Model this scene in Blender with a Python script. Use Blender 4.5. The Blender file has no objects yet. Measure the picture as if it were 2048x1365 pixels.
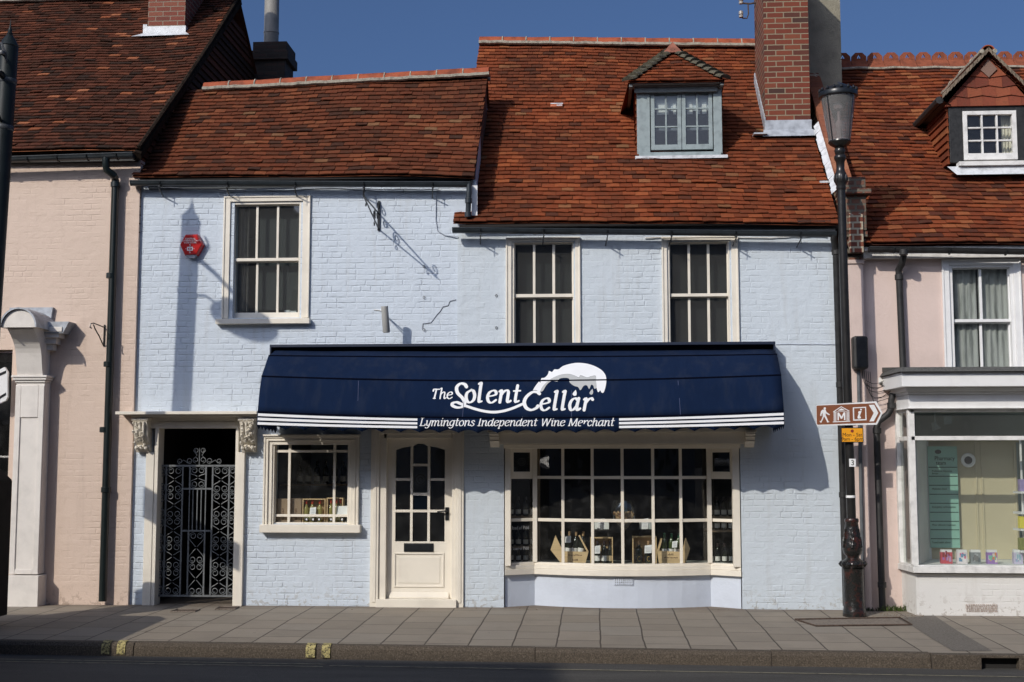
import bpy, bmesh, math, random
from mathutils import Vector, Matrix
from mathutils.bvhtree import BVHTree
random.seed(7)
R = math.radians
sc = bpy.context.scene
# ------------------------------------------------------------------ camera
F = 2550.0; CAMY = -15.5; CAMZ = 1.7
TH = math.atan(247.5 / F); PS = math.atan(166 * math.cos(TH) / F)
cam_d = bpy.data.cameras.new('camera'); cam = bpy.data.objects.new('camera', cam_d); sc.collection.objects.link(cam)
cam_d.sensor_width = 36; cam_d.lens = F / 2048 * 36; cam_d.clip_end = 3000; cam_d.clip_start = 0.1
cam.location = (0, CAMY, CAMZ)
cF = Vector((-math.sin(PS) * math.cos(TH), math.cos(PS) * math.cos(TH), math.sin(TH)))
cR = Vector((math.cos(PS), math.sin(PS), 0)); cU = cR.cross(cF)
cam.rotation_euler = Matrix((cR, cU, -cF)).transposed().to_euler()
sc.camera = cam
# ------------------------------------------------------------------ light
SUN = Vector((0.68, 1.0, -0.75)).normalized()
w = bpy.data.worlds.new('World'); sc.world = w; w.use_nodes = True
nt = w.node_tree; bg = nt.nodes['Background']
sky = nt.nodes.new('ShaderNodeTexSky'); sky.sky_type = 'NISHITA'; sky.sun_disc = False
sky.sun_elevation = math.asin(-SUN.z); sky.sun_rotation = math.atan2(-SUN.x, -SUN.y) % (2 * math.pi)
sky.air_density = 0.7; sky.dust_density = 5.0; sky.ozone_density = 8.0; sky.altitude = 0
nt.links.new(sky.outputs[0], bg.inputs[0]); bg.inputs[1].default_value = 0.12
sl = bpy.data.lights.new('sun', 'SUN'); so = bpy.data.objects.new('sun', sl); sc.collection.objects.link(so)
sl.energy = 3.25; sl.angle = R(0.55); sl.color = (1.0, 0.93, 0.83); so.location = (-20, -30, 25)
so.rotation_euler = SUN.to_track_quat('-Z', 'Y').to_euler()
sc.view_settings.view_transform = 'Standard'; sc.view_settings.look = 'None'
sc.view_settings.exposure = -0.15; sc.view_settings.gamma = 1; sc.view_settings.use_curve_mapping = False
sc.render.engine = 'CYCLES'; sc.cycles.max_bounces = 6; sc.cycles.transparent_max_bounces = 12

# ------------------------------------------------------------------ planning helpers (photo pixel -> place on a known plane)
def ray(px, py):
    return cF * F + cR * (px - 1024) - cU * (py - 682.5)
def P(px, py, Y):
    d = ray(px, py); t = (Y - CAMY) / d.y
    return Vector((0, CAMY, CAMZ)) + d * t
def G(px, py, z=0.0):
    d = ray(px, py); t = (z - CAMZ) / d.z
    return Vector((0, CAMY, CAMZ)) + d * t
def rc(x0, y0, x1, y1, Y):
    xm, ym = (x0 + x1) / 2, (y0 + y1) / 2
    return P(x0, ym, Y).x, P(x1, ym, Y).x, P(xm, y1, Y).z, P(xm, y0, Y).z   # X0 X1 Z0 Z1
# ------------------------------------------------------------------ mesh helpers
class MB:
    def __init__(s): s.v = []; s.f = []
    def add(s, vs, fs):
        o = len(s.v); s.v += [tuple(v) for v in vs]; s.f += [tuple(i + o for i in f) for f in fs]; return s
    def box(s, x0, x1, y0, y1, z0, z1):
        if x0 > x1: x0, x1 = x1, x0
        if y0 > y1: y0, y1 = y1, y0
        if z0 > z1: z0, z1 = z1, z0
        return s.add([(x0,y0,z0),(x1,y0,z0),(x1,y1,z0),(x0,y1,z0),(x0,y0,z1),(x1,y0,z1),(x1,y1,z1),(x0,y1,z1)],
              [(0,3,2,1),(4,5,6,7),(0,1,5,4),(1,2,6,5),(2,3,7,6),(3,0,4,7)])
    def quad(s, a, b, c, d): return s.add([a, b, c, d], [(0, 1, 2, 3)])
    def prism(s, poly, a, b, axis='y'):
        # poly: list of 2D; axis y -> (x,z) extruded y a..b ; axis x -> (y,z) ; axis z -> (x,y)
        n = len(poly)
        def m(p, t):
            return (p[0], t, p[1]) if axis == 'y' else ((t, p[0], p[1]) if axis == 'x' else (p[0], p[1], t))
        vs = [m(p, a) for p in poly] + [m(p, b) for p in poly]
        fs = [tuple(range(n)), tuple(range(2 * n - 1, n - 1, -1))]
        fs += [(i, i + n, (i + 1) % n + n, (i + 1) % n) for i in range(n)]
        return s.add(vs, fs)
    def tube(s, pts, r, n=8, caps=True, closed=False):
        pts = [Vector(p) for p in pts]; rs = r if isinstance(r, (list, tuple)) else [r] * len(pts)
        m = len(pts); vs = []; up = None
        for i, p in enumerate(pts):
            if closed: t = pts[(i + 1) % m] - pts[i - 1]
            else: t = pts[min(i + 1, m - 1)] - pts[max(i - 1, 0)]
            t = t.normalized() if t.length > 1e-9 else Vector((0, 0, 1))
            if up is None:
                up = Vector((0, 0, 1)) if abs(t.z) < 0.9 else Vector((0, 1, 0))
            a = up - t * up.dot(t)
            if a.length < 1e-4: a = Vector((1, 0, 0)) - t * t.x
            a.normalize(); up = a; b = t.cross(a)
            for k in range(n):
                an = 2 * math.pi * k / n; vs.append(p + (a * math.cos(an) + b * math.sin(an)) * rs[i])
        fs = []
        for i in range(m if closed else m - 1):
            j = (i + 1) % m
            for k in range(n):
                fs.append((i * n + k, i * n + (k + 1) % n, j * n + (k + 1) % n, j * n + k))
        if caps and not closed:
            fs.append(tuple(range(n - 1, -1, -1))); fs.append(tuple((m - 1) * n + k for k in range(n)))
        return s.add(vs, fs)
    def lathe(s, prof, c=(0, 0, 0), n=24, M=None, sq=False):
        vs = []; c = Vector(c)
        for r, z in prof:
            for k in range(n):
                a = 2 * math.pi * (k + (.5 if sq else 0)) / n; v = Vector((r * math.cos(a), r * math.sin(a), z))
                vs.append((M @ v if M else v) + c)
        fs = []
        for i in range(len(prof) - 1):
            for k in range(n):
                fs.append((i * n + k, i * n + (k + 1) % n, (i + 1) * n + (k + 1) % n, (i + 1) * n + k))
        fs.append(tuple(range(n - 1, -1, -1))); fs.append(tuple((len(prof) - 1) * n + k for k in range(n)))
        return s.add(vs, fs)
    def build(s, name, mat, parent=None, smooth=False, bevel=0, auto=40):
        me = bpy.data.meshes.new(name); me.from_pydata(s.v, [], s.f); me.validate(); me.update()
        bm = bmesh.new(); bm.from_mesh(me); bmesh.ops.recalc_face_normals(bm, faces=bm.faces)
        if smooth:
            for f in bm.faces: f.smooth = True
            for e in bm.edges:
                if len(e.link_faces) == 2 and e.calc_face_angle(0) > R(auto): e.smooth = False
        bm.to_mesh(me); bm.free()
        o = bpy.data.objects.new(name, me); sc.collection.objects.link(o)
        if mat: me.materials.append(mat)
        if parent:
            o.parent = parent
            off = Vector((0, 0, 0)); q = parent; loc = False
            while q: off += q.location; loc = loc or bool(q.get('_local')); q = q.parent
            if not loc: o.location = -off
        if bevel:
            b = o.modifiers.new('bevel', 'BEVEL'); b.width = bevel; b.segments = 2; b.limit_method = 'ANGLE'; b.angle_limit = R(40)
        return o
def tag(o, label=None, cat=None, group=None, kind=None):
    if label: o['label'] = label
    if cat: o['category'] = cat
    if group: o['group'] = group
    if kind: o['kind'] = kind
    return o
def thing(name, loc, label, cat, group=None):
    o = bpy.data.objects.new(name, None); sc.collection.objects.link(o); o.location = loc; o.empty_display_size = .2
    return tag(o, label, cat, group)
def lthing(name, loc, label, cat, group=None, rz=0):      # children built in local coordinates
    o = thing(name, loc, label, cat, group); o['_local'] = 1; o.rotation_euler.z = rz; return o
def copy_tree(o, parent=None):
    c = o.copy(); sc.collection.objects.link(c); c.parent = parent
    for ch in [x for x in sc.objects if x.parent == o]: copy_tree(ch, c)
    return c
# ------------------------------------------------------------------ materials
MATS = {}
def newmat(name):
    m = bpy.data.materials.new(name); m.use_nodes = True; MATS[name] = m
    n = m.node_tree.nodes; return m, n, m.node_tree.links, n['Principled BSDF']
def nd(n, t, **kw):
    x = n.new(t)
    for k, v in kw.items():
        if k.startswith('i_'): x.inputs[k[2:].replace('_', ' ')].default_value = v
        else: setattr(x, k, v)
    return x
def ramp(n, stops):
    r = n.new('ShaderNodeValToRGB'); e = r.color_ramp.elements
    while len(e) < len(stops): e.new(0.5)
    for i, (p, c) in enumerate(stops):
        e[i].position = p; e[i].color = (c[0], c[1], c[2], 1) if not isinstance(c, (int, float)) else (c, c, c, 1)
    return r
def mixc(n, l, fac, a, b, mode='MIX'):
    m = n.new('ShaderNodeMix'); m.data_type = 'RGBA'; m.blend_type = mode
    for s, v in ((m.inputs[0], fac), (m.inputs[6], a), (m.inputs[7], b)):
        if hasattr(v, 'links'): l.new(v, s)
        elif isinstance(v, (int, float)): s.default_value = v
        else: s.default_value = (v[0], v[1], v[2], 1)
    return m.outputs[2]
def math_(n, l, op, a, b=None, clamp=False):
    m = n.new('ShaderNodeMath'); m.operation = op; m.use_clamp = clamp
    for s, v in ((m.inputs[0], a), (m.inputs[1], b)):
        if v is None: continue
        if hasattr(v, 'links'): l.new(v, s)
        else: s.default_value = v
    return m.outputs[0]
def noise(n, l, vec, scale, detail=4, rough=.55):
    x = n.new('ShaderNodeTexNoise'); x.inputs['Scale'].default_value = scale; x.inputs['Detail'].default_value = detail
    x.inputs['Roughness'].default_value = rough
    if vec: l.new(vec, x.inputs['Vector'])
    return x.outputs['Fac']
def bump(n, l, h, dist, strength=1.0, prev=None):
    b = n.new('ShaderNodeBump'); b.inputs['Distance'].default_value = dist; b.inputs['Strength'].default_value = strength
    l.new(h, b.inputs['Height'])
    if prev: l.new(prev, b.inputs['Normal'])
    return b.outputs[0]
def mat(name, col, rough=.6, var=.12, scale=6, bdist=0, bscale=40, metal=0, spec=.5, dark=None, stretch=None):
    if name in MATS: return MATS[name]
    m, n, l, p = newmat(name)
    tc = n.new('ShaderNodeTexCoord'); vec = tc.outputs['Object']
    if stretch:
        mp = n.new('ShaderNodeMapping'); mp.inputs['Scale'].default_value = stretch; l.new(vec, mp.inputs[0]); vec = mp.outputs[0]
    f = noise(n, l, vec, scale)
    d = dark or tuple(c * (1 - var * 1.6) for c in col); b = tuple(min(1, c * (1 + var * .6)) for c in col)
    r = ramp(n, [(.3, d), (.52, col), (.75, b)]); l.new(f, r.inputs[0]); l.new(r.outputs[0], p.inputs['Base Color'])
    p.inputs['Roughness'].default_value = rough; p.inputs['Metallic'].default_value = metal
    p.inputs['Specular IOR Level'].default_value = spec
    if bdist:
        h = noise(n, l, vec, bscale, 5); l.new(bump(n, l, h, bdist), p.inputs['Normal'])
    return m
def uvxz(n, l, distort=.012, dscale=2.2):
    tc = n.new('ShaderNodeTexCoord'); sp = n.new('ShaderNodeSeparateXYZ'); l.new(tc.outputs['Object'], sp.inputs[0])
    u = math_(n, l, 'ADD', sp.outputs[0], sp.outputs[1]); cb = n.new('ShaderNodeCombineXYZ')
    nz = n.new('ShaderNodeTexNoise'); nz.inputs['Scale'].default_value = dscale; nz.inputs['Detail'].default_value = 3; l.new(tc.outputs['Object'], nz.inputs[0])
    s2 = n.new('ShaderNodeSeparateXYZ'); l.new(nz.outputs['Color'], s2.inputs[0])
    du = math_(n, l, 'MULTIPLY', math_(n, l, 'SUBTRACT', s2.outputs[0], .5), distort * 2)
    dv = math_(n, l, 'MULTIPLY', math_(n, l, 'SUBTRACT', s2.outputs[1], .5), distort * 2)
    l.new(math_(n, l, 'ADD', u, du), cb.inputs[0]); l.new(math_(n, l, 'ADD', sp.outputs[2], dv), cb.inputs[1])
    return tc.outputs['Object'], cb.outputs[0], sp
def bricktex(n, l, vec, bw, rh, ms, smooth=.3, off=.5):
    b = n.new('ShaderNodeTexBrick'); l.new(vec, b.inputs['Vector']); b.inputs['Scale'].default_value = 1
    b.inputs['Mortar Size'].default_value = ms; b.inputs['Mortar Smooth'].default_value = smooth
    b.inputs['Brick Width'].default_value = bw; b.inputs['Row Height'].default_value = rh; b.offset = off
    b.inputs['Color1'].default_value = (0, 0, 0, 1); b.inputs['Color2'].default_value = (1, 1, 1, 1); b.inputs['Mortar'].default_value = (.5, .5, .5, 1)
    return b
def painted_brick(name, col, lo=.36, hi=.60, strength=.85, dirt=(.30, .27, .22), lump=.012, bw=.235):
    m, n, l, p = newmat(name)
    oc, v, sp = uvxz(n, l, .016, 3.0)
    b = bricktex(n, l, v, bw, .071, .012, .7); b.squash = .52; b.squash_frequency = 3
    mask = n.new('ShaderNodeMapRange'); l.new(noise(n, l, oc, 1.1, 3), mask.inputs[0])
    mask.inputs[1].default_value = lo; mask.inputs[2].default_value = hi; mask.inputs[3].default_value = 1; mask.inputs[4].default_value = .12
    mk2 = n.new('ShaderNodeMapRange'); l.new(noise(n, l, oc, 6, 3), mk2.inputs[0]); mk2.inputs[1].default_value = .38; mk2.inputs[2].default_value = .58; mk2.inputs[3].default_value = .15; mk2.inputs[4].default_value = 1
    h = math_(n, l, 'MULTIPLY', math_(n, l, 'MULTIPLY', math_(n, l, 'MULTIPLY', b.outputs['Fac'], -1.0), mask.outputs[0]), mk2.outputs[0])
    h2 = math_(n, l, 'ADD', h, math_(n, l, 'MULTIPLY', b.outputs['Color'], .35))
    n1 = bump(n, l, h2, .008 * strength)
    n2 = bump(n, l, noise(n, l, oc, 7, 6, .6), lump, 1, n1)
    n3 = bump(n, l, noise(n, l, oc, 55, 4, .6), .0022, 1, n2)
    l.new(n3, p.inputs['Normal'])
    base = mixc(n, l, math_(n, l, 'MULTIPLY', noise(n, l, oc, 1.7, 5), .35), col, tuple(c * .88 for c in col))
    # a splash of dirt along the foot of the wall and fine specks
    g = n.new('ShaderNodeMapRange'); l.new(sp.outputs[2], g.inputs[0]); g.inputs[1].default_value = .0; g.inputs[2].default_value = .28
    g.inputs[3].default_value = 1; g.inputs[4].default_value = 0
    dn = math_(n, l, 'MULTIPLY', g.outputs[0], math_(n, l, 'GREATER_THAN', noise(n, l, oc, 14, 5, .7), .56))
    c2 = mixc(n, l, math_(n, l, 'MULTIPLY', dn, .55), base, dirt)
    st = n.new('ShaderNodeMapping'); st.inputs['Scale'].default_value = (9, 9, .7); l.new(oc, st.inputs[0])
    sn = n.new('ShaderNodeMapRange'); l.new(noise(n, l, st.outputs[0], 1, 4, .6), sn.inputs[0]); sn.inputs[1].default_value = .55; sn.inputs[2].default_value = .8
    c3 = mixc(n, l, math_(n, l, 'MULTIPLY', sn.outputs[0], .25), c2, dirt)
    l.new(c3, p.inputs['Base Color']); p.inputs['Roughness'].default_value = .62; p.inputs['Specular IOR Level'].default_value = .3
    return m
def red_brick(name, cols, mortar, mort=.011, bw=.225, dirt=.4):
    m, n, l, p = newmat(name)
    oc, v, sp = uvxz(n, l, .003, 5)
    b = bricktex(n, l, v, bw, .075, mort, .12)
    # a random value for each brick
    r = ramp(n, [(.0, cols[0]), (.16, cols[1]), (.65, cols[2]), (1, cols[3])]); l.new(b.outputs['Color'], r.inputs[0]); r.color_ramp.interpolation = 'LINEAR'
    c = mixc(n, l, math_(n, l, 'MULTIPLY', noise(n, l, oc, 25, 5, .7), dirt), r.outputs[0], (.05, .025, .02))
    c2 = mixc(n, l, b.outputs['Fac'], c, mortar); l.new(c2, p.inputs['Base Color']); p.inputs['Roughness'].default_value = .85
    n1 = bump(n, l, math_(n, l, 'MULTIPLY', b.outputs['Fac'], -1), .006); l.new(bump(n, l, noise(n, l, oc, 70, 4), .002, 1, n1), p.inputs['Normal'])
    return m
def tile_mat(name, stops, lichen=(.065, .05, .03), patch=.5):
    m, n, l, p = newmat(name)
    g = n.new('ShaderNodeNewGeometry'); tc = n.new('ShaderNodeTexCoord'); oc = tc.outputs['Object']
    r = ramp(n, stops); l.new(g.outputs['Random Per Island'], r.inputs[0])
    big = n.new('ShaderNodeMapRange'); l.new(noise(n, l, oc, .9, 5, .65), big.inputs[0]); big.inputs[1].default_value = .42; big.inputs[2].default_value = .68
    c1 = mixc(n, l, math_(n, l, 'MULTIPLY', big.outputs[0], patch), r.outputs[0], (.048, .021, .014))
    fine = n.new('ShaderNodeMapRange'); l.new(noise(n, l, oc, 22, 6, .7), fine.inputs[0]); fine.inputs[1].default_value = .5; fine.inputs[2].default_value = .72
    c2 = mixc(n, l, math_(n, l, 'MULTIPLY', fine.outputs[0], .5), c1, lichen)
    l.new(c2, p.inputs['Base Color']); p.inputs['Roughness'].default_value = .95; p.inputs['Specular IOR Level'].default_value = .12
    l.new(bump(n, l, noise(n, l, oc, 60, 4, .6), .003), p.inputs['Normal'])
    return m
def glass(name, tint=(.93, .96, .95), refl=1.0, dirt=.03, even=False):
    m, n, l, p = newmat(name); n.remove(p); out = n['Material Output']
    t = n.new('ShaderNodeBsdfTransparent'); t.inputs[0].default_value = (*tint, 1)
    g = n.new('ShaderNodeBsdfGlossy'); g.inputs['Roughness'].default_value = .015
    tc = n.new('ShaderNodeTexCoord')
    l.new(bump(n, l, noise(n, l, tc.outputs['Object'], 2.2, 2), .0035), g.inputs['Normal'])
    ge = n.new('ShaderNodeNewGeometry'); dt = n.new('ShaderNodeVectorMath'); dt.operation = 'DOT_PRODUCT'; l.new(ge.outputs['Incoming'], dt.inputs[0]); l.new(ge.outputs['Normal'], dt.inputs[1])
    fz = math_(n, l, 'ADD', math_(n, l, 'MULTIPLY', math_(n, l, 'POWER', math_(n, l, 'SUBTRACT', 1.0, math_(n, l, 'ABSOLUTE', dt.outputs['Value']), True), 5.0), .92), .075)
    mx = n.new('ShaderNodeMixShader'); l.new(math_(n, l, 'MULTIPLY', fz, refl, True), mx.inputs[0]); l.new(t.outputs[0], mx.inputs[1]); l.new(g.outputs[0], mx.inputs[2])
    df = n.new('ShaderNodeBsdfDiffuse'); df.inputs[0].default_value = (.6, .6, .58, 1)
    m2 = n.new('ShaderNodeMixShader')
    dn = n.new('ShaderNodeMapRange'); l.new(noise(n, l, tc.outputs['Object'], 9, 6, .7), dn.inputs[0]); dn.inputs[1].default_value = .45; dn.inputs[2].default_value = .8
    dn.inputs[3].default_value = dirt * (.9 if even else .35); dn.inputs[4].default_value = dirt * (1.15 if even else 1.6)
    l.new(dn.outputs[0], m2.inputs[0]); l.new(mx.outputs[0], m2.inputs[1]); l.new(df.outputs[0], m2.inputs[2]); l.new(m2.outputs[0], out.inputs[0])
    return m
M_blue = painted_brick('blue_masonry_paint', (.565, .63, .70), .38, .64)
M_blue2 = painted_brick('blue_masonry_paint_smoother', (.555, .615, .665), .33, .56, .75)
M_pinkb = painted_brick('pink_masonry_paint', (.64, .505, .415), .34, .56, .45, (.3, .22, .17), .010)
M_pinks = mat('pink_render', (.65, .52, .465), .8, .08, 1.5, .004, 30)
M_whiter = mat('white_render', (.74, .73, .70), .7, .06, 3, .003, 25, dark=(.6, .57, .52))
M_bluesm = mat('blue_render', (.55, .60, .68), .7, .06, 2, .004, 18)
M_cream = mat('cream_paint', (.765, .712, .61), .4, .06, 4, .0012, 14)
M_white = mat('white_paint', (.78, .78, .77), .42, .05, 5, .001, 20)
M_whiteold = mat('weathered_white_paint', (.72, .71, .68), .6, .14, 9, .002, 30)
M_greypaint = mat('blue_grey_paint', (.27, .325, .33), .65, .10, 10, .0015, 30, dark=(.20, .24, .245))
M_black = mat('black_paint', (.012, .014, .016), .32, .2, 10, .001, 30)
M_blackold = mat('black_weathered', (.022, .022, .022), .6, .4, 12, .002, 40)
M_gutter = mat('gutter_paint', (.030, .037, .042), .28, .2, 8)
M_pipeg = mat('dark_green_pipe', (.008, .014, .014), .35, .2, 8)
M_lead = mat('lead', (.40, .43, .47), .5, .3, 9, .003, 14, dark=(.25, .27, .30))
M_leadw = mat('bright_lead', (.62, .64, .66), .5, .2, 12, .004, 20)
M_mortar = mat('mortar', (.33, .30, .24), .95, .3, 20, .006, 30)
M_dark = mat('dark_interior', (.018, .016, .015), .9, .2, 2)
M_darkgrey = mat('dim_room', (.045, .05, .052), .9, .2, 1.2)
M_asphalt = None
M_glass = glass('window_glass'); M_glassup = glass('upper_window_glass', (.80, .85, .84), 1.4, .046, True)  # even diffuse film greys the upper panes in place of reflected sky
M_glasspink = glass('shop_glass', (.88, .91, .88), 1.0, .05, True)
T_red = tile_mat('red_clay_tile', [(0, (.085, .030, .018)), (.10, (.155, .041, .017)), (.5, (.20, .048, .019)), (.8, (.245, .062, .024)), (.95, (.30, .084, .031)), (1, (.24, .11, .05))], patch=.62)
T_left = tile_mat('aged_clay_tile', [(0, (.050, .024, .017)), (.15, (.100, .032, .016)), (.5, (.130, .037, .018)), (.8, (.160, .046, .021)), (.96, (.21, .068, .030)), (1, (.20, .11, .055))], patch=.5)
T_dark = tile_mat('dark_brown_tile', [(0, (.030, .018, .014)), (.3, (.062, .024, .015)), (.7, (.095, .031, .018)), (.955, (.13, .042, .023)), (.97, (.30, .095, .042)), (1, (.36, .14, .07))], patch=.4)
T_right = tile_mat('orange_clay_tile', [(0, (.070, .026, .018)), (.15, (.14, .036, .017)), (.5, (.20, .048, .020)), (.8, (.25, .064, .024)), (1, (.30, .11, .045))], patch=.55)
M_ridge = mat('ridge_tile', (.31, .068, .024), .8, .35, 7, .003, 40)
M_hip = mat('mossy_tile', (.10, .09, .06), .95, .5, 12, .004, 30)
M_brick = red_brick('chimney_brick', [(.050, .020, .013), (.135, .026, .011), (.185, .032, .012), (.22, .055, .022)], (.25, .20, .13), .0075)
M_brickcop = red_brick('coping_brick', [(.14, .035, .02), (.19, .05, .026), (.23, .07, .036), (.27, .10, .055)], (.40, .34, .25), .012, .11)
M_rough = mat('roughcast_render', (.27, .25, .19), .95, .14, 5, .008, 45)
M_shadebrick = red_brick('shaded_brick', [(.02, .015, .012), (.03, .02, .015), (.045, .025, .02), (.05, .03, .02)], (.03, .025, .02))  # near-black brick colours carry the shade on the back stack
M_navy = mat('navy_canvas', (.0055, .0145, .043), 1.0, .06, 1.5, .0012, 180, spec=.12)
def canvas():
    m = M_navy; n = m.node_tree.nodes; l = m.node_tree.links; p = n['Principled BSDF']; tc = n.new('ShaderNodeTexCoord'); oc = tc.outputs['Object']
    mp = n.new('ShaderNodeMapping'); mp.inputs['Scale'].default_value = (1.0, .6, .35); mp.inputs['Rotation'].default_value = (0, .5, 0); l.new(oc, mp.inputs[0])
    b1 = bump(n, l, noise(n, l, mp.outputs[0], 3.2, 3, .5), .035); b2 = bump(n, l, noise(n, l, oc, 150, 2), .0015, 1, b1); l.new(b2, p.inputs['Normal'])
    src = p.inputs['Base Color'].links[0].from_socket; mp2 = n.new('ShaderNodeMapping'); mp2.inputs['Scale'].default_value = (7, 7, .5); l.new(oc, mp2.inputs[0])
    mr = n.new('ShaderNodeMapRange'); l.new(noise(n, l, mp2.outputs[0], 1, 5, .6), mr.inputs[0]); mr.inputs[1].default_value = .5; mr.inputs[2].default_value = .8
    l.new(mixc(n, l, math_(n, l, 'MULTIPLY', mr.outputs[0], .22), src, (.05, .055, .065)), p.inputs['Base Color'])
canvas()
M_navy2 = mat('navy_metal', (.007, .015, .038), .5, .06, 2)
M_lett = mat('white_lettering', (.78, .79, .80), .7, .03, 3)
M_lettg = mat('grey_lettering', (.45, .46, .46), .7, .03, 3)

# ------------------------------------------------------------------ wall with holes
def wall(mb, X0, X1, Z0, Z1, Y, th, holes):
    xs = sorted({X0, X1, *[v for h in holes for v in h[:2] if X0 < v < X1]}); zs = sorted({Z0, Z1, *[v for h in holes for v in h[2:] if Z0 < v < Z1]})
    def solid(i, j):
        if i < 0 or j < 0 or i >= len(xs) - 1 or j >= len(zs) - 1: return False
        cx, cz = (xs[i] + xs[i + 1]) / 2, (zs[j] + zs[j + 1]) / 2
        return not any(h[0] < cx < h[1] and h[2] < cz < h[3] for h in holes)
    for i in range(len(xs) - 1):
        for j in range(len(zs) - 1):
            if not solid(i, j): continue
            a, b, c, d = xs[i], xs[i + 1], zs[j], zs[j + 1]; y2 = Y + th
            mb.quad((a, Y, c), (b, Y, c), (b, Y, d), (a, Y, d)); mb.quad((a, y2, c), (a, y2, d), (b, y2, d), (b, y2, c))
            if not solid(i - 1, j): mb.quad((a, Y, c), (a, Y, d), (a, y2, d), (a, y2, c))
            if not solid(i + 1, j): mb.quad((b, Y, c), (b, y2, c), (b, y2, d), (b, Y, d))
            if not solid(i, j - 1): mb.quad((a, Y, c), (a, y2, c), (b, y2, c), (b, Y, c))
            if not solid(i, j + 1): mb.quad((a, Y, d), (b, Y, d), (b, y2, d), (a, y2, d))
def build_wall(name, m, parent, *a):
    mb = MB(); wall(mb, *a); me_ = mb
    o = me_.build(name, m, parent)
    bm = bmesh.new(); bm.from_mesh(o.data); bmesh.ops.remove_doubles(bm, verts=bm.verts, dist=1e-5); bmesh.ops.recalc_face_normals(bm, faces=bm.faces); bm.to_mesh(o.data); bm.free()
    return o
# ------------------------------------------------------------------ clay tile slopes: every tile is real, laid on a (slightly sagging) slope
def rnd(a, b): return random.uniform(a, b)
def slope(name, EL, ER, RL, RR, m, parent, gauge=.1, tw=.165, sag=.02, wav=.012, keep=None, seed=1, tilt=1.0, slipped=None):
    random.seed(seed); mb = MB(); EL, ER, RL, RR = map(Vector, (EL, ER, RL, RR))
    L = ((RL - EL).length + (RR - ER).length) / 2; W = ((ER - EL).length + (RR - RL).length) / 2
    nrm = (ER - EL).cross(RL - EL).normalized()
    if nrm.z < 0: nrm = -nrm
    ph = [rnd(0, 6) for _ in range(6)]
    def S(u, v):
        p = (EL * (1 - u) + ER * u) * (1 - v) + (RL * (1 - u) + RR * u) * v
        x = u * W; s = v * L
        d = -sag * math.sin(math.pi * v) * 1.0 + wav * (math.sin(x * 1.3 + ph[0] + s * .5) + .6 * math.sin(x * 2.9 + ph[1] + s * 1.1) + .4 * math.sin(s * 2.3 + ph[2] + x * .7))
        return p + nrm * d
    sl_ = (RL - EL).normalized()
    nrow = int(round(L / gauge)); ncol = int(W / tw) + 1
    for j in range(nrow):
        off = (0 if j % 2 else .5) + rnd(-.08, .08); x = -off * tw; crow = rnd(-.004, .004)
        while x < W:
            wd = tw * rnd(.93, 1.05); gp_ = rnd(.001, .004); x0 = max(x + gp_, 0); x1 = min(x + wd - gp_, W); x += wd
            if x1 - x0 < .02: continue
            s0 = j * gauge + crow + rnd(-.006, .006) + (rnd(-.02, -.006) if random.random() < .025 else 0); s1 = s0 + gauge * 1.28
            if j == nrow - 1: s1 = s0 + gauge
            if keep and not keep((x0 + x1) / 2 / W, (s0 + gauge / 2) / L): continue
            if slipped and slipped((x0 + x1) / 2 / W, (s0 + gauge / 2) / L): continue
            lift = rnd(.023, .030) * tilt + (rnd(.004, .012) if random.random() < .06 else 0); lr = rnd(-.004, .004); cam_ = rnd(-.002, .005); r = rnd(-.005, .005)
            pa = S(x0 / W, s0 / L) + nrm * (lift + lr) + sl_ * r; pb = S(x1 / W, s0 / L) + nrm * (lift - lr) - sl_ * r
            pm = (pa + pb) / 2 + nrm * cam_
            pc = S(x1 / W, s1 / L) + nrm * .003; pd_ = S(x0 / W, s1 / L) + nrm * .003; pn = (pc + pd_) / 2 + nrm * cam_
            t = nrm * -.013
            mb.add([pa, pm, pb, pc, pn, pd_, pa + t, pm + t, pb + t, pc + t, pd_ + t],
                   [(0, 1, 4, 5), (1, 2, 3, 4), (6, 7, 1, 0), (7, 8, 2, 1), (0, 5, 10, 6), (2, 8, 9, 3)])
    # the roof deck just under the tiles, same part
    nx, ny = 56, 40; k = []
    for jj in range(ny + 1):
        for ii in range(nx + 1): k.append(S(ii / nx, jj / ny) - nrm * .016)
    fs = []
    for jj in range(ny):
        for ii in range(nx):
            if keep and not keep((ii + .5) / nx, (jj + .5) / ny): continue
            a = jj * (nx + 1) + ii; fs.append((a, a + 1, a + nx + 2, a + nx + 1))
    mb.add(k, fs)
    o = mb.build(name, m, parent); o['_'] = 0; del o['_']
    return o, S, nrm
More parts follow.
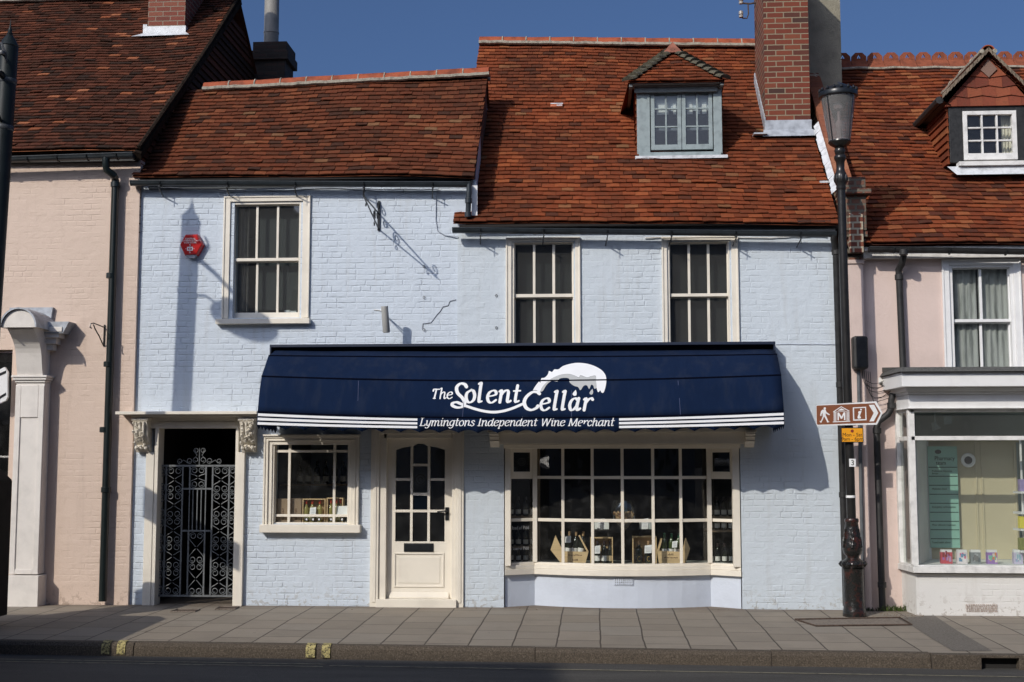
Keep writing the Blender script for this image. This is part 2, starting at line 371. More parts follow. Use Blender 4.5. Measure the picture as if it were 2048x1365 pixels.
def ridge(name, A, B, m, parent, n, r=.11, mort=True, wob=.006, seed=3):
    random.seed(seed); A, B = Vector(A), Vector(B); mb = MB(); d = (B - A) / n; ax = d.normalized()
    for i in range(n):
        a = A + d * (i + .012) + Vector((0, 0, rnd(-wob, wob))); b = A + d * (i + .975) + Vector((0, 0, rnd(-wob, wob)))
        vs = []; K = 9; rr = r * rnd(.96, 1.04)
        for q, rad in ((a, rr), (b, rr), (b, rr - .014), (a, rr - .014)):
            for k in range(K):
                t = math.pi * (k / (K - 1)) ; side = ax.cross(Vector((0, 0, 1))).normalized()
                vs.append(q + side * math.cos(t) * rad * 1.08 + Vector((0, 0, 1)) * (math.sin(t) * rad * .92 - .03))
        fs = []
        for ring in range(4):
            for k in range(K - 1):
                o1, o2 = ring * K, ((ring + 1) % 4) * K; fs.append((o1 + k, o1 + k + 1, o2 + k + 1, o2 + k))
        mb.add(vs, fs)
    o = mb.build(name, m, parent, smooth=True)
    if mort:
        m2 = MB(); side = ax.cross(Vector((0, 0, 1))).normalized()
        for s in (-1, 1):
            pts = [A.lerp(B, i / (n * 4)) + side * s * (r * 1.0) + Vector((0, 0, -.05 + rnd(-.006, .006))) for i in range(n * 4 + 1)]
            m2.tube(pts, .032, 6)
        for i in range(1, n):
            p = A + d * i; m2.tube([p + side * math.cos(t) * r * 1.06 + Vector((0, 0, math.sin(t) * r * .9 - .03)) for t in [math.pi * k / 8 for k in range(9)]], .013, 5)
        m2.build('mortar_bed', M_mortar, o)
    return o
# ================================================================== GROUND
def kerbY(x): return -3.12 - .036 * x if x > -6 else -2.904
def road_mat():
    m, n, l, p = newmat('asphalt'); tc = n.new('ShaderNodeTexCoord'); oc = tc.outputs['Object']
    r = ramp(n, [(.3, (.035, .033, .030)), (.55, (.075, .071, .064)), (.75, (.15, .14, .12))]); l.new(noise(n, l, oc, 120, 5, .75), r.inputs[0])
    mpp = n.new('ShaderNodeMapping'); mpp.inputs['Scale'].default_value = (.35, 2.2, 1); l.new(oc, mpp.inputs[0])
    pm = n.new('ShaderNodeMapRange'); l.new(noise(n, l, mpp.outputs[0], 1.5, 5, .6), pm.inputs[0]); pm.inputs[1].default_value = .42; pm.inputs[2].default_value = .62
    c = mixc(n, l, math_(n, l, 'MULTIPLY', pm.outputs[0], .6), r.outputs[0], (.035, .033, .030))
    gp2 = math_(n, l, 'GREATER_THAN', noise(n, l, oc, 45, 3, .6), .70); c = mixc(n, l, math_(n, l, 'MULTIPLY', gp2, .4), c, (.26, .23, .18))
    l.new(c, p.inputs['Base Color']); p.inputs['Roughness'].default_value = .85
    l.new(bump(n, l, noise(n, l, oc, 90, 4), .006), p.inputs['Normal']); return m
def slab_mat():
    m, n, l, p = newmat('paving_slabs'); tc = n.new('ShaderNodeTexCoord'); oc = tc.outputs['Object']
    sp = n.new('ShaderNodeSeparateXYZ'); l.new(oc, sp.inputs[0]); cb = n.new('ShaderNodeCombineXYZ')
    l.new(math_(n, l, 'ADD', math_(n, l, 'MULTIPLY', sp.outputs[1], 1), 3.15), cb.inputs[0]); l.new(math_(n, l, 'ADD', sp.outputs[0], 20 * .43 - .06), cb.inputs[1])
    nz = n.new('ShaderNodeTexNoise'); nz.inputs['Scale'].default_value = 1.7; l.new(oc, nz.inputs[0]); va = n.new('ShaderNodeVectorMath'); va.operation = 'MULTIPLY_ADD'; va.inputs[1].default_value = (.05, .03, 0); l.new(nz.outputs['Color'], va.inputs[0]); l.new(cb.outputs[0], va.inputs[2])
    b = bricktex(n, l, va.outputs[0], .62, .43, .008, .3, .43); b.squash = .72; b.squash_frequency = 3
    r = ramp(n, [(0, (.262, .224, .172)), (.4, (.295, .256, .200)), (.7, (.320, .274, .212)), (1, (.298, .268, .218))]); l.new(b.outputs['Color'], r.inputs[0])
    c = mixc(n, l, math_(n, l, 'MULTIPLY', noise(n, l, oc, 2.3, 6, .65), .55), r.outputs[0], (.16, .135, .11))
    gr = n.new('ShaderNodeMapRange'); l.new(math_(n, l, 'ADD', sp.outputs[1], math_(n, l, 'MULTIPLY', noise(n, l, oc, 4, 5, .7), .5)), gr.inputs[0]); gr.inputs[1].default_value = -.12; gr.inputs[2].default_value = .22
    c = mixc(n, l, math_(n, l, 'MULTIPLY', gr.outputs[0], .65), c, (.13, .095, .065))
    gum = n.new('ShaderNodeTexVoronoi'); gum.inputs['Scale'].default_value = 2.6; l.new(oc, gum.inputs['Vector']); gm_ = math_(n, l, 'LESS_THAN', gum.outputs['Distance'], .045); c = mixc(n, l, math_(n, l, 'MULTIPLY', gm_, .5), c, (.11, .10, .09))
    st_ = n.new('ShaderNodeMapRange'); l.new(noise(n, l, oc, .8, 6, .7), st_.inputs[0]); st_.inputs[1].default_value = .5; st_.inputs[2].default_value = .66; c = mixc(n, l, math_(n, l, 'MULTIPLY', st_.outputs[0], .30), c, (.13, .115, .095))
    sp_ = math_(n, l, 'GREATER_THAN', noise(n, l, oc, 16, 4, .6), .68)
    c = mixc(n, l, math_(n, l, 'MULTIPLY', sp_, .35), c, (.32, .30, .26))
    c = mixc(n, l, b.outputs['Fac'], c, (.07, .055, .042)); l.new(c, p.inputs['Base Color']); p.inputs['Roughness'].default_value = .85
    n1 = bump(n, l, math_(n, l, 'ADD', math_(n, l, 'MULTIPLY', b.outputs['Fac'], -1), math_(n, l, 'MULTIPLY', b.outputs['Color'], .5)), .006)
    l.new(bump(n, l, noise(n, l, oc, 60, 5, .7), .003, 1, n1), p.inputs['Normal']); return m
mb = MB(); mb.quad((-400, -400, -.18), (400, -400, -.18), (400, 400, -.18), (-400, 400, -.18))
tag(mb.build('road', road_mat()), kind='structure')
mb = MB(); xs = [-30, -12] + [-10 + i * .5 for i in range(41)] + [14, 30]
for a, b in zip(xs, xs[1:]):
    for (f0, z0, f1, z1) in ((None, -.05, -1.5, -.02), (-1.5, -.02, -.2, -.003), (-.2, -.003, 8, .0)):
        ya0 = kerbY(a) + .12 if f0 is None else f0; yb0 = kerbY(b) + .12 if f0 is None else f0
        mb.quad((a, ya0, z0), (b, yb0, z0), (b, f1, z1), (a, f1, z1))
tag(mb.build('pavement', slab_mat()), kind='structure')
# granite kerb, stone by stone
def kerb_mat():
    m, n, l, p = newmat('kerb_stone'); tc = n.new('ShaderNodeTexCoord'); oc = tc.outputs['Object']
    r = ramp(n, [(.35, (.035, .027, .019)), (.5, (.088, .068, .047)), (.62, (.16, .128, .094)), (.75, (.33, .28, .22))]); l.new(noise(n, l, oc, 75, 4, .8), r.inputs[0])
    c = mixc(n, l, math_(n, l, 'MULTIPLY', noise(n, l, oc, 2.5, 4), .6), r.outputs[0], (.05, .04, .03))
    l.new(c, p.inputs['Base Color']); p.inputs['Roughness'].default_value = .9
    l.new(bump(n, l, noise(n, l, oc, 60, 4, .7), .008), p.inputs['Normal']); return m
M_kerb = kerb_mat(); mb = MB(); x = -20.3; prof = [(.0, -.2), (.012, -.085), (.035, -.055), (.06, -.046), (.125, -.045), (.125, -.2)]
random.seed(11)
while x < 20:
    step_ = rnd(1.3, 2.7); step_ = 3.1 - x if x < 3.1 < x + step_ else step_; x2 = x + step_
    if abs(x - 3.1) < .01: x2 = 4.1
    dz = rnd(-.003, .003); dy = rnd(-.006, .006)
    if not (3.1 < (x + x2) / 2 < 4.1):
        vs = [(xx, kerbY(xx) + y + dy, z + dz) for xx in (x + .0015, x2 - .0015) for (y, z) in prof]
        n_ = len(prof); mb.add(vs, [tuple(range(n_)), tuple(range(2 * n_ - 1, n_ - 1, -1))] + [(i, i + n_, (i + 1) % n_ + n_, (i + 1) % n_) for i in range(n_)])
        x = x2
    else: x = x2
tag(mb.build('kerb', M_kerb, bevel=.006), kind='structure')
# yellow ticks on the kerb (double yellow loading marks) and the faded double line by the kerb
def worn_yellow():
    m, n, l, p = newmat('worn_yellow'); tc = n.new('ShaderNodeTexCoord'); oc = tc.outputs['Object']
    r = ramp(n, [(.42, (.055, .045, .032)), (.52, (.40, .34, .14)), (.7, (.52, .45, .20))]); l.new(noise(n, l, oc, 38, 6, .75), r.inputs[0]); l.new(r.outputs[0], p.inputs['Base Color']); p.inputs['Roughness'].default_value = .9; l.new(bump(n, l, noise(n, l, oc, 60, 4), .004), p.inputs['Normal']); return m
M_yelold = mat('worn_yellow_paint', (.60, .50, .16), .8, .35, 55, .003, 60, dark=(.10, .08, .05))
M_yel = worn_yellow()
def kerbtick(name, x0, x1):
    m_ = MB(); q = [(.0, -.165), (.0095, -.085), (.033, -.052), (.06, -.042), (.115, -.041)]
    for (a, b), (c, d) in zip(q, q[1:]):
        m_.quad((x0, kerbY(x0) + a - .011, b + .003), (x1, kerbY(x1) + a - .011, b + .003), (x1, kerbY(x1) + c - .011, d + .003), (x0, kerbY(x0) + c - .011, d + .003))
    return tag(m_.build(name, M_yel), kind='structure')
for a, b in ((205, 222), (236, 253), (616, 635), (648, 665)):
    xa, xb = P(a, 1290, -2.92).x, P(b, 1290, -2.92).x; kerbtick('kerb_marking', xa, xb)
M_line = mat('faded_line_paint', (.24, .22, .15), .9, .3, 20, dark=(.09, .085, .07))
def line(y0, w_, xa, xb):
    m_ = MB(); n_ = 24
    for i in range(n_):
        a = xa + (xb - xa) * i / n_; b = xa + (xb - xa) * (i + 1) / n_
        m_.quad((a, kerbY(a) + y0, -.176), (b, kerbY(b) + y0, -.176), (b, kerbY(b) + y0 + w_, -.176), (a, kerbY(a) + y0 + w_, -.176))
    return tag(m_.build('road_line', M_line), kind='structure')
line(-.34, .04, -12, -2.55); line(-.48, .04, -12, -2.55); line(-.42, .035, -2.5, 9)
# gully opening in the kerb
gx = G(1958, 1312, -.15).x
dr = thing('kerb_drain', (gx, kerbY(gx), -.18), 'cast stone kerb stone with a dark drain mouth at the right of the road', 'drain')
m_ = MB(); k = kerbY(gx)
for a, b in ((3.103, gx - .17), (gx + .17, 4.097)): m_.box(a, b, k - .005, k + .12, -.2, -.047)
m_.box(gx - .17, gx + .17, k - .005, k + .12, -.075, -.047); m_.build('surround', M_kerb, dr, bevel=.006)
m_ = MB(); m_.box(gx - .17, gx + .17, k + .09, k + .115, -.2, -.076); m_.build('cavity', M_dark, dr)
# iron cover frame and dark tarmac patch in the pavement
def on_pave(x, y, up=.004):
    z = (-.05 + (y - kerbY(x) - .12) / (-1.5 - kerbY(x) - .12) * .03) if y < -1.5 else (-.02 + (y + 1.5) / 1.3 * .017)
    return Vector((x, y, z + up))
def pavepatch(name, pts, m, up=.004, **kw):
    vs = [on_pave(G(a, b, -.02).x, G(a, b, -.02).y, up) for a, b in pts]; m_ = MB(); m_.add(vs, [tuple(range(len(vs)))]); return tag(m_.build(name, m), **kw)
M_tar = mat('dark_tarmac', (.155, .138, .115), .95, .35, 60, .004, 90)
pavepatch('tarmac_strip', [(1795, 1239), (1868, 1234), (1915, 1262), (1985, 1297), (1905, 1297), (1850, 1268), (1822, 1252)], M_tar, .004, kind='structure')
M_cov = mat('cover_concrete', (.21, .175, .14), .9, .3, 40, .004, 60)
cv = thing('manhole_cover', on_pave(3.2, -1.2), 'long concrete filled inspection cover in a rusty frame beside the lamp base', 'manhole cover')
a = [on_pave(G(*q, -.02).x, G(*q, -.02).y, .004) for q in ((1590, 1242), (1800, 1239), (1824, 1252), (1632, 1254))]
m_ = MB(); m_.add(a, [(0, 1, 2, 3)]); m_.build('infill', M_cov, cv)
M_rust = mat('rusty_iron', (.075, .048, .034), .8, .4, 30, .002, 40); m_ = MB()
m_.tube([p + Vector((0, 0, .006)) for p in a], .009, 4, closed=True); m_.build('frame', M_rust, cv)
for (x0, y0, w_, dark) in ((827, 1218, .3, 0), (338, 1219, .3, 1), (450, 1217, .3, 0), (385, 1221, .26, 1)):
    pass
for nm, q, lb in (('drain_cover', ((355, 1221), (400, 1221), (390, 1225), (340, 1225)), 'small dark iron cover in the pavement just outside the passage gate'),
                  ('stopcock_cover', ((440, 1216), (478, 1216), (470, 1221), (430, 1221)), 'small grey iron cover in the pavement right of the passage gate'),):
    t = thing(nm, on_pave(G(*q[0], -.01).x, G(*q[0], -.01).y), lb, 'cover'); v = [on_pave(G(*z_, -.01).x, G(*z_, -.01).y, .005) for z_ in q]
    m_ = MB(); m_.add(v, [(0, 1, 2, 3)]); m_.build('plate', M_rust, t); m_ = MB(); m_.tube([p_ + Vector((0, 0, .002)) for p_ in v], .008, 4, closed=True); m_.build('frame', M_cov, t)

# ================================================================== THE BLUE SHOP BUILDING
EY = -.11
LEL, LER = P(263, 349, EY), P(948, 355, EY); LEL.z -= .0
LRY = 1.62
LRz0, LRz1 = P(450, 178, LRY).z, P(962, 153, LRY).z; lx0, lx1 = P(450, 178, LRY).x, P(962, 153, LRY).x
LRz = lambda x: LRz0 + (LRz1 - LRz0) * (x - lx0) / (lx1 - lx0)
LRL = Vector((LEL.x, LRY, LRz(LEL.x) + .03)); LRR = Vector((LER.x + .02, LRY, LRz(LER.x)))
REL, RER = P(906, 444, -.16), P(1679, 447, -.16); RRY = 3.35
RRL = Vector((REL.x, RRY, P(935, 90, RRY).z)); RRR = Vector((RER.x, RRY, P(1505, 92, RRY).z - .04))
XA = P(272, 760, 0).x; XB = P(1680, 850, 0).x; XJ = P(915, 560, 0).x; XL2 = P(948, 400, 0).x
shop = thing('shop_building', ((XA + XB) / 2, 0, 0), 'pale blue painted brick wine shop with two clay tiled roofs and cream bay window', 'shop building')
W1 = rc(469.5, 410, 598.5, 626, 0); W1o = (P(467, 520, 0).x, P(601, 520, 0).x, P(530, 636, 0).z, P(530, 405, 0).z)
W2o = (P(1024, 590, 0).x, P(1148, 590, 0).x, P(1085, 722, 0).z, P(1085, 485, 0).z)
W3o = (P(1336, 590, 0).x, P(1460, 590, 0).x, P(1400, 722, 0).z, P(1400, 484, 0).z)
SWo = (P(546, 960, 0).x, P(702, 960, 0).x, P(622, 1048, 0).z, P(622, 888, 0).z)
DRo = (P(762, 1040, 0).x, P(914, 1040, 0).x, -.02, P(838, 866, 0).z)
GTo = (P(300, 1040, 0).x, P(478, 1040, 0).x, -.02, P(385, 852, 0).z)
BYo = (P(1008, 1030, 0).x, P(1482, 1030, 0).x, -.02, P(1245, 880, 0).z)
topL = P(600, 366, 0).z; topR = P(1300, 458, 0).z
build_wall('wall', M_blue, shop, XA, XJ, -.05, topL, 0, .24, [W1o, SWo, DRo, GTo])
wr = build_wall('wall', M_blue2, shop, XJ, XB, -.05, topR, -.012, .25, [W2o, W3o, (DRo[0], DRo[1], DRo[2], DRo[3]), BYo])
wr['label'] = 'smoother right half of the blue wall'
m_ = MB(); m_.box(XJ + .002, XL2, .0, .24, topR - .01, topL); m_.box(XL2 - .02, XL2 + .03, -.02, .1, topR + .05, topL); m_.build('gable_return', M_blue, shop)
# side and back walls, floors: the body of the house
m_ = MB()
for (x0, x1, z1, yr) in ((XA, XL2, topL, LRY), (XL2, XB, topR, RRY)):
    yb = 2 * yr + .2
    m_.box(x0, x1, yb - .2, yb, 0, z1)
    for xx in ((x0, x0 + .12), (x1 - .12, x1)):
        m_.prism([(.25, -.02), (yb, -.02), (yb, z1), (yr, (LRR.z if yr == LRY else RRL.z) - .12), (.25, z1 + .12)], *xx, axis='x')
m_.build('side_wall', M_bluesm, shop)
# ---- roofs
def gx_keep(u, v): return True
roofL, SL_, nL = slope('roof', LEL, LER, LRL, LRR, T_left, shop, gauge=.1, sag=.03, wav=.014, seed=5)
roofL['label'] = 'lower left tiled roof'
def slipR(u, v):
    x = REL.x + u * (RER.x - REL.x)
    return False
roofR, SR_, nR = slope('roof', REL, RER, RRL, RRR, T_red, shop, gauge=.1, sag=.03, wav=.010, seed=6)
roofR['label'] = 'taller right tiled roof'
for (a, b, h) in ((LRL, LRR, roofL), (RRL, RRR, roofR)):      # plain back slopes
    m_ = MB(); d = a.y + .3; m_.quad(a - Vector((0, 0, .03)), b - Vector((0, 0, .03)), Vector((b.x, a.y + d, b.z - d * .93)), Vector((a.x, a.y + d, a.z - d * .93))); m_.build('back_slope', T_left, h)
lift = Vector((0, 0, .03))
ridge('ridge_tiles', Vector((P(445, 176, LRY).x - .25, LRY, LRz(P(445, 176, LRY).x - .25))) + lift, LRR + Vector((.03, 0, .045)), M_ridge, shop, 11)
ridge('ridge_tiles', RRL + Vector((0, 0, .05)), RRR + Vector((0, 0, .05)), M_ridge, shop, 13)
# verge of the lower roof standing above the taller roof
m_ = MB(); A, B = LER, LRR; nn = Vector((0, -.68, .73))
m_.add([A + Vector((-.02, .02, -.02)), B + Vector((-.02, 0, -.02)), B + Vector((-.02, .2, -.75)), A + Vector((-.02, .35, -.55)), A + Vector((-.02, .12, -.2))], [(0, 1, 2, 3, 4)])
m_.add([A + Vector((-.05, .02, -.02)), B + Vector((-.05, 0, -.02)), B + Vector((-.05, .2, -.75)), A + Vector((-.05, .35, -.55)), A + Vector((-.05, .12, -.2))], [(4, 3, 2, 1, 0)])
m_.build('verge', mat('dark_verge', (.10, .055, .04), .9, .4, 20, .004, 40), roofL)
# small white lead flashing below the verge
m_ = MB(); q = P(952, 372, -.05); m_.box(P(944, 400, -.06).x, P(955, 400, -.06).x, -.08, -.05, P(950, 432, -.06).z, P(950, 372, -.06).z); m_.build('flashing', M_white, roofL)
# slipped bright tile and missing tile on the taller roof
def on_roof(S, EL, ER, L_, px, py):
    # intersection of the pixel ray with the slope plane
    a = S(.2, .2); b = S(.8, .2); c = S(.2, .8); n_ = (b - a).cross(c - a).normalized(); o_ = Vector((0, CAMY, CAMZ)); d = ray(px, py)
    return o_ + d * ((a - o_).dot(n_) / d.dot(n_))
slR = (RRL - REL).normalized()
m_ = MB(); q = on_roof(SR_, 0, 0, 0, 1113, 217); X_ = Vector((1, 0, 0))
m_.add([q + X_ * -.085 + nR * .028, q + X_ * .085 + nR * .028, q + X_ * .085 + slR * .07 + nR * .024, q + X_ * -.085 + slR * .07 + nR * .024], [(0, 1, 2, 3)])
m_.build('loose_tile', mat('fresh_orange_tile', (.50, .15, .07), .8, .2, 10), roofR)
m_ = MB(); m_.add([q + X_ * -.0 + slR * .02 + nR * .031, q + X_ * .08 + slR * .02 + nR * .031, q + X_ * .08 + slR * .05 + nR * .029, q + X_ * -.0 + slR * .05 + nR * .029], [(0, 1, 2, 3)])
m_.add([q + X_ * -.085 + slR * .07 + nR * .033, q + X_ * .09 + slR * .07 + nR * .033, q + X_ * .09 + slR * .1 + nR * .03, q + X_ * -.085 + slR * .1 + nR * .03], [(0, 1, 2, 3)])
m_.build('torn_felt', M_leadw, roofR)
# ---- gutters
def gutter(px0, py0, px1, py1, Y, parent, m=None, r=.055, n=7, stubs=True, drop=.09):
    A, B = P(px0, py0, Y), P(px1, py1, Y); g = MB(); K = 9; vs = []
    for q in (A, B):
        for rad in (r, r - .006):
            for k in range(K):
                t = math.pi + math.pi * k / (K - 1); vs.append(q + Vector((0, math.cos(t) * rad, math.sin(t) * rad)))
    fs = []
    for base in (0, K):
        for k in range(K - 1): fs.append((base + k, base + k + 1, base + k + 1 + 2 * K, base + k + 2 * K))
    for k in (0, K - 1): fs.append((k, k + K, k + 3 * K, k + 2 * K))
    for e in (0, 2 * K):
        fs.append(tuple([e + k for k in range(K)]))
    g.add(vs, fs); g.tube([A + Vector((0, -r, .004)), B + Vector((0, -r, .004))], .007, 6)
    go = g.build('gutter', m or M_gutter, parent, smooth=True)
    for i in range(n):
        b = MB(); q = A.lerp(B, (i + .45) / n); yo = q.y
        b.tube([q + Vector((0, math.cos(t) * (r + .006), math.sin(t) * (r + .006))) for t in [math.pi + math.pi * k / 8 for k in range(9)]], .009, 5)
        if stubs:
            b.tube([q + Vector((0, -.05, -r + .01)), q + Vector((0, -.05, -r - drop))], .005, 5)
            b.tube([Vector((q.x - .02, -.005, q.z - r - drop - .01)), Vector((q.x + .005, yo - .10, q.z - r - .02))], .008, 5)
        b.build('gutter_bracket', M_black, go)
    return A, B
gutter(262, 364, 942, 367, -.14, shop, n=5)
gutter(905, 458, 1672, 466, -.19, shop, n=6)
m_ = MB(); m_.box(XA + .1, XL2 - .06, -.012, .22, topL - .06, topL + .10); m_.box(XL2 - .1, XB + .05, -.03, .22, topR - .03, topR + .12); m_.build('fascia', mat('dark_fascia', (.05, .06, .07), .6, .2, 6), shop)
m_ = MB(); q = P(1660, 448, -.3)
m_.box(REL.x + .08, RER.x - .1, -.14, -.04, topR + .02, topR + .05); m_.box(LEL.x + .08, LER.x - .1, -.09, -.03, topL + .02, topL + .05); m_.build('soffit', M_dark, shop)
# cables under the eaves
random.seed(2); m_ = MB()
m_.tube([P(px, 378 + 2.5 * math.sin(px * .017) + rnd(-1, 1), -.02) for px in range(300, 880, 18)] + [P(872, 395, -.012), P(871, 440, -.012), P(875, 462, -.012), P(890, 471, -.012), P(915, 474, -.03)], .007, 5)
m_.build('cable', mat('painted_cable', (.42, .46, .52), .6, .1, 8), shop)
m_ = MB(); m_.tube([P(px, 474 + 1.6 * math.sin(px * .03) + rnd(-1, 1), -.03) for px in range(1290, 1668, 14)], .008, 5)
m_.build('cable', M_whiter, shop)
m_ = MB(); m_.tube([P(px, 689 + rnd(-.6, .6), -.02) for px in range(1552, 1680, 12)], .004, 4); m_.build('cable', M_bluesm, shop)
# stepped crack and wall ties in the masonry
m_ = MB(); m_.tube([P(a, b, -.004) for a, b in ((912, 600), (900, 603), (896, 612), (886, 614), (880, 624), (874, 630), (862, 646), (846, 648), (845, 660))], .006, 4)
m_.build('crack', mat('crack_shadow', (.22, .24, .28), .9, .2, 5), shop)
for a, b in ((848, 533), (848, 595), (848, 660), (993, 592), (993, 656)):
    m_ = MB(); q = P(a, b, -.012); m_.tube([q + Vector((.012 * math.cos(t), -.006, .016 * math.sin(t))) for t in [k * math.pi / 4 for k in range(8)]], .004, 4, closed=True)
    m_.build('wall_tie', mat('tie_metal', (.2, .21, .22), .6), shop)
# downpipes of the blue building
def pipe(name, pts, r, m, parent, collars=()):
    p = MB(); p.tube(pts, r, 12); o = p.build(name, m, parent, smooth=True)
    for q, d in collars:
        c = MB(); c.tube([q - d * .035, q - d * .03, q + d * .03, q + d * .035], [r * 1.0, r * 1.28, r * 1.28, r], 12); c.build('collar', m, o, smooth=True)
    return o
dn = Vector((0, 0, -1))
a_ = P(938, 373, -.2)
pipe('downpipe', [P(938, 368, -.16), P(938, 385, -.16), P(937, 400, -.16), P(936, 434, -.14)], .033, M_gutter, shop, [(P(937, 402, -.16), dn), (P(936, 430, -.14), dn)])
pt = [P(1668, 470, -.2), P(1667, 478, -.18), P(1670, 492, -.10), P(1671.5, 505, -.07), P(1692, 1212, -.07)]
pipe('downpipe', pt, .038, M_blackold, shop, [(P(1671.5, 505, -.07), dn), (P(1680, 770, -.07), dn), (P(1686, 990, -.07), dn)])

# ---- windows
def frame_box(mb, X0, X1, Z0, Z1, y0, y1, t, tb=None, tt=None, ts2=None):
    tb = t if tb is None else tb; tt = t if tt is None else tt
    mb.box(X0, X0 + t, y0, y1, Z0, Z1); mb.box(X1 - t, X1, y0, y1, Z0, Z1)
    mb.box(X0 + t, X1 - t, y0, y1, Z0, Z0 + tb); mb.box(X0 + t, X1 - t, y0, y1, Z1 - tt, Z1)
def sash(name, parent, outer, gl, railz, munt, m, lower_munt=None, sill=None, Y=0, wall_y=0, glassm=None, label=None, arch=None, lower_glass_bottom=None):
    """outer: X0,X1,Z0,Z1 of the architrave; gl: glass area; railz: z0,z1 of the meeting rail; munt: list of (x0,x1)."""
    X0, X1, Z0, Z1 = outer; g0, g1, h0, h1 = gl
    f = MB(); # architrave on the wall face, then box frame in the reveal
    y = wall_y
    aw = (g0 - X0) * .62; awr = (X1 - g1) * .62
    f.box(X0, X0 + aw, y - .022, y + .04, Z0, Z1); f.box(X1 - awr, X1, y - .022, y + .04, Z0, Z1); at_ = (Z1 - h1) * .6; f.box(X0 + aw, X1 - awr, y - .022, y + .04, Z1 - at_, Z1)
    f.box(X0 - .006, X0 + .014, y - .034, y - .0, Z0, Z1 + .006); f.box(X1 - .014, X1 + .006, y - .034, y - .0, Z0, Z1 + .006); f.box(X0 + .014, X1 - .014, y - .034, y, Z1 - .012, Z1 + .006)
    f.box(X0 + aw, g0 - .006, y + .003, y + .12, Z0, Z1 - at_); f.box(g1 + .006, X1 - awr, y + .003, y + .12, Z0, Z1 - at_); f.box(g0 - .006, g1 + .006, y + .003, y + .12, h1 + .008, Z1 - at_)
    wf = f.build(name, m, parent, bevel=.003)
    if label: wf['label'] = label
    s = MB(); t = .032
    # upper sash (front), lower sash set further back
    ys = y + .045
    s.box(g0 - .012, g0 + .006, ys, ys + .04, railz[0], h1 + .012); s.box(g1 - .006, g1 + .012, ys, ys + .04, railz[0], h1 + .012)
    s.box(g0 + .006, g1 - .006, ys, ys + .04, h1 - .004, h1 + .012); s.box(g0 + .006, g1 - .006, ys - .004, ys + .04, railz[0], railz[1])
    for a, b in munt: s.box(a, b, ys + .006, ys + .036, railz[1], h1 - .004)
    s.build('upper_sash', m, wf, bevel=.002)
    s = MB(); yl = y + .09
    s.box(g0 - .012, g0 + .006, yl, yl + .04, Z0 + .002, railz[0]); s.box(g1 - .006, g1 + .012, yl, yl + .04, Z0 + .002, railz[0])
    s.box(g0 + .006, g1 - .006, yl, yl + .04, Z0 + .002, h0); s.box(g0 + .006, g1 - .006, yl, yl + .04, railz[0] - .012, railz[0] + .02)
    for a, b in (lower_munt or munt): s.box(a, b, yl + .006, yl + .036, h0, railz[0] - .012)
    s.build('lower_sash', m, wf, bevel=.002)
    p = MB(); p.quad((g0, ys + .02, railz[1]), (g1, ys + .02, railz[1]), (g1, ys + .02, h1), (g0, ys + .02, h1)); p.build('pane', glassm or M_glassup, wf)
    p = MB(); p.quad((g0, yl + .02, h0), (g1, yl + .02, h0), (g1, yl + .02, railz[0]), (g0, yl + .02, railz[0])); p.build('pane', glassm or M_glassup, wf)
    if sill:
        s = MB(); s.box(*sill); s.build('sill', m, wf, bevel=.006)
    return wf
def bars(lst, Y, ym): return [(P(a, ym, Y).x, P(b, ym, Y).x) for a, b in lst]
z = lambda py, px=1024, Y=0: P(px, py, Y).z
sash('sash_window', shop, rc(447.5, 394, 619, 637, 0), rc(469.5, 412, 598.5, 625, .06), (z(523, 530, .06), z(517, 530, .06)), bars(((511, 515.6), (552.5, 557)), .06, 520), M_cream,
     sill=(P(431, 640, -.08).x, P(619, 640, -.08).x, -.09, .05, z(648, 525, -.08), z(637.5, 525, -.08)), label='sash window over the passage gate')
sash('sash_window', shop, (P(1013, 590, 0).x, P(1160, 590, 0).x, z(712, 1085), z(477, 1085)), (P(1030, 590, .06).x, P(1145, 590, .06).x, z(700, 1085, .06), z(489, 1085, .06)), (z(595.5, 1085, .06), z(589, 1085, .06)), bars(((1066, 1071), (1105, 1110.5)), .06, 590), M_cream, wall_y=-.012,
     sill=(P(1008, 715, -.08).x, P(1165, 715, -.08).x, -.05, .05, z(719, 1085, -.06), z(710, 1085, -.06)), label='left sash window above the awning')
sash('sash_window', shop, (P(1325, 590, 0).x, P(1476, 590, 0).x, z(712, 1400), z(475, 1400)), (P(1340, 590, .06).x, P(1455, 590, .06).x, z(700, 1400, .06), z(488, 1400, .06)), (z(594, 1400, .06), z(588, 1400, .06)), bars(((1376, 1381), (1414.7, 1420)), .06, 590), M_cream, wall_y=-.012,
     sill=(P(1320, 715, -.08).x, P(1480, 715, -.08).x, -.05, .05, z(719, 1400, -.06), z(710, 1400, -.06)), label='right sash window above the awning')
# rooms behind the glass
def room(parent, X0, X1, Y0, Y1, Z0, Z1, m, name='room'):
    r = MB(); v = [(X0,Y0,Z0),(X1,Y0,Z0),(X1,Y1,Z0),(X0,Y1,Z0),(X0,Y0,Z1),(X1,Y0,Z1),(X1,Y1,Z1),(X0,Y1,Z1)]
    r.add(v, [(0,3,2,1),(4,5,6,7),(1,2,6,5),(2,3,7,6),(3,0,4,7)]); return r.build(name, m, parent)
room(shop, XA + .15, XL2 - .15, .242, 2.6, 2.55, 5.0, M_darkgrey, 'upstairs_room')
room(shop, XL2 + .05, XB - .15, .242, 3.2, 2.55, 4.9, M_darkgrey, 'upstairs_room')
room(shop, GTo[1] + .15, XB - .15, .242, 3.4, -.03, 2.45, M_dark, 'shop_room')
room(shop, GTo[0] - .0, GTo[1] + .0, .242, 3.0, -.004, 2.3, M_dark, 'passage')
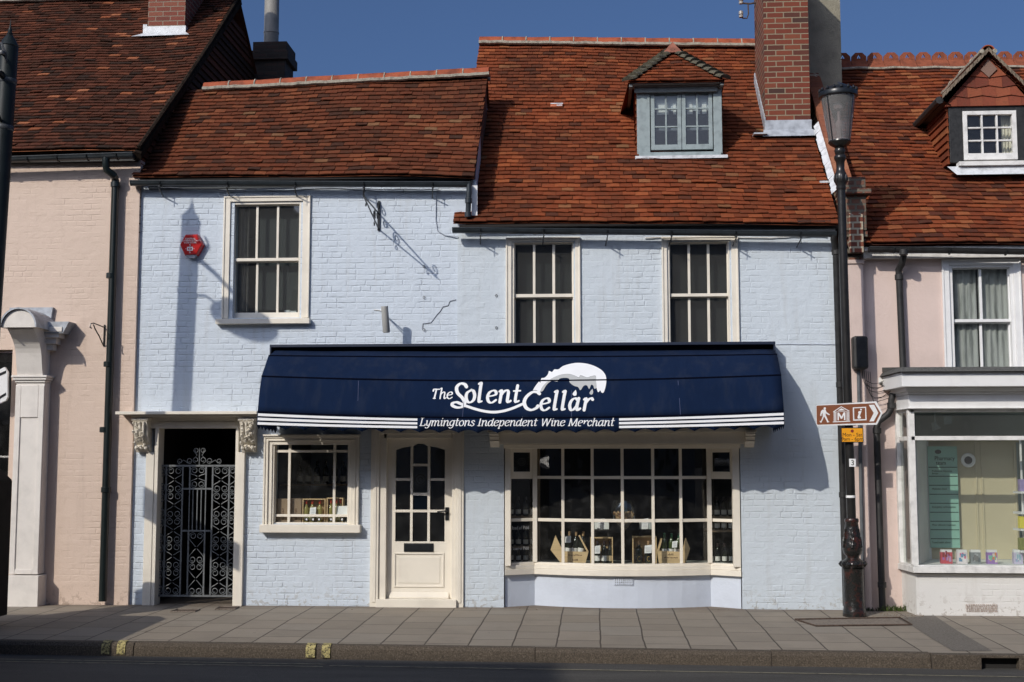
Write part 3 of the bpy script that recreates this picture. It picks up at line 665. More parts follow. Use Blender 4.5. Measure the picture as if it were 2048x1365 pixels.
for (W_o, c_, nm_) in ((W1o, (.030, .034, .034), 'grey'), (W2o, (.006, .008, .008), 'slate'), (W3o, (.006, .007, .007), 'dark')):
    m_ = MB(); x0_ = W_o[0] + (.27 if nm_ == 'grey' else 0); m_.box(x0_, W_o[1], .205, .212, W_o[2] + (.02 if nm_ != 'grey' else .12), W_o[3]); m_.build('pane_tone_sheet', mat(nm_ + '_pane_tone', c_, .85, .12, 3, dark=tuple(v * .8 for v in c_)), shop)  # added sheets behind the sashes; their greys stand in for reflections in the panes
# curtain behind the first window and papers on its sill
def curtain(parent, X0, X1, Y, Z0, Z1, m, folds=7, amp=.025):
    c = MB(); N = folds * 8; vs = []
    for zz in (Z0, (Z0 + Z1) / 2, Z1):
        for i in range(N + 1):
            t = i / N; vs.append((X0 + (X1 - X0) * t, Y + amp * math.sin(t * folds * 2 * math.pi) + rnd(-.003, .003), zz))
    fs = [(r_ * (N + 1) + i, r_ * (N + 1) + i + 1, (r_ + 1) * (N + 1) + i + 1, (r_ + 1) * (N + 1) + i) for r_ in range(2) for i in range(N)]
    c.add(vs, fs); return c.build('curtain', m, parent, smooth=True, auto=80)
M_curt = mat('grey_curtain', (.22, .20, .18), .9, .2, 8)
curtain(shop, P(470, 520, .2).x, P(498, 520, .2).x, .2, z(626, 480, .3), z(405, 480, .3), M_curt, 4)
for (a, b, c, d, rz) in ((569, 614, 579, 626, 1), (577, 614, 592, 626, 2)):
    q = rc(a, b, c, d, .2); m_ = MB(); m_.box(q[0], q[1], .195 + .012 * rz, .2 + .012 * rz, q[2], q[3])
    t = m_.build('greeting_card', M_white); tag(t, 'plain white card standing at the left on the upstairs window sill' if rz == 1 else 'white card with a red mark standing on the upstairs window sill', 'card')
    if rz == 2:
        r_ = MB(); qq = rc(582, 617, 588, 624, .21); r_.box(qq[0], qq[1], .2175, .2182 + .0, qq[2] + .02, qq[2] + .035); r_.build('red_mark', mat('red_ink', (.5, .05, .04)), t)
# ---- small ground floor window
q = rc(527, 873, 718, 1050, -.03); g = rc(551, 890, 697, 1045, .05); f = MB(); y = -.0
for i, (ins, yy) in enumerate(((0, -.055), (.022, -.042), (.04, -.052), (.055, -.03))):
    nx_ = (.022, .040, .055, .10)[i]
    X0, X1, Z1_ = q[0] + ins, q[1] - ins, q[3] - ins; w_ = nx_ - ins + .001 * i
    f.box(X0, X0 + w_, yy, .02, q[2], Z1_); f.box(X1 - w_, X1, yy, .02, q[2], Z1_); f.box(X0 + w_, X1 - w_, yy, .02, Z1_ - w_, Z1_)
f.box(q[0] - .01, q[1] + .01, -.075, .01, q[3] + .001, q[3] + .022)
f.box(q[0] + .1, g[0] - .004, -.012, .12, q[2] + .002, q[3] - .1); f.box(g[1] + .004, q[1] - .1, -.012, .12, q[2] + .002, q[3] - .1)
sw = f.build('display_window', M_cream, shop, bevel=.003)
f = MB(); frame_box(f, g[0] - .004, g[1] + .004, q[2] + .004, g[3] + .02, .03, .075, .012, g[2] - q[2] - .004, .02)
for a, b in bars(((576.5, 581.5), (666.5, 671.5)), .05, 960): f.box(a, b, .034, .07, g[2], g[3])
for a, b in ((905.5, 900.5), (1034, 1029)):
    z0_, z1_ = z(a, 620, .05), z(b, 620, .05); xs_ = [g[0]] + [v for p_ in bars(((576.5, 581.5), (666.5, 671.5)), .05, 960) for v in p_] + [g[1]]
    for i in (0, 2, 4): f.box(xs_[i], xs_[i + 1], .036, .068, z0_, z1_)
f.build('glazing_bars', M_cream, sw, bevel=.002)
m_ = MB(); m_.quad((g[0], .055, g[2]), (g[1], .055, g[2]), (g[1], .055, g[3]), (g[0], .055, g[3])); m_.build('pane', M_glass, sw)
m_ = MB(); m_.box(P(519, 1058, -.1).x, P(720, 1058, -.1).x, -.11, .03, z(1066, 620, -.1), z(1050, 620, -.1)); m_.build('sill', M_cream, sw, bevel=.006)
# ---- door
dX0, dX1 = P(742, 1040, 0).x, P(928, 1040, 0).x; dZ = z(859, 838)
f = MB(); w1 = P(758.5, 1040, 0).x - dX0
for s_, X in ((0, dX0), (1, dX1 - w1)):
    f.box(X, X + w1, -.045, .03, -.02, dZ); f.box(X + .028, X + w1 - .028, -.055, -.0455, .05, dZ)
f.box(dX0 + w1, dX1 - w1, -.04, .03, z(868, 838), dZ)
f.box(dX0 + w1, P(774, 1040, .05).x, -.02, .2, -.02, z(868, 838)); f.box(P(905, 1040, .05).x, dX1 - w1, -.02, .2, -.02, z(868, 838)); f.box(dX0 + w1 + .05, dX1 - w1 - .05, -.02, .2, z(877, 838, .05), z(868, 838))
f.box(dX0 + w1 - .02, dX1 - w1 + .02, -.09, .22, -.03, z(1198.5, 838, 0))
dfm = f.build('door_frame', M_cream, shop, bevel=.004)
DY = .07; L0, L1 = P(774, 1040, DY).x, P(905, 1040, DY).x; LZ0, LZ1 = z(1197, 838, DY), z(877, 838, DY)
cols_ = [(P(a, 990, DY).x, P(b, 990, DY).x) for a, b in ((791, 820.5), (825.5, 855), (860, 889.5))]
rowS = [(z(957, 838, DY), z(893, 838, DY)), (z(1020, 838, DY), z(962, 838, DY)), (z(1083.5, 838, DY), z(1025, 838, DY))]
rowC = [(z(928, 838, DY), z(888, 838, DY)), (z(986, 838, DY), z(933, 838, DY)), (z(1020, 838, DY), z(991.5, 838, DY)), rowS[2]]
holes = [(c[0], c[1], r_[0], r_[1]) for c in (cols_[0], cols_[2]) for r_ in rowS] + [(cols_[1][0], cols_[1][1], r_[0], r_[1]) for r_ in rowC]
door = build_wall('door', M_cream, shop, L0, L1, LZ0, LZ1, DY, .045, holes)
# arched head pieces and raised mouldings
for (c, zt, sl__) in ((cols_[0], rowS[0][1], 1), (cols_[2], rowS[0][1], -1), (cols_[1], rowC[0][1], 0)):
    h_ = .045; m_ = MB()
    if sl__ == 1: m_.prism([(c[0], zt), (c[0], zt - h_), (c[0] + (c[1] - c[0]) * .5, zt - h_ * .35), (c[1], zt)], DY + .002, DY + .043)
    elif sl__ == -1: m_.prism([(c[1], zt), (c[0], zt), (c[0] + (c[1] - c[0]) * .5, zt - h_ * .35), (c[1], zt - h_)], DY + .002, DY + .043)
    else:
        m_.prism([(c[0], zt), (c[0], zt - .03), (c[0] + .05, zt)], DY + .002, DY + .043); m_.prism([(c[1], zt), (c[1] - .05, zt), (c[1], zt - .03)], DY + .002, DY + .043)
    m_.build('arch_head', M_cream, door)
pX0, pX1, pZ0, pZ1 = rc(788, 1106, 888, 1175, DY)
m_ = MB(); frame_box(m_, pX0, pX1, pZ0, pZ1, DY - .012, DY + .001, .018); m_.box(pX0 + .05, pX1 - .05, DY - .006, DY + .001, pZ0 + .05, pZ1 - .05)
m_.build('panel', M_cream, door, bevel=.003)
m_ = MB(); m_.prism([(DY, LZ0), (DY - .04, LZ0), (DY - .04, LZ0 + .02), (DY, LZ0 + .075)], L0 + .04, L1 - .04, axis='x')
m_.build('weather_board', M_cream, door, bevel=.003)
m_ = MB(); m_.quad((L0 + .05, DY + .022, rowS[2][0]), (L1 - .05, DY + .022, rowS[2][0]), (L1 - .05, DY + .022, LZ1 - .03), (L0 + .05, DY + .022, LZ1 - .03)); m_.build('pane', M_glass, door)
m_ = MB(); a = rc(808, 1087, 867, 1104, DY); m_.box(a[0], a[1], DY - .012, DY + .004, a[2], a[3]); m_.box(a[0] + .02, a[1] - .02, DY - .017, DY - .011, a[2] + .02, a[3] - .015); m_.build('letter_plate', M_black, door, bevel=.002)
m_ = MB(); a = rc(890.5, 1015, 898, 1041, DY); m_.box(a[0], a[1], DY - .012, DY, a[2], a[3])
hz = (a[2] + a[3]) / 2 + .03; hx = (a[0] + a[1]) / 2; m_.tube([(hx, DY - .01, hz), (hx, DY - .05, hz), (hx - .03, DY - .055, hz + .003), (hx - .115, DY - .055, hz - .004)], [.012, .011, .010, .008], 8); m_.build('handle', M_black, door, bevel=.001)
# round emblem and OPEN style sign on the door glass
cx, cz = (cols_[1][0] + cols_[1][1]) / 2, (rowC[1][0] + rowC[1][1]) / 2; m_ = MB()
for r_, w_ in ((.062, .002), (.055, .001), (.03, .002), (.02, .0015)):
    m_.tube([(cx + r_ * math.cos(t), DY + .018, cz + r_ * math.sin(t)) for t in [k * math.pi / 12 for k in range(24 if r_ > .05 else 19)]], w_, 4, closed=r_ > .05)
m_.build('emblem_transfer', mat('frosted_grey', (.16, .17, .17), .8), door)
m_ = MB(); m_.box(cols_[1][0] + .008, cols_[1][1] - .008, DY + .012, DY + .017, rowC[2][0] + .006, rowC[2][1] - .006); os_ = m_.build('open_sign', mat('dark_blue_card', (.004, .007, .012), 1, spec=.05), door)
# ---- passage doorway: jambs, header, shelf, carved corbels
f = MB(); jx = [P(a, 1040, -.05).x for a in (289, 311, 468, 487)]; ztop = z(832, 385, -.05)
f.box(jx[0], jx[1] - .035, -.06, .03, -.02, z(905, 300, -.05)); f.box(jx[2] + .035, jx[3], -.06, .03, -.02, z(905, 480, -.05))
f.box(jx[1] - .035, jx[1] + .012, -.05, .16, -.02, z(857, 385, -.05)); f.box(jx[2] - .0, jx[2] + .035, -.05, .16, -.02, z(857, 385, -.05))
f.box(jx[0] - .02, jx[3] + .0, -.05, .2, z(857, 385, -.05), z(832, 385, -.05))
f.box(jx[1], jx[2], -.075, -.0505, z(842, 385, -.05), z(833, 385, -.05)); f.box(jx[1], jx[2], -.062, -.0505, z(852, 385, -.05), z(844, 385, -.05))
gf = f.build('passage_frame', M_cream, shop, bevel=.004)
f = MB(); f.box(P(231, 825, -.3).x, P(514, 825, -.3).x, -.31, .02, z(829, 385, -.3), z(823, 385, -.3)); f.box(P(262, 825, -.24).x, P(514, 825, -.24).x, -.24, -.0, z(834, 385, -.24), z(829, 385, -.3) - .001)
f.build('shelf', M_cream, gf, bevel=.003)
def corbel(px):
    random.seed(int(px)); c = MB(); X = P(px, 870, -.12).x; zt = z(836, px, -.15); zb = z(905, px, -.1); H = zt - zb
    c.prism([(0.02, zt), (-.21, zt), (-.21, zt - .05), (-.185, zt - .09), (-.17, zt - .2), (-.13, zt - .28), (-.06, zt - .33), (-.10, zb + .05), (-.07, zb), (.02, zb + .01)], X - .085, X + .085, axis='x')
    c.box(X - .10, X + .10, -.225, .01, zt - .035, zt - .001)
    # acanthus leaves: ribs and curled lobes
    for s_ in (-1, 0, 1):
        c.tube([(X + s_ * .05, -.215, zt - .05), (X + s_ * .045, -.205, zt - .12), (X + s_ * .04, -.19, zt - .2), (X + s_ * .02, -.15, zt - .28)], [.012, .018, .016, .010], 7)
    for i in range(26):
        t = i / 26; zz = zt - .06 - t * (H - .10); yy = -.20 + .12 * max(0, t - .35); xx = X + rnd(-.08, .08); r_ = rnd(.012, .022)
        c.tube([(xx - .012, yy + .01, zz + .015), (xx, yy - .018, zz), (xx + rnd(-.012, .012), yy - .004, zz - .022)], [r_ * .4, r_, r_ * .4], 7)
    for s_ in (-1, 1): c.lathe([(.0, -.02), (.022, -.016), (.03, 0), (.022, .016), (0, .02)], (X + s_ * .06, -.13, zb + .055), 10, Matrix.Rotation(R(90), 3, 'Y'))
    c.lathe([(0, -.02), (.02, -.014), (.028, 0), (.02, .014), (0, .02)], (X, -.115, zb + .05), 10)
    c.build('corbel', mat('carved_cream', (.70, .65, .55), .75, .12, 20, .004, 40, dark=(.5, .45, .36)), gf, smooth=True, auto=50)
corbel(284); corbel(496)
# ---- bay window: recessed side lights and a bowed front
xA_, xB_, xC_, xD_ = P(1010, 1030, 0).x, P(1069, 1030, .22).x, P(1420, 1030, .22).x, P(1480, 1030, 0).x
bmid = -.04
def bowY(x):
    t = (x - xB_) / (xC_ - xB_) * 2 - 1; return .22 + (bmid - .22) * (1 - t * t)
def bp(x, off=0):
    if x < xB_: return .0 + .22 * (x - xA_) / (xB_ - xA_) + off
    if x > xC_: return .22 * (xD_ - x) / (xD_ - xC_) + off
    return bowY(x) + off
bxs = [xA_, xB_] + [xB_ + (xC_ - xB_) * i / 12 for i in range(1, 12)] + [xC_, xD_]
def band(mb, za, zb, o0, o1, xs_):     # ribbon following the bay plan between two depths
    for a, b in zip(xs_, xs_[1:]):
        A0, A1, B0, B1 = bp(a, o0), bp(a, o1), bp(b, o0), bp(b, o1)
        if a in (xA_, xC_): A1 = A1
        mb.add([(a, A0, za), (b, B0, za), (b, B1, za), (a, A1, za), (a, A0, zb), (b, B0, zb), (b, B1, zb), (a, A1, zb)],
               [(0, 3, 2, 1), (4, 5, 6, 7), (0, 1, 5, 4), (2, 3, 7, 6)] + ([(3, 0, 4, 7)] if a == xs_[0] else []) + ([(1, 2, 6, 5)] if b == xs_[-1] else []))
def bz(py, px=1245): return P(px, py, .02).z
Zs0, Zs1 = bz(1153), bz(1133); Zg0, Zg1 = bz(1128), bz(897); ZT = bz(889)
# masonry plinth
m_ = MB(); band(m_, -.03, Zs0 + .006, .03, .3, bxs)
pl = m_.build('bay_plinth', M_bluesm, shop, smooth=True, auto=25)
vx = P(1247, 1163, bp(P(1247, 1163, 0).x, .03)).x; vz = bz(1163); m_ = MB(); yv = bp(vx, .03)
m_.box(vx - .115, vx + .115, yv - .008, yv + .004, vz - .045, vz + .045); vb = m_.build('air_brick', M_bluesm, pl)
m_ = MB(); random.seed(4)
for i in range(9):
    for j in range(4):
        m_.box(vx - .10 + i * .0245, vx - .10 + i * .0245 + rnd(.008, .014), yv - .0095, yv - .0075, vz - .036 + j * .02, vz - .036 + j * .02 + rnd(.006, .011))
m_.build('vent_hole', M_black, vb)
m_ = MB(); band(m_, Zs0 + .006, Zs0 + .075, -.035, .18, bxs); band(m_, Zs0 + .076, Zs1, -.015, .18, bxs); band(m_, Zs1, Zg0, .02, .12, bxs)
bay = m_.build('bay_window', M_cream, shop, bevel=.004)
m_ = MB(); y_ = .02
cx_ = [P(a, 1030, .02).x for a in (1125.5, 1185, 1245, 1306.5, 1363)]
def mull(x, w_, za, zb, d0=.028, d1=.075): m_.box(x - w_ / 2, x + w_ / 2, bp(x) + d0, bp(x) + d1, za, zb)
for x in cx_: mull(x, .036, Zg0, ZT)
mull(xB_ + .005, .055, Zg0, ZT, .0, .07); mull(xC_ - .005, .055, Zg0, ZT, .0, .07)
m_.box(xA_, xA_ + .07, -.02, .09, Zs1, ZT); m_.box(xD_ - .085, xD_, -.02, .09, Zs1, ZT)
inner = bxs[1:-1]
for (a, b) in ((958.5, 952.5), (1045, 1038.5)):
    for s_ in ([bxs[0], bxs[1]], inner, [bxs[-2], bxs[-1]]): band(m_, bz(a), bz(b), .034, .07, s_)
# top rails and small vent casements in the side lights
band(m_, Zg1, ZT, .0, .12, bxs)
def patch_on(side, x0, x1, za, zb, d0, d1):
    m_.add([(x0, bp(x0, d0), za), (x1, bp(x1, d0), za), (x1, bp(x1, d1), za), (x0, bp(x0, d1), za), (x0, bp(x0, d0), zb), (x1, bp(x1, d0), zb), (x1, bp(x1, d1), zb), (x0, bp(x0, d1), zb)],
           [(0, 3, 2, 1), (4, 5, 6, 7), (0, 1, 5, 4), (1, 2, 6, 5), (2, 3, 7, 6), (3, 0, 4, 7)])
for (a, b, c, d) in ((1019, 1066, 1027, 1059), (1421, 1470, 1427, 1460)):
    X0, X1, x0, x1 = [P(v, 930, .1).x for v in (a, b, c, d)]; zt, zb = bz(896), bz(953); gt, gb = bz(905), bz(944)
    patch_on(0, X0, x0, zb, zt, .02, .07); patch_on(0, x1, X1, zb, zt, .02, .07); patch_on(0, x0, x1, gt, zt, .02, .07); patch_on(0, x0, x1, zb, gb, .02, .07)
m_.build('glazing_bars', M_cream, bay, bevel=.003)
m_ = MB()
for a, b in zip(bxs, bxs[1:]): m_.quad((a, bp(a, .055), Zg0), (b, bp(b, .055), Zg0), (b, bp(b, .055), Zg1), (a, bp(a, .055), Zg1))
m_.build('pane', M_glass, bay)
# window board and ceiling of the bay, display stage
m_ = MB(); m_.add([(x, bp(x, .1), Zs1 - .0) for x in bxs] + [(xD_, .95, Zs1), (xA_, .95, Zs1)], [tuple(range(len(bxs) + 2))]); m_.box(xA_, xD_, .96, .98, -.02, Zs1)
m_.build('window_board', mat('window_board', (.40, .42, .38), .6), bay)
m_ = MB(); fx0, fx1 = P(982, 875, -.12).x, P(1506, 875, -.12).x
m_.box(fx0, fx1, -.13, .24, ZT, z(865, 1245, -.12)); m_.box(fx0 - .04, fx1 + .04, -.18, -.0, z(864.5, 1245, -.15), z(856, 1245, -.15))
for i in range(2): m_.box(BYo[0] + .0, BYo[1], -.05 - .025 * i, .1, ZT - .001 + .0 * i - .05 + .024 * i, ZT - .027 + .024 * i)
m_.build('bay_fascia', M_cream, bay, bevel=.004)
for a in (989, 1500):
    X = P(a, 880, -.15).x; m_ = MB(); zt = z(862, a, -.15) + .003; zb = z(895, a, -.15)
    m_.prism([(-.02, zt), (-.24, zt), (-.24, zt - .05), (-.20, zt - .07), (-.17, zb + .07), (-.11, zb + .03), (-.08, zb), (-.02, zb)], X - .055, X + .055, axis='x')
    for i in range(3): m_.box(X - .061, X + .061, -.246 + .03 * i, -.1, zt - .03 - .05 * i, zt - .02 - .05 * i)
    m_.build('bracket', M_cream, bay, bevel=.003)

# ================================================================== DORMER of the taller roof (part of the shop building)
q0 = on_roof(SR_, 0, 0, 0, 1360, 314); DYf = q0.y - .02
d = rc(1274, 166, 1444, 309, DYf)
dz0, dz1 = d[2], d[3]; dX0_, dX1_ = d[0], d[1]
def roofz(S, y):  # height of the slope at depth y in the middle
    a = S(.5, 0); b = S(.5, 1); t = (y - a.y) / (b.y - a.y); return a.z + (b.z - a.z) * t
yback = lambda S, zz: S(.5, 0).y + (zz - S(.5, 0).z) / (S(.5, 1).z - S(.5, 0).z) * (S(.5, 1).y - S(.5, 0).y)
dorm = MB(); yb_ = yback(SR_, dz1) + .15
gq = rc(1300, 172, 1427, 300, DYf)
dorm.box(dX0_, gq[0] - .0, DYf, DYf + .10, dz0, dz1 - .02); dorm.box(gq[1], dX1_, DYf, DYf + .10, dz0, dz1 - .02)
dorm.box(dX0_ + .02, dX1_ - .02, DYf - .035, DYf + .12, dz0 - .03, gq[2] - .035); dorm.box(gq[0], gq[1], DYf, DYf + .1, gq[3] + .0, dz1 - .02)
dm = dorm.build('dormer', M_greypaint, shop, bevel=.005)
# hanging tile cheeks
for X, s_ in ((dX0_, -1), (dX1_, 1)):
    m_ = MB(); n_ = 11
    for i in range(n_):
        za, zb = dz0 + (dz1 - dz0) * i / n_, dz0 + (dz1 - dz0) * (i + 1) / n_; ya, yb2 = DYf + .06, yback(SR_, za) + .1
        m_.add([(X + s_ * .022, ya, za), (X + s_ * .022, yb2, za), (X + s_ * .006, yb2, zb), (X + s_ * .006, ya, zb), (X, ya, za), (X, yb2, za)], [(0, 1, 2, 3), (0, 1, 5, 4), (0, 3, 4)])
    m_.build('cheek', T_red, dm)
m_ = MB(); cen = (gq[0] + gq[1]) / 2; stw = .042
for (a, b) in ((gq[0] + .012, cen - .004), (cen + .004, gq[1] - .012)):
    frame_box(m_, a, b, gq[2] + .006, gq[3] - .01, DYf + .012, DYf + .055, .05, .07, .05)
    xi0, xi1, zi0, zi1 = a + .05, b - .05, gq[2] + .076, gq[3] - .06
    xm = (xi0 + xi1) / 2; m_.box(xm - .011, xm + .011, DYf + .018, DYf + .05, zi0, zi1)
    for k in (1, 2):
        zz = zi0 + (zi1 - zi0) * k / 3; m_.box(xi0, xm - .011, DYf + .019, DYf + .049, zz - .010, zz + .010); m_.box(xm + .011, xi1, DYf + .019, DYf + .049, zz - .010, zz + .010)
cs = m_.build('casement', M_greypaint, dm, bevel=.003)
m_ = MB(); m_.quad((gq[0] + .03, DYf + .035, gq[2] + .02), (gq[1] - .03, DYf + .035, gq[2] + .02), (gq[1] - .03, DYf + .035, gq[3] - .02), (gq[0] + .03, DYf + .035, gq[3] - .02)); m_.build('pane', M_glassup, cs)
room(dm, dX0_ + .05, dX1_ - .05, DYf + .10, DYf + 1.6, dz0, dz1 - .03, mat('dormer_room', (.10, .13, .16), .9), 'dormer_room')
m_ = MB(); bz0, bz1 = z(262, 1360, DYf), z(200, 1360, DYf); m_.box(gq[0] - .03, gq[1] + .03, DYf + .11, DYf + .118, P(1360, 222, DYf + .11).z, P(1360, 172, DYf).z); bl = m_.build('roller_blind', mat('pale_blind', (.62, .66, .70), .9, .04, 3), dm)
for (a, b) in ((1313, 1337), (1346, 1352), (1374, 1385), (1392, 1400), (1404, 1413)): m_ = MB(); m_.box(P(a, 216, DYf + .10).x, P(b, 216, DYf + .10).x, DYf + .095, DYf + .105, P(1360, 229, DYf + .1).z, P(1360, 206, DYf + .1).z); m_.build('blind_fringe', mat('white_cloth', (.82, .82, .80), .9, .03, 3), dm)
m_ = MB(); m_.box(gq[0] - .02, gq[1] + .02, DYf + .10, DYf + .112, P(1360, 262, DYf + .1).z, P(1360, 256, DYf + .1).z); m_.build('rail', mat('rail_grey', (.16, .18, .20), .7), dm)
def cut_roof(ro, x0, x1, y0, y1):
    off = Vector(ro.parent.location); bm = bmesh.new(); bm.from_mesh(ro.data)
    dl = [f for f in bm.faces if x0 < (f.calc_center_median()).x < x1 and y0 < f.calc_center_median().y < y1]
    bmesh.ops.delete(bm, geom=dl, context='FACES'); bm.to_mesh(ro.data); bm.free()
cut_roof(roofR, dX0_ + .05, dX1_ - .05, DYf + .10, yb_ - .1)
# dormer roof: hipped front with side slopes running back
ex0, ex1 = P(1257, 160, DYf - .2).x, P(1449, 158, DYf - .2).x; ez = P(1350, 163, DYf - .2).z; ax_ = P(1345, 100, DYf + .5)
ay = DYf + .62; az = P(1345, 103, ay).z; F0, F1, AP = Vector((ex0, DYf - .2, ez)), Vector((ex1, DYf - .2, ez)), Vector((ax_.x, ay, az))
yr_ = yback(SR_, az) + .1; BR = Vector((AP.x, yr_, az + .0)); ys0 = yback(SR_, ez - .16) + .12
B0, B1 = Vector((ex0 - .10, ys0, ez - .16)), Vector((ex1 + .04, ys0, ez - .10))
kf = lambda u, v: abs(u - .5) * 2 < 1 - v + .02
rf, Sd, nd_ = slope('dormer_roof', F0, F1, F0 + Vector((0, AP.y - F0.y, AP.z - F0.z)), F1 + Vector((0, AP.y - F1.y, AP.z - F1.z)), T_red, dm, gauge=.1, sag=0, wav=.003, keep=kf, seed=9)
for (A, B, C, D) in ((B0, F0, BR, AP), (F1, B1, AP, BR)):
    m_ = MB(); n2 = 9; # courses along the side slope
    for i in range(n2):
        t0, t1 = i / n2, (i + 1) / n2
        a0, b0, a1, b1 = A.lerp(C, t0), B.lerp(D, t0), A.lerp(C, t1), B.lerp(D, t1); up_ = Vector((0, 0, .02))
        m_.add([a0 + up_, b0 + up_, b1, a1, a0, b0], [(0, 1, 2, 3), (0, 1, 5, 4)])
    m_.build('side_slope', T_red, rf)
m_ = MB(); random.seed(8)
for (A, B) in ((F0, AP), (F1, AP)):          # bonnet hip tiles
    for i in range(9):
        a = A.lerp(B, i / 9); b = A.lerp(B, (i + 1.25) / 9); dr_ = (b - a).normalized(); sd = dr_.cross(Vector((0, 0, 1))).normalized(); up_ = sd.cross(dr_)
        if up_.z < 0: up_ = -up_
        vs = []
        for q, rr in ((a + up_ * .028, .095), (b, .065)):
            for k in range(7):
                t = math.pi * k / 6; vs.append(q + sd * math.cos(t) * rr + up_ * math.sin(t) * rr * .6)
        m_.add(vs, [(k, k + 1, k + 8, k + 7) for k in range(6)] + [tuple(range(7))])
m_.build('hip_tiles', M_hip, rf)
m_ = MB(); sA, sB = AP + Vector((0, -.14, .03)), AP + Vector((0, -.02, .03)); m_.tube([sA, sB], [.09, .09], 10); m_.tube([sA + Vector((0, -.01, 0)), sA], .105, 10)
m_.add([AP + Vector((-.13, -.17, -.07)), AP + Vector((.13, -.17, -.07)), AP + Vector((0, -.13, .09)), AP + Vector((-.13, .3, -.05)), AP + Vector((.13, .3, -.05)), AP + Vector((0, .3, .10))], [(0, 1, 2), (0, 2, 5, 3), (1, 4, 5, 2), (3, 5, 4)])
m_.v = m_.v[-6:]; m_.f = [(0, 1, 2), (0, 2, 5, 3), (1, 4, 5, 2), (3, 5, 4)]; m_.build('apex_tile', mat('apex_tile', (.30, .11, .07), .85, .3, 10), rf)
m_ = MB(); m_.box(ex0 + .08, ex1 - .08, DYf - .06, DYf - .03, ez - .10, ez - .021); m_.box(ex0 + .04, ex1 - .04, DYf - .17, DYf + .06, ez - .02, ez - .004); m_.box(dX0_ + .0, dX1_ - .0, DYf - .10, DYf - .001, dz1 - .07, ez - .021)
for X in (ex0 + .01, ex1 - .05): m_.box(X, X + .04, DYf - .16, ys0, ez - .05, ez - .004)
m_.build('fascia', mat('shaded_fascia_grey', (.16, .18, .18), .7, .2, 10), dm)  # fascia grey darkened for the shade under the dormer eaves
m_ = MB(); lq = on_roof(SR_, 0, 0, 0, 1360, 314); m_.box(P(1270, 314, lq.y).x, P(1454, 314, lq.y).x, lq.y - .10, lq.y + .04, lq.z - .045, lq.z - .005); m_.build('lead_apron', M_leadw, dm)

# ================================================================== CHIMNEYS at the right end of the taller roof
cq = on_roof(SR_, 0, 0, 0, 1575, 268); cy = cq.y
cX0, cX1 = P(1531, 238, cy).x, P(1621, 238, cy).x
_sx = P(1682.5, 45, cy + .95); _d = (_sx.x - cX1) / .68; ctop = _sx.z + .75 * _d; print('chimney top', ctop)
chim = MB(); chim.box(cX0, cX1, cy, cy + .95, cq.z - .3, ctop); chm = chim.build('chimney', M_brick, shop)
m_ = MB(); a = rc(1531, 240, 1624, 262, cy - .02); m_.box(cX0 - .01, cX1 + .012, cy - .014, cy + .1, a[2], a[3])
m_.add([(cX0 - .03, cy - .016, a[2] + .02), (cX1 + .03, cy - .016, a[2] + .02), (cX1 + .06, cy - .14, a[2] - .10), (cX0 - .06, cy - .14, a[2] - .10)], [(0, 1, 2, 3)])
m_.box(P(1507, 272, cy - .12).x, cX0, cy - .17, cy - .0, a[2] - .075, a[2] - .055)
m_.build('lead_flashing', M_lead, chm)
m_ = MB(); st = []
for i in range(13):
    yy = cy + .95 * i / 12; zz = roofz(SR_, yy); m_.box(cX0 - .012, cX0 + .01, yy, yy + .075, zz - .05, zz + .17)
m_.build('stepped_flashing', M_lead, chm)
sY = cy + .95; sX0, sX1 = P(1605, 100, sY).x, P(1683, 100, sY).x
m_ = MB(); m_.box(cX1 - .25, P(1682.5, 100, sY).x, sY + .003, sY + 1.0, cq.z + .2, 11.5); rch = m_.build('rendered_chimney', M_rough, shop)
# iron bracket with insulators on the chimney
m_ = MB(); ib = cy + .55
def ip(a, b, dy=0): return P(a, b, ib + dy)
m_.tube([ip(1511, 6), ip(1500, 8), ip(1486, 7), ip(1481, 5)], .013, 6); m_.tube([ip(1496, 9), ip(1497, 28), ip(1494, 37), ip(1486, 37), ip(1483, 34)], .010, 6)
ibk = m_.build('insulator_bracket', M_rust, chm)
for a, b in ((1482, 2), (1482, 29)):
    m_ = MB(); q = ip(a, b); m_.lathe([(.0, -.05), (.03, -.045), (.032, -.02), (.022, -.01), (.034, .0), (.03, .04), (.016, .05), (0, .05)], q, 10); m_.build('insulator', mat('porcelain', (.36, .33, .30), .4), ibk, smooth=True)
# party wall coping running down the slope, with lead on its left and the corbelled foot
RPY = 3.4
PEL, PER = P(1733, 488, -.2), Vector((6.6, -.3, 0)); PER.z = P(2046, 494, -.2).z - .02
PRz = P(1760, 128, RPY).z
cpX0, cpX1 = P(1697, 480, -.3).x + .0, P(1731, 480, -.3).x
m_ = MB(); y0c, y1c = -.28, sY + .1; zc = lambda y: roofz(SR_, y) + .15
m_.prism([(y0c, zc(y0c)), (y1c, zc(y1c)), (y1c, zc(y1c) - .8), (y0c, zc(y0c) - .45)], cpX0 + .02, cpX1 - .02, axis='x')
cop = m_.build('party_wall', M_brickcop, shop)
m_ = MB(); random.seed(5); yy = y0c + .5
while yy < y1c - .3:
    L_ = .105; za, zb = zc(yy), zc(yy + L_); m_.add([(cpX0 - .01, yy, za + .035), (cpX1 - .02, yy, za + .035), (cpX1 - .02, yy + L_, zb + .035), (cpX0 - .01, yy + L_, zb + .035), (cpX0 - .01, yy, za - .06), (cpX1 - .02, yy, za - .06), (cpX1 - .02, yy + L_, zb - .06), (cpX0 - .01, yy + L_, zb - .06)],
        [(0, 1, 2, 3), (0, 4, 5, 1), (1, 5, 6, 2), (3, 7, 4, 0), (2, 6, 7, 3)]); yy += .115
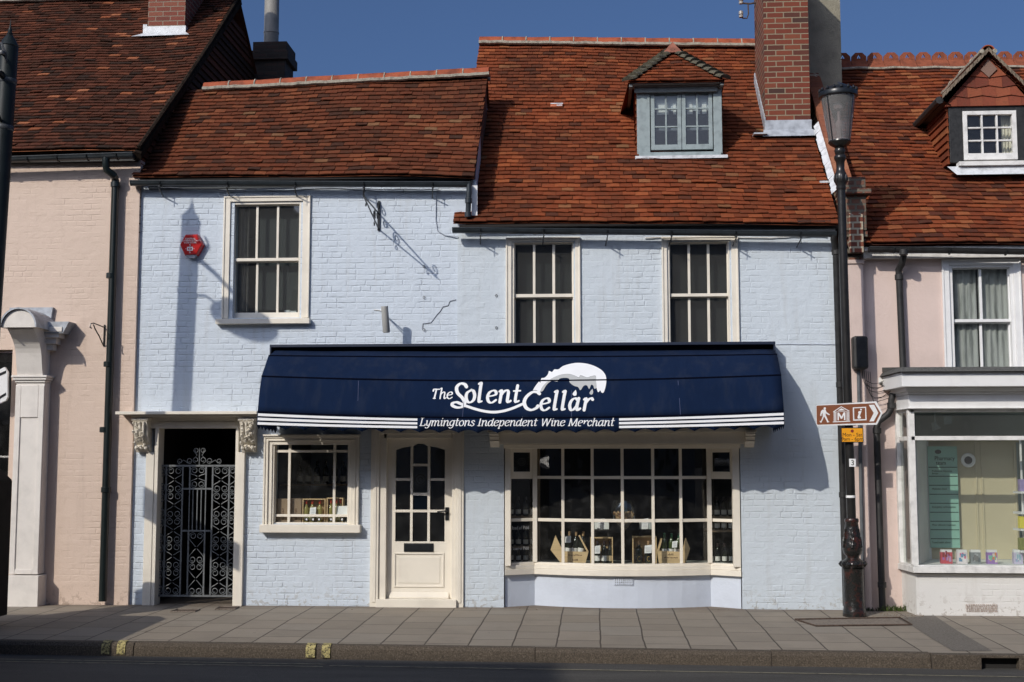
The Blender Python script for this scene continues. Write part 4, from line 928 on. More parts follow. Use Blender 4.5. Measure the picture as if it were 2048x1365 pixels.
m_.build('coping_bricks', tile_mat('coping_brick_each', [(0, (.22, .08, .05)), (.5, (.30, .11, .06)), (1, (.36, .16, .09))], patch=.3), cop)
m_ = MB(); pts = []; random.seed(6)
for i in range(16):
    yy = .2 + (cy - .2) * i / 15 * .98; pts.append((yy, zc(yy) - .02))
for (a, b), (c, d_) in zip(pts, pts[1:]):
    ww = rnd(.075, .095); m_.add([(cpX0 + .0, a, b), (cpX0 + .0, c, d_), (cpX0 - ww, c, roofz(SR_, c) + .05), (cpX0 - ww * rnd(.92, 1.04), a, roofz(SR_, a) + .05)], [(0, 1, 2, 3)])
m_.build('lead_soaker', M_leadw, cop)
q = on_roof(SR_, 0, 0, 0, 1652, 370); m_ = MB(); m_.box(q.x - .08, q.x + .06, q.y - .03, q.y + .05, q.z + .02, q.z + .045); m_.build('lead_tag', M_leadw, cop)
m_ = MB(); kz = P(1715, 520, -.25).z; kt = P(1715, 385, -.3).z
for i, (dd, hh) in enumerate(((.0, .0), (.06, .10), (.12, .19), (.17, .28))):
    m_.box(cpX0 - .02, cpX1 + .0 + .015 * i, -.06 - dd, .1, kz + hh, kz + hh + .075)
m_.box(cpX0 - .01, cpX1 + .03, -.25, .1, kz + .355, kt - .02); m_.box(cpX0 - .04, cpX1 + .08, -.33, .14, kt - .02, kt + .04); m_.box(cpX0 - .01, cpX1 + .03, -.25, .2, kt + .04, kt + .20)
m_.build('kneeler', red_brick('stained_brick', [(.05, .04, .03), (.12, .06, .04), (.28, .10, .06), (.22, .17, .12)], (.14, .12, .09), .014, .12, .8), cop, bevel=.008)

# ================================================================== AWNING
YA = [-.10, -.5, -.8, -.95, -.965]
rowpx = [((548, 700), (1045, 702), (1547, 698)), ((537, 712), (1045, 714.5), (1553, 709.5)), ((521, 753), (1045, 762), (1560, 750.5)), ((515, 824), (1040, 836.5), (1568, 823)), ((515, 850), (1040, 858.5), (1569, 849))]
AXL, AXR = P(515, 830, -.95).x, P(1568, 830, -.95).x
def azf(row, Y):
    (a, b, c) = row; z0, z1, z2 = P(*a, Y).z, P(*b, Y).z, P(*c, Y).z
    return lambda u: z0 * (1 - u) * (1 - 2 * u) + z1 * 4 * u * (1 - u) + z2 * u * (2 * u - 1)
AZ = [azf(r_, y_) for r_, y_ in zip(rowpx, YA)]
awn = thing('awning', ((AXL + AXR) / 2, 0, AZ[3](.5)), 'navy blue canvas shop awning with white lettering over the door and bay window', 'awning')
def ax(u): return AXL + (AXR - AXL) * u
NU = 48; av = []; af = []; SUB = [1, 6, 8, 6, 3]; rows = []
for j in range(5):
    if j == 0: rows.append([Vector((ax(i / NU), YA[0], AZ[0](i / NU))) for i in range(NU + 1)]); continue
    for s_ in range(1, SUB[j] + 1):
        t = s_ / SUB[j]; row = []
        for i in range(NU + 1):
            u = i / NU; y_ = YA[j - 1] + (YA[j] - YA[j - 1]) * t; zz = AZ[j - 1](u) * (1 - t) + AZ[j](u) * t
            bulge = math.sin(math.pi * t) * (.007 + .006 * math.sin(u * 23 + j * 2 + t * 3) + .005 * math.sin(u * 47 + j - t * 5)) * (1 if j < 4 else .4)
            if j == 4 and s_ == SUB[4]: zz += 0
            row.append(Vector((ax(u), y_ - bulge * .8, zz + bulge * .5)))
        rows.append(row)
for row in rows: av += row
for j in range(len(rows) - 1):
    for i in range(NU): af.append((j * (NU + 1) + i, j * (NU + 1) + i + 1, (j + 1) * (NU + 1) + i + 1, (j + 1) * (NU + 1) + i))
ABVH = BVHTree.FromPolygons([tuple(v) for v in av], af)
m_ = MB(); nfr = len(rows) - 3
m_.add([v for row in rows[:nfr] for v in row], [f for f in af if max(f) < nfr * (NU + 1)])
cv_ = m_.build('canopy', M_navy, awn, smooth=True, auto=12)
sol = cv_.modifiers.new('solid', 'SOLIDIFY'); sol.thickness = .003; sol.offset = 0
# side gussets
m_ = MB()
for u, s_ in ((0, -1), (1, 1)):
    x = ax(u); vs = [(x, YA[j], AZ[j](u)) for j in range(4)]; hz = AZ[3](u) - .02
    m_.add([(x, -.02, AZ[0](u))] + vs + [(x, -.02, hz - .05)], [(0, 1, 2, 3, 4, 5)])
m_.build('gusset', M_navy, awn)
# valance with scalloped hem
m_ = MB(); NS = 27
def hem(u, amp=.035): return AZ[4](u) - .01 - amp * (1 - abs(math.cos(math.pi * u * NS)))
N2 = NS * 12
def valance(Af, Bf, N_, phase_n):
    vs = []
    for i in range(N_ + 1):
        t = i / N_; p = Af(t); s_ = (1 - abs(math.cos(math.pi * t * phase_n)))
        k = .010 * math.sin(t * phase_n * 2.1) + .004 * math.sin(t * 61)
        top, bot = p; vs.append((top.x, top.y, top.z)); vs.append((top.x + (0), top.y - .006 + k * .6, (top.z + bot.z) / 2)); vs.append((bot.x, bot.y + k, bot.z - .012 - .035 * s_))
    m_.add(vs, [(3 * i + r_, 3 * i + 3 + r_, 3 * i + 4 + r_, 3 * i + 1 + r_) for i in range(N_) for r_ in (0, 1)])
valance(lambda t: (Vector((ax(t), YA[3], AZ[3](t))), Vector((ax(t), YA[4], AZ[4](t)))), None, N2, NS)
for u in (0, 1):
    valance(lambda t: (Vector((ax(u), YA[3] * (1 - t) - .03 * t, AZ[3](u) - .02 * t)), Vector((ax(u), YA[4] * (1 - t) - .03 * t, AZ[4](u) - .03 * t))), None, 60, 6)
vl = m_.build('valance', M_navy, awn, smooth=True); s2_ = vl.modifiers.new('solid', 'SOLIDIFY'); s2_.thickness = .003; s2_.offset = 0
# head box and fold bars
m_ = MB(); hx0, hx1 = P(541, 692, -.2).x, P(1550, 690, -.2).x; hz0, hz1 = z(700, 1045, -.2), z(687, 1045, -.2)
m_.box(hx0, hx1, -.24, -.013, hz1 - .035, hz1); m_.box(hx0, hx1, -.10, -.013, hz0 - .09, hz1 - .036)
for X in (hx0, hx1 - .02): m_.box(X, X + .02, -.24, -.013, hz0 - .06, hz1 - .036)
m_.build('head_box', M_navy2, awn, bevel=.004)
m_ = MB()
for j in (1, 2, 3):
    m_.tube([Vector((ax(i / 24), YA[j] + .012, AZ[j](i / 24) - .012)) for i in range(25)], .011, 6)
for u in (.004, .996):
    hp = Vector((ax(u), -.04, AZ[3](u) - .02))
    for j in (1, 2, 3): m_.tube([hp, Vector((ax(u), YA[j] + .01, AZ[j](u) - .01))], .010, 6)
m_.build('frame_bar', mat('aluminium', (.30, .31, .33), .4, .1, 10, metal=.6), awn)
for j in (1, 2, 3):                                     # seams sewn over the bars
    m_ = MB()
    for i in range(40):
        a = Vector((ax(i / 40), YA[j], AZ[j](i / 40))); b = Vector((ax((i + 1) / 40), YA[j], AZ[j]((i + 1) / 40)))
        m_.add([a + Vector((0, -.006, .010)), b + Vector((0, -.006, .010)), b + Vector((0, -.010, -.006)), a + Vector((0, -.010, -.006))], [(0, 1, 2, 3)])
    m_.build('seam', mat('seam_dark_navy', (.002, .003, .009), 1, spec=.05), awn)  # seam strips in a darker navy than the canvas
CAMP = Vector((0, CAMY, CAMZ))
def on_awn(px, py, off=.004):
    d_ = ray(px, py).normalized(); h, nn_, i_, t_ = ABVH.ray_cast(CAMP, d_)
    if h is None: return P(px, py, -.96)
    if nn_.dot(d_) > 0: nn_ = -nn_
    return h + nn_ * off
# pale seams between canvas widths
for px in ((717, 716, 711), (928, 928, 925), (1143, 1143, 1143), (1356, 1359, 1361)):
    m_ = MB()
    for (a, b, c, d_) in ((px[0], 762, px[1], 800), (px[1], 800, px[2], 834)):
        m_.add([on_awn(a - .5, b, .003), on_awn(a + .5, b, .003), on_awn(c + .5, d_, .003), on_awn(c - .5, d_, .003)], [(0, 1, 2, 3)])
    m_.build('stitching', mat('stitch_grey', (.05, .065, .14), .8), awn)
# ---- lettering drawn as pen strokes
def cr(pts, n=7):
    if len(pts) < 3: return [Vector((p[0], p[1], 0)) for p in pts]
    P_ = [Vector((p[0], p[1], 0)) for p in pts]; P_ = [P_[0] * 2 - P_[1]] + P_ + [P_[-1] * 2 - P_[-2]]; out = []
    for i in range(1, len(P_) - 2):
        a, b, c, d_ = P_[i - 1:i + 3]
        for k in range(n):
            t = k / n; out.append(.5 * ((2 * b) + (c - a) * t + (2 * a - 5 * b + 4 * c - d_) * t * t + (3 * b - a - 3 * c + d_) * t ** 3))
    out.append(P_[-2]); return out
GL = {
 'o': (.58, [[(.3,.67),(.1,.52),(.06,.3),(.14,.06),(.3,-.01),(.46,.12),(.5,.36),(.42,.6),(.3,.67)]]),
 'l': (.34, [[(.05,1.0),(.16,1.06),(.155,.8),(.15,.2),(.18,.02),(.3,.06)]]),
 'e': (.56, [[(.08,.34),(.3,.38),(.46,.46),(.44,.62),(.3,.67),(.12,.55),(.05,.3),(.13,.05),(.3,-.01),(.5,.14)]]),
 'n': (.68, [[(.03,.6),(.13,.66),(.12,.3),(.11,0)],[(.12,.38),(.24,.58),(.38,.67),(.48,.58),(.48,.3),(.48,.08),(.54,.0),(.65,.08)]]),
 'm': (1.0, [[(.03,.6),(.13,.66),(.12,.3),(.11,0)],[(.12,.38),(.22,.58),(.34,.67),(.44,.58),(.44,.3),(.43,0)],[(.44,.38),(.55,.58),(.67,.67),(.78,.58),(.77,.3),(.77,.08),(.83,.0),(.95,.08)]]),
 't': (.42, [[(.2,.95),(.18,.6),(.16,.2),(.2,.01),(.36,.08)],[(.02,.64),(.38,.66)]]),
 'a': (.64, [[(.47,.55),(.3,.67),(.12,.54),(.05,.28),(.13,.02),(.27,.02),(.42,.22),(.47,.45)],[(.5,.67),(.46,.3),(.46,.08),(.52,0),(.64,.09)]]),
 'r': (.48, [[(.03,.6),(.13,.66),(.12,.3),(.11,0)],[(.12,.38),(.24,.58),(.38,.68),(.46,.6)]]),
 'y': (.58, [[(.03,.6),(.12,.66),(.12,.3),(.2,.04),(.34,.06),(.45,.3)],[(.5,.66),(.46,.3),(.38,-.1),(.2,-.3),(.04,-.22)]]),
 'i': (.30, [[(.03,.6),(.13,.66),(.11,.2),(.16,.0),(.26,.08)],[(.15,.88),(.17,.93)]]),
 'g': (.60, [[(.47,.55),(.3,.67),(.12,.54),(.05,.3),(.13,.06),(.27,.04),(.42,.22),(.47,.45)],[(.5,.66),(.46,.2),(.4,-.15),(.22,-.3),(.04,-.22)]]),
 's': (.46, [[(.4,.56),(.26,.67),(.12,.58),(.14,.43),(.3,.3),(.38,.16),(.26,.0),(.12,0),(.03,.12)]]),
 'd': (.64, [[(.47,.55),(.3,.67),(.12,.54),(.05,.28),(.13,.02),(.27,.02),(.42,.22),(.47,.45)],[(.54,1.04),(.5,.7),(.46,.2),(.5,.0),(.64,.09)]]),
 'p': (.62, [[(.04,.6),(.14,.66),(.12,.2),(.08,-.32)],[(.13,.4),(.26,.62),(.4,.67),(.5,.54),(.5,.3),(.42,.06),(.28,-.01),(.13,.1)],[(.0,-.32),(.18,-.32)]]),
 'c': (.50, [[(.44,.52),(.38,.64),(.26,.67),(.1,.52),(.05,.28),(.13,.04),(.28,-.01),(.46,.14)]]),
 'h': (.66, [[(.06,1.0),(.16,1.05),(.13,.5),(.11,0)],[(.12,.38),(.24,.58),(.38,.67),(.47,.58),(.46,.3),(.46,.08),(.52,0),(.63,.09)]]),
 'L': (.62, [[(.16,1),(.14,.5),(.12,.03)],[(.02,.02),(.3,.02),(.54,.03),(.58,.2)],[(.02,1),(.3,1)]]),
 'I': (.36, [[(.17,1),(.15,.5),(.13,0)],[(.02,1),(.32,1)],[(-.02,.01),(.28,.01)]]),
 'W': (1.1, [[(.1,1),(.18,.5),(.26,0)],[(.26,0),(.42,.5),(.56,1)],[(.56,1),(.64,.5),(.72,0)],[(.72,0),(.88,.5),(1.02,1)],[(.0,1),(.2,1)],[(.92,1),(1.1,1)]]),
 'M': (1.0, [[(.16,1),(.14,.5),(.1,0)],[(.16,1),(.3,.5),(.44,.04)],[(.44,.04),(.64,.5),(.84,1)],[(.84,1),(.84,.5),(.82,0)],[(-.0,.0),(.2,.0)],[(.72,0),(.94,0)],[(.04,1),(.18,1)],[(.82,1),(.96,1)]]),
 'T': (.52, [[(.34,.97),(.3,.5),(.25,0)],[(.02,.80),(.06,.98),(.34,.97),(.66,.98)],[(.14,.0),(.36,.0)]]),
 'P': (.6, [[(.15,1),(.12,0)],[(.15,1),(.4,1),(.52,.8),(.4,.52),(.14,.5)]]),
}
def strokes(mb, pts, wmin, wmax, mapf, jit=[0]):
    """ribbon along pts in picture units; thick on down strokes, thin on cross strokes"""
    m = len(pts); L_, R__ = [], []
    for i, p in enumerate(pts):
        t = pts[min(i + 1, m - 1)] - pts[max(i - 1, 0)]; t.normalize(); n_ = Vector((-t.y, t.x, 0)); k = abs(t.y * .94 + t.x * .18)
        w_ = (wmin + (wmax - wmin) * k) / 2; L_.append(p + n_ * w_); R__.append(p - n_ * w_)
    jit[0] = (jit[0] + 1) % 7; o = .004 + jit[0] * .00025
    vs = [mapf(v.x, v.y, o) for v in L_] + [mapf(v.x, v.y, o) for v in R__]
    mb.add(vs, [(i, i + 1, m + i + 1, m + i) for i in range(m - 1)])
    for e in (0, m - 1):   # round ends
        c = pts[e]; r_ = (L_[e] - R__[e]).length / 2; ring = [mapf(c.x + r_ * math.cos(a), c.y + r_ * math.sin(a), o + .0001) for a in [k * math.pi / 5 for k in range(10)]]
        mb.add(ring, [tuple(range(10))])
def text(mb, s, x, y, h, slant, wmin, wmax, mapf, xs_=1.0, endx=None, gap=0):
    tot = sum(.36 if c == ' ' else GL[c][0] + gap for c in s)
    if endx: xs_ = (endx - x) / (tot * h)
    for c in s:
        if c == ' ': x += .36 * h * xs_; continue
        adv, st_ = GL[c]
        for pl_ in st_:
            strokes(mb, [Vector((x + (p.x * xs_ + p.y * slant) * h, y - p.y * h, 0)) for p in cr(pl_)], wmin, wmax, mapf)
        x += (adv + gap) * h * xs_
    return x
K6 = lambda cx, cy: (800 + cx / 4.096, 690 + cy / 4.096)     # notes taken on an enlargement -> picture units
def kx(v): return 800 + v / 4.096
def ky(v): return 690 + v / 4.096
m_ = MB()
text(m_, 'T', kx(262), ky(440), 18.5, .16, 1.9, 3.4, on_awn); text(m_, 'he', kx(318), ky(442), 19.5, .12, 1.6, 3.0, on_awn, endx=kx(432))
def kst(pts, w0, w1, n=8): strokes(m_, cr([(kx(a), ky(b)) for a, b in pts], n), w0, w1, on_awn)
kst([(545, 345), (530, 325), (495, 320), (465, 350), (472, 395), (510, 435), (530, 475), (512, 508), (470, 515), (432, 500), (432, 480), (465, 472), (505, 488), (540, 502)], 3.8, 7.2)
kst([(530, 498), (600, 522), (680, 543), (760, 553), (840, 545), (920, 522), (1003, 487)], 5.2, 5.2)
text(m_, 'o', kx(528), ky(472), 36.5, .10, 2.8, 6.8, on_awn, xs_=1.05); text(m_, 'l', kx(620), ky(472), 36.5, .12, 2.8, 6.6, on_awn, xs_=1.1)
text(m_, 'e', kx(705), ky(474), 35.5, .10, 2.7, 6.4, on_awn, xs_=1.1); text(m_, 'n', kx(800), ky(472), 35.5, .12, 2.8, 6.5, on_awn, xs_=1.12); text(m_, 't', kx(918), ky(472), 35, .12, 2.7, 6.2, on_awn, xs_=1.05)
kst([(1143, 402), (1120, 388), (1080, 392), (1035, 430), (1018, 475), (1035, 518), (1075, 535), (1115, 520), (1130, 502)], 4.0, 7.6)
text(m_, 'e', kx(1142), ky(536), 35, .10, 2.7, 6.4, on_awn, xs_=1.1); text(m_, 'l', kx(1237), ky(536), 36, .16, 2.8, 6.6, on_awn, xs_=1.05); text(m_, 'l', kx(1303), ky(536), 36, .16, 2.8, 6.6, on_awn, xs_=1.05)
text(m_, 'a', kx(1378), ky(536), 35, .12, 2.8, 6.6, on_awn, xs_=1.05); text(m_, 'r', kx(1490), ky(536), 35, .14, 2.8, 6.6, on_awn, xs_=1.15)
xe = text(m_, 'Lymingtons Independent Wine Merchant', kx(160), 852.2, 15.8, .20, 1.0, 2.35, on_awn, endx=kx(1752))
m_.build('lettering', M_lett, awn)
# stripes each side of the words
def awrow(px): # valance fraction
    u = (P(px, 838, -.96).x - AXL) / (AXR - AXL); return u
for (a, b) in ((516, 835), (1238, 1568)):
    m_ = MB()
    for k in range(3):
        f0, f1 = .12 + k * .335, .12 + k * .335 + .20; N_ = 14
        for i in range(N_):
            u0, u1 = [min(.999, max(.001, awrow(a + (b - a) * (i + e) / N_))) for e in (0, 1)]
            pt_ = lambda u, f: Vector((ax(u), YA[3] + (YA[4] - YA[3]) * f - .014, AZ[3](u) * (1 - f) + AZ[4](u) * f))
            m_.add([pt_(u0, f0), pt_(u1, f0), pt_(u1, f1), pt_(u0, f1)], [(0, 1, 2, 3)])
    m_.build('stripes', M_lett, awn)
# the wave
def poly_on(name, pts, m, off):
    from mathutils.geometry import tessellate_polygon
    bm = bmesh.new(); V3 = [Vector((kx(a), ky(b), 0)) for a, b in pts]; vs = [bm.verts.new(v) for v in V3]
    for t in tessellate_polygon([V3]): bm.faces.new([vs[i] for i in t])
    for i in range(700, 880, 5):
        bmesh.ops.bisect_plane(bm, geom=bm.verts[:] + bm.edges[:] + bm.faces[:], plane_co=(0, i + .3, 0), plane_no=(0, 1, 0))
    for i in range(1050, 1225, 9): bmesh.ops.bisect_plane(bm, geom=bm.verts[:] + bm.edges[:] + bm.faces[:], plane_co=(i + .3, 0, 0), plane_no=(1, 0, 0))
    bm.verts.index_update(); k = MB(); k.add([on_awn(v.co.x, v.co.y, off) for v in bm.verts], [tuple(v.index for v in f.verts) for f in bm.faces]); bm.free()
    return k.build(name, m, awn)
def dens(pts): return [(p.x, p.y) for p in cr(pts + [pts[0]], 4)][:-1]
white = dens([(1088,376),(1108,342),(1138,305),(1150,312),(1158,278),(1185,272),(1212,245),(1222,218),(1245,226),(1265,205),(1298,204),(1335,178),(1400,158),(1470,151),(1560,165),(1640,202),(1680,245),(1690,290),(1684,345),(1668,392),(1650,392),(1640,376),(1622,390),(1608,345),(1604,290),(1602,256),(1560,262),(1530,270),(1480,252),(1465,270),(1430,255),(1380,242),(1310,250),(1250,275),(1200,310),(1165,350),(1148,386),(1118,374)])
grey = dens([(1148,388),(1163,352),(1198,312),(1248,277),(1308,252),(1380,244),(1430,257),(1465,273),(1480,254),(1530,272),(1560,264),(1602,258),(1606,300),(1610,350),(1592,362),(1584,338),(1566,330),(1550,364),(1532,336),(1505,338),(1478,374),(1458,348),(1425,338),(1390,310),(1384,280),(1345,274),(1306,282),(1290,303),(1240,300),(1200,332),(1172,378)])
poly_on('wave', white, M_lett, .0056); poly_on('wave_shade', grey, M_lettg, .0064)
poly_on('drop', dens([(1440,370),(1447,395),(1444,415),(1428,420),(1414,408),(1420,392)]), M_lett, .005); poly_on('drop', dens([(1576,362),(1582,385),(1578,404),(1564,410),(1552,398),(1560,382)]), M_lettg, .005)
# ================================================================== PASSAGE GATE
GY = .10
gx0, gx1 = P(312, 1060, GY).x, P(470, 1060, GY).x; gz0, gz1 = P(385, 1192, GY).z, P(385, 932, GY).z
gate = thing('iron_gate', ((gx0 + gx1) / 2, GY, 0), 'silver grey wrought iron gate of scrolls closing the dark passage', 'gate')
M_iron = mat('silver_paint', (.135, .145, .15), .5, .2, 20)
W_ = gx1 - gx0; H_ = gz1 - gz0
fx = lambda t: gx0 + W_ * t
cols = [0, .115, .325, .415, .62, .705, .915, 1.0]       # verticals
m_ = MB()
def vb_(x, za, zb, r=.009): m_.box(x - r, x + r, GY - r, GY + r, za, zb)
for t in (0, .115, .325, .705, .915, 1.0): vb_(fx(t), gz0, gz1)
m_.box(gx0, gx1, GY - .010, GY + .010, gz0 - .012, gz0 + .012); m_.box(gx0, gx1, GY - .011, GY + .011, gz1 - .012, gz1 + .012)
zt1, zt2 = P(385, 978, GY).z, P(385, 1062, GY).z
for zz in (zt1, zt2): m_.box(fx(.325), fx(.705), GY - .0105, GY + .0105, zz - .010, zz + .010)
for t in (.415, .62): vb_(fx(t), zt1, gz1); vb_(fx(t), gz0, zt2)
m_.build('frame', M_iron, gate)
m_ = MB()
for t in (.415, .46, .515, .565, .62): m_.box(fx(t) - .006, fx(t) + .006, GY - .006, GY + .006, zt2 + .01, zt1 - .01)
m_.build('bar', M_iron, gate)
m_ = MB()
def spiral(cx, cz, r0, a0, turns, sgn, n=18):
    out = []
    for i in range(n + 1):
        t = i / n; a = a0 + sgn * turns * 2 * math.pi * t; r = r0 * (1 - .62 * t); out.append((cx + r * math.cos(a), GY, cz + r * math.sin(a)))
    return out
def hourglass(xc, za, zb, w_, sides=(-1, 1)):
    """two mirrored S bars that meet at mid height and curl outwards-in at both ends"""
    zc_ = (za + zb) / 2; r0 = w_ * .235
    for s_ in sides:
        cx = xc + s_ * w_ * .25; top = zb - r0; bot = za + r0
        up = spiral(cx, top, r0, 0 if s_ > 0 else math.pi, 1.35, s_)
        dnn = spiral(cx, bot, r0, 0 if s_ > 0 else math.pi, 1.35, -s_)
        xo = cx + s_ * r0
        mid = [(xo, GY, top), (xo - s_ * .004, GY, top - r0 * .9), (xc + s_ * w_ * .22, GY, zc_ + (top - zc_) * .33), (xc + s_ * .010, GY, zc_ + .012)]
        mid2 = [(p[0], GY, 2 * zc_ - p[2]) for p in mid]
        def sm(ps): return [Vector((q.x, GY, q.y)) for q in cr([(p[0], p[2]) for p in ps], 4)]
        m_.tube(list(reversed([Vector(p) for p in up])) + sm(mid)[1:], .0052, 5)
        m_.tube(list(reversed([Vector(p) for p in dnn])) + sm(mid2)[1:], .0052, 5)
NP = 5; step = (H_ - .03) / NP
for k in range(NP):
    za, zb = gz0 + .015 + k * step, gz0 + .015 + (k + 1) * step - .004
    hourglass(fx(.22), za, zb, W_ * .20); hourglass(fx(.81), za, zb, W_ * .20)
    hourglass(fx(-.0), za, zb, W_ * .20, (1,)); hourglass(fx(1.0), za, zb, W_ * .19, (-1,))
hourglass(fx(.517), zt1 + .012, gz1 - .014, W_ * .19)
n3 = 2; hh = (zt2 - gz0 - .03) / n3
for k in range(n3): hourglass(fx(.517), gz0 + .015 + k * hh, gz0 + .015 + (k + 1) * hh - .004, W_ * .19)
m_.build('scrollwork', M_iron, gate)
# cresting on the top rail
m_ = MB()
for s_ in (-1, 1):
    xc = fx(.53); zt = gz1 + .012
    m_.tube([Vector(p) for p in reversed(spiral(xc + s_ * .045, zt + .06, .04, math.pi * 1.5, 1.2, s_))], .0052, 5)
    m_.tube([Vector(p) for p in reversed(spiral(xc + s_ * .13, zt + .05, .038, math.pi * 1.5, 1.2, -s_))] + [Vector((xc + s_ * .20, GY, zt + .06)), Vector((xc + s_ * .235, GY, zt + .02))], .0052, 5)
    m_.tube([Vector(p) for p in reversed(spiral(xc + s_ * .245, zt + .045, .034, math.pi * 1.5, 1.2, s_))], .0052, 5)
    m_.tube([Vector(p) for p in reversed(spiral(xc + s_ * .042, zt + .175, .032, 0 if s_ > 0 else math.pi, 1.2, s_))] + [Vector((xc + s_ * .03, GY, zt + .12)), Vector((xc + s_ * .075, GY, zt + .07))], .0052, 5)
m_.tube([(fx(.53), GY, gz1), (fx(.53), GY, gz1 + .19), (fx(.53), GY, gz1 + .225)], [.008, .007, .001], 6)
m_.build('cresting', M_iron, gate)

# ================================================================== LEFT PINK HOUSE
PY = -.05
pX1 = XA - .002; pX0 = -12.0
pink = thing('pink_house', (-7.5, 0, 0), 'pink painted house with dark tiled roof and brick chimney at the left edge', 'house')
ptop = P(150, 322, PY).z
build_wall('wall', M_pinkb, pink, pX0, pX1, -.05, ptop, PY, .25, [(pX0 + .5, P(14, 1000, PY).x, -.04, P(0, 700, PY).z)])
room(pink, pX0 + .4, P(60, 1000, PY).x, PY + .252, 3, -.04, 3.0, M_dark, 'shop_room')
PRY_ = 4.05
A0, A1 = P(0, 313, -.26), P(272, 297, -.26); sl0 = (A1.z - A0.z) / (A1.x - A0.x)
Bz0, Bz1 = P(60, 5, PRY_).z, P(470, -8, PRY_).z; vX = A1.x + .02
E0 = Vector((pX0, -.26, A1.z - .03 + .0)); E1 = Vector((vX, -.26, A1.z)); R0 = Vector((pX0, PRY_, (Bz0 + Bz1) / 2 - .02)); R1 = Vector((vX, PRY_, (Bz0 + Bz1) / 2 + .02))
rfp, SP_, nP = slope('roof', Vector((E0.x, E0.y, E0.z)), E1, R0, R1, T_dark, pink, gauge=.1, sag=.04, wav=.02, seed=12)
m_ = MB(); d_ = 4.3; m_.quad(R0 - Vector((0, 0, .02)), R1 - Vector((0, 0, .02)), Vector((R1.x, PRY_ + d_, R1.z - d_ * .8)), Vector((R0.x, PRY_ + d_, R0.z - d_ * .8))); m_.build('back_slope', T_dark, rfp)
ridge('ridge_tiles', R0 + Vector((0, 0, .04)), R1 + Vector((0, 0, .04)), mat('lichened_ridge', (.33, .13, .05), .85, .5, 6, .003, 30, dark=(.20, .16, .05)), pink, 18)
# tile hung gable facing the lower roof
m_ = MB(); zb = 4.6; n_ = 38; gp = lambda y: (E1.z + (R1.z - E1.z) * (y + .26) / (PRY_ + .26)) if y < PRY_ else R1.z - (y - PRY_) * .8
for i in range(n_):
    za, zc2 = zb + i * .11, zb + (i + 1) * .11
    yf = -.05 if za < gp(-.05) - .05 else -.05 + (za - gp(-.05) + .05) / ((R1.z - E1.z) / (PRY_ + .26)); yr2 = PRY_ + 4.2 if za < R1.z - 4.2 * .8 else PRY_ + (R1.z - .08 - za) / .8
    if yr2 <= yf + .1: break
    m_.add([(vX - .03, yf, za), (vX - .03, yr2, za), (vX - .055, yr2, zc2), (vX - .055, yf + .125, zc2), (vX - .06, yf, za), (vX - .06, yr2, za)], [(0, 1, 2, 3), (0, 4, 5, 1)])
m_.build('tile_hung_gable', T_dark, pink)
m_ = MB(); m_.tube([E1 + Vector((.015, 0, .01)), E1.lerp(R1, .33) + Vector((.015, 0, -.03)), E1.lerp(R1, .66) + Vector((.015, 0, -.03)), R1 + Vector((.015, 0, .02))], .028, 6); m_.tube([E1 + Vector((-.02, .02, -.10)), R1 + Vector((-.02, 0, -.12))], .07, 6); m_.build('verge', mat('mossy_verge', (.028, .020, .015), 1, .4, 12, .003, 30, spec=.05), rfp)
m_ = MB(); m_.box(pX0, pX1, 7.8, 8.0, 0, 5.0); m_.box(pX0, pX0 + .2, .21, 8, 0, 5); m_.box(pX1 - .25, pX1 - .05, .21, 8, 0, 5.2); m_.build('side_wall', M_pinks, pink)
m_ = MB(); m_.box(pX0, pX1 - .03, -.13, .1, ptop - .03, ptop + .12); m_.box(pX0, pX1 - .05, -.16, -.131, ptop + .02, ptop + .05); m_.build('fascia', M_blackold, pink)
gutter(-260, 326, 268, 308, -.28, pink, n=9, stubs=False, r=.06)
pipe('downpipe', [P(212, 312, -.28), P(212, 330, -.28), P(213, 340, -.26), P(228, 352, -.20), P(231, 362, -.13), P(205, 1203, -.13)], .047, M_pipeg, pink,
     [(P(231, 370, -.13), dn), (P(222, 552, -.13), dn), (P(217, 729, -.13), dn), (P(212, 980, -.13), dn), (P(209, 860, -.13), dn)])
# brick chimney near the ridge
c0 = on_roof(SP_, 0, 0, 0, 330, 64); cX0_, cX1_ = P(296, 40, c0.y).x, P(370, 40, c0.y).x
m_ = MB(); m_.box(cX0_, cX1_, c0.y, c0.y + .9, c0.z - .3, 10.6); pc_ = m_.build('chimney', red_brick('paler_brick', [(.09, .03, .02), (.19, .042, .024), (.22, .052, .028), (.25, .075, .04)], (.24, .18, .13), .0075), pink)
m_ = MB(); a = rc(296, 52, 370, 68, c0.y - .03); m_.box(cX0_ - .02, cX1_ + .02, c0.y - .02, c0.y + .1, a[2], a[3]); m_.add([(cX0_ - .04, c0.y - .03, a[2] + .02), (cX1_ + .03, c0.y - .03, a[2] + .02), (cX1_ + .12, c0.y - .15, a[2] - .06), (cX0_ - .2, c0.y - .15, a[2] - .07)], [(0, 1, 2, 3)])
m_.box(cX0_ - .07, cX0_ - .01, c0.y - .01, c0.y + .5, a[2] - .02, a[2] + .16); m_.build('lead_flashing', M_leadw, pc_)
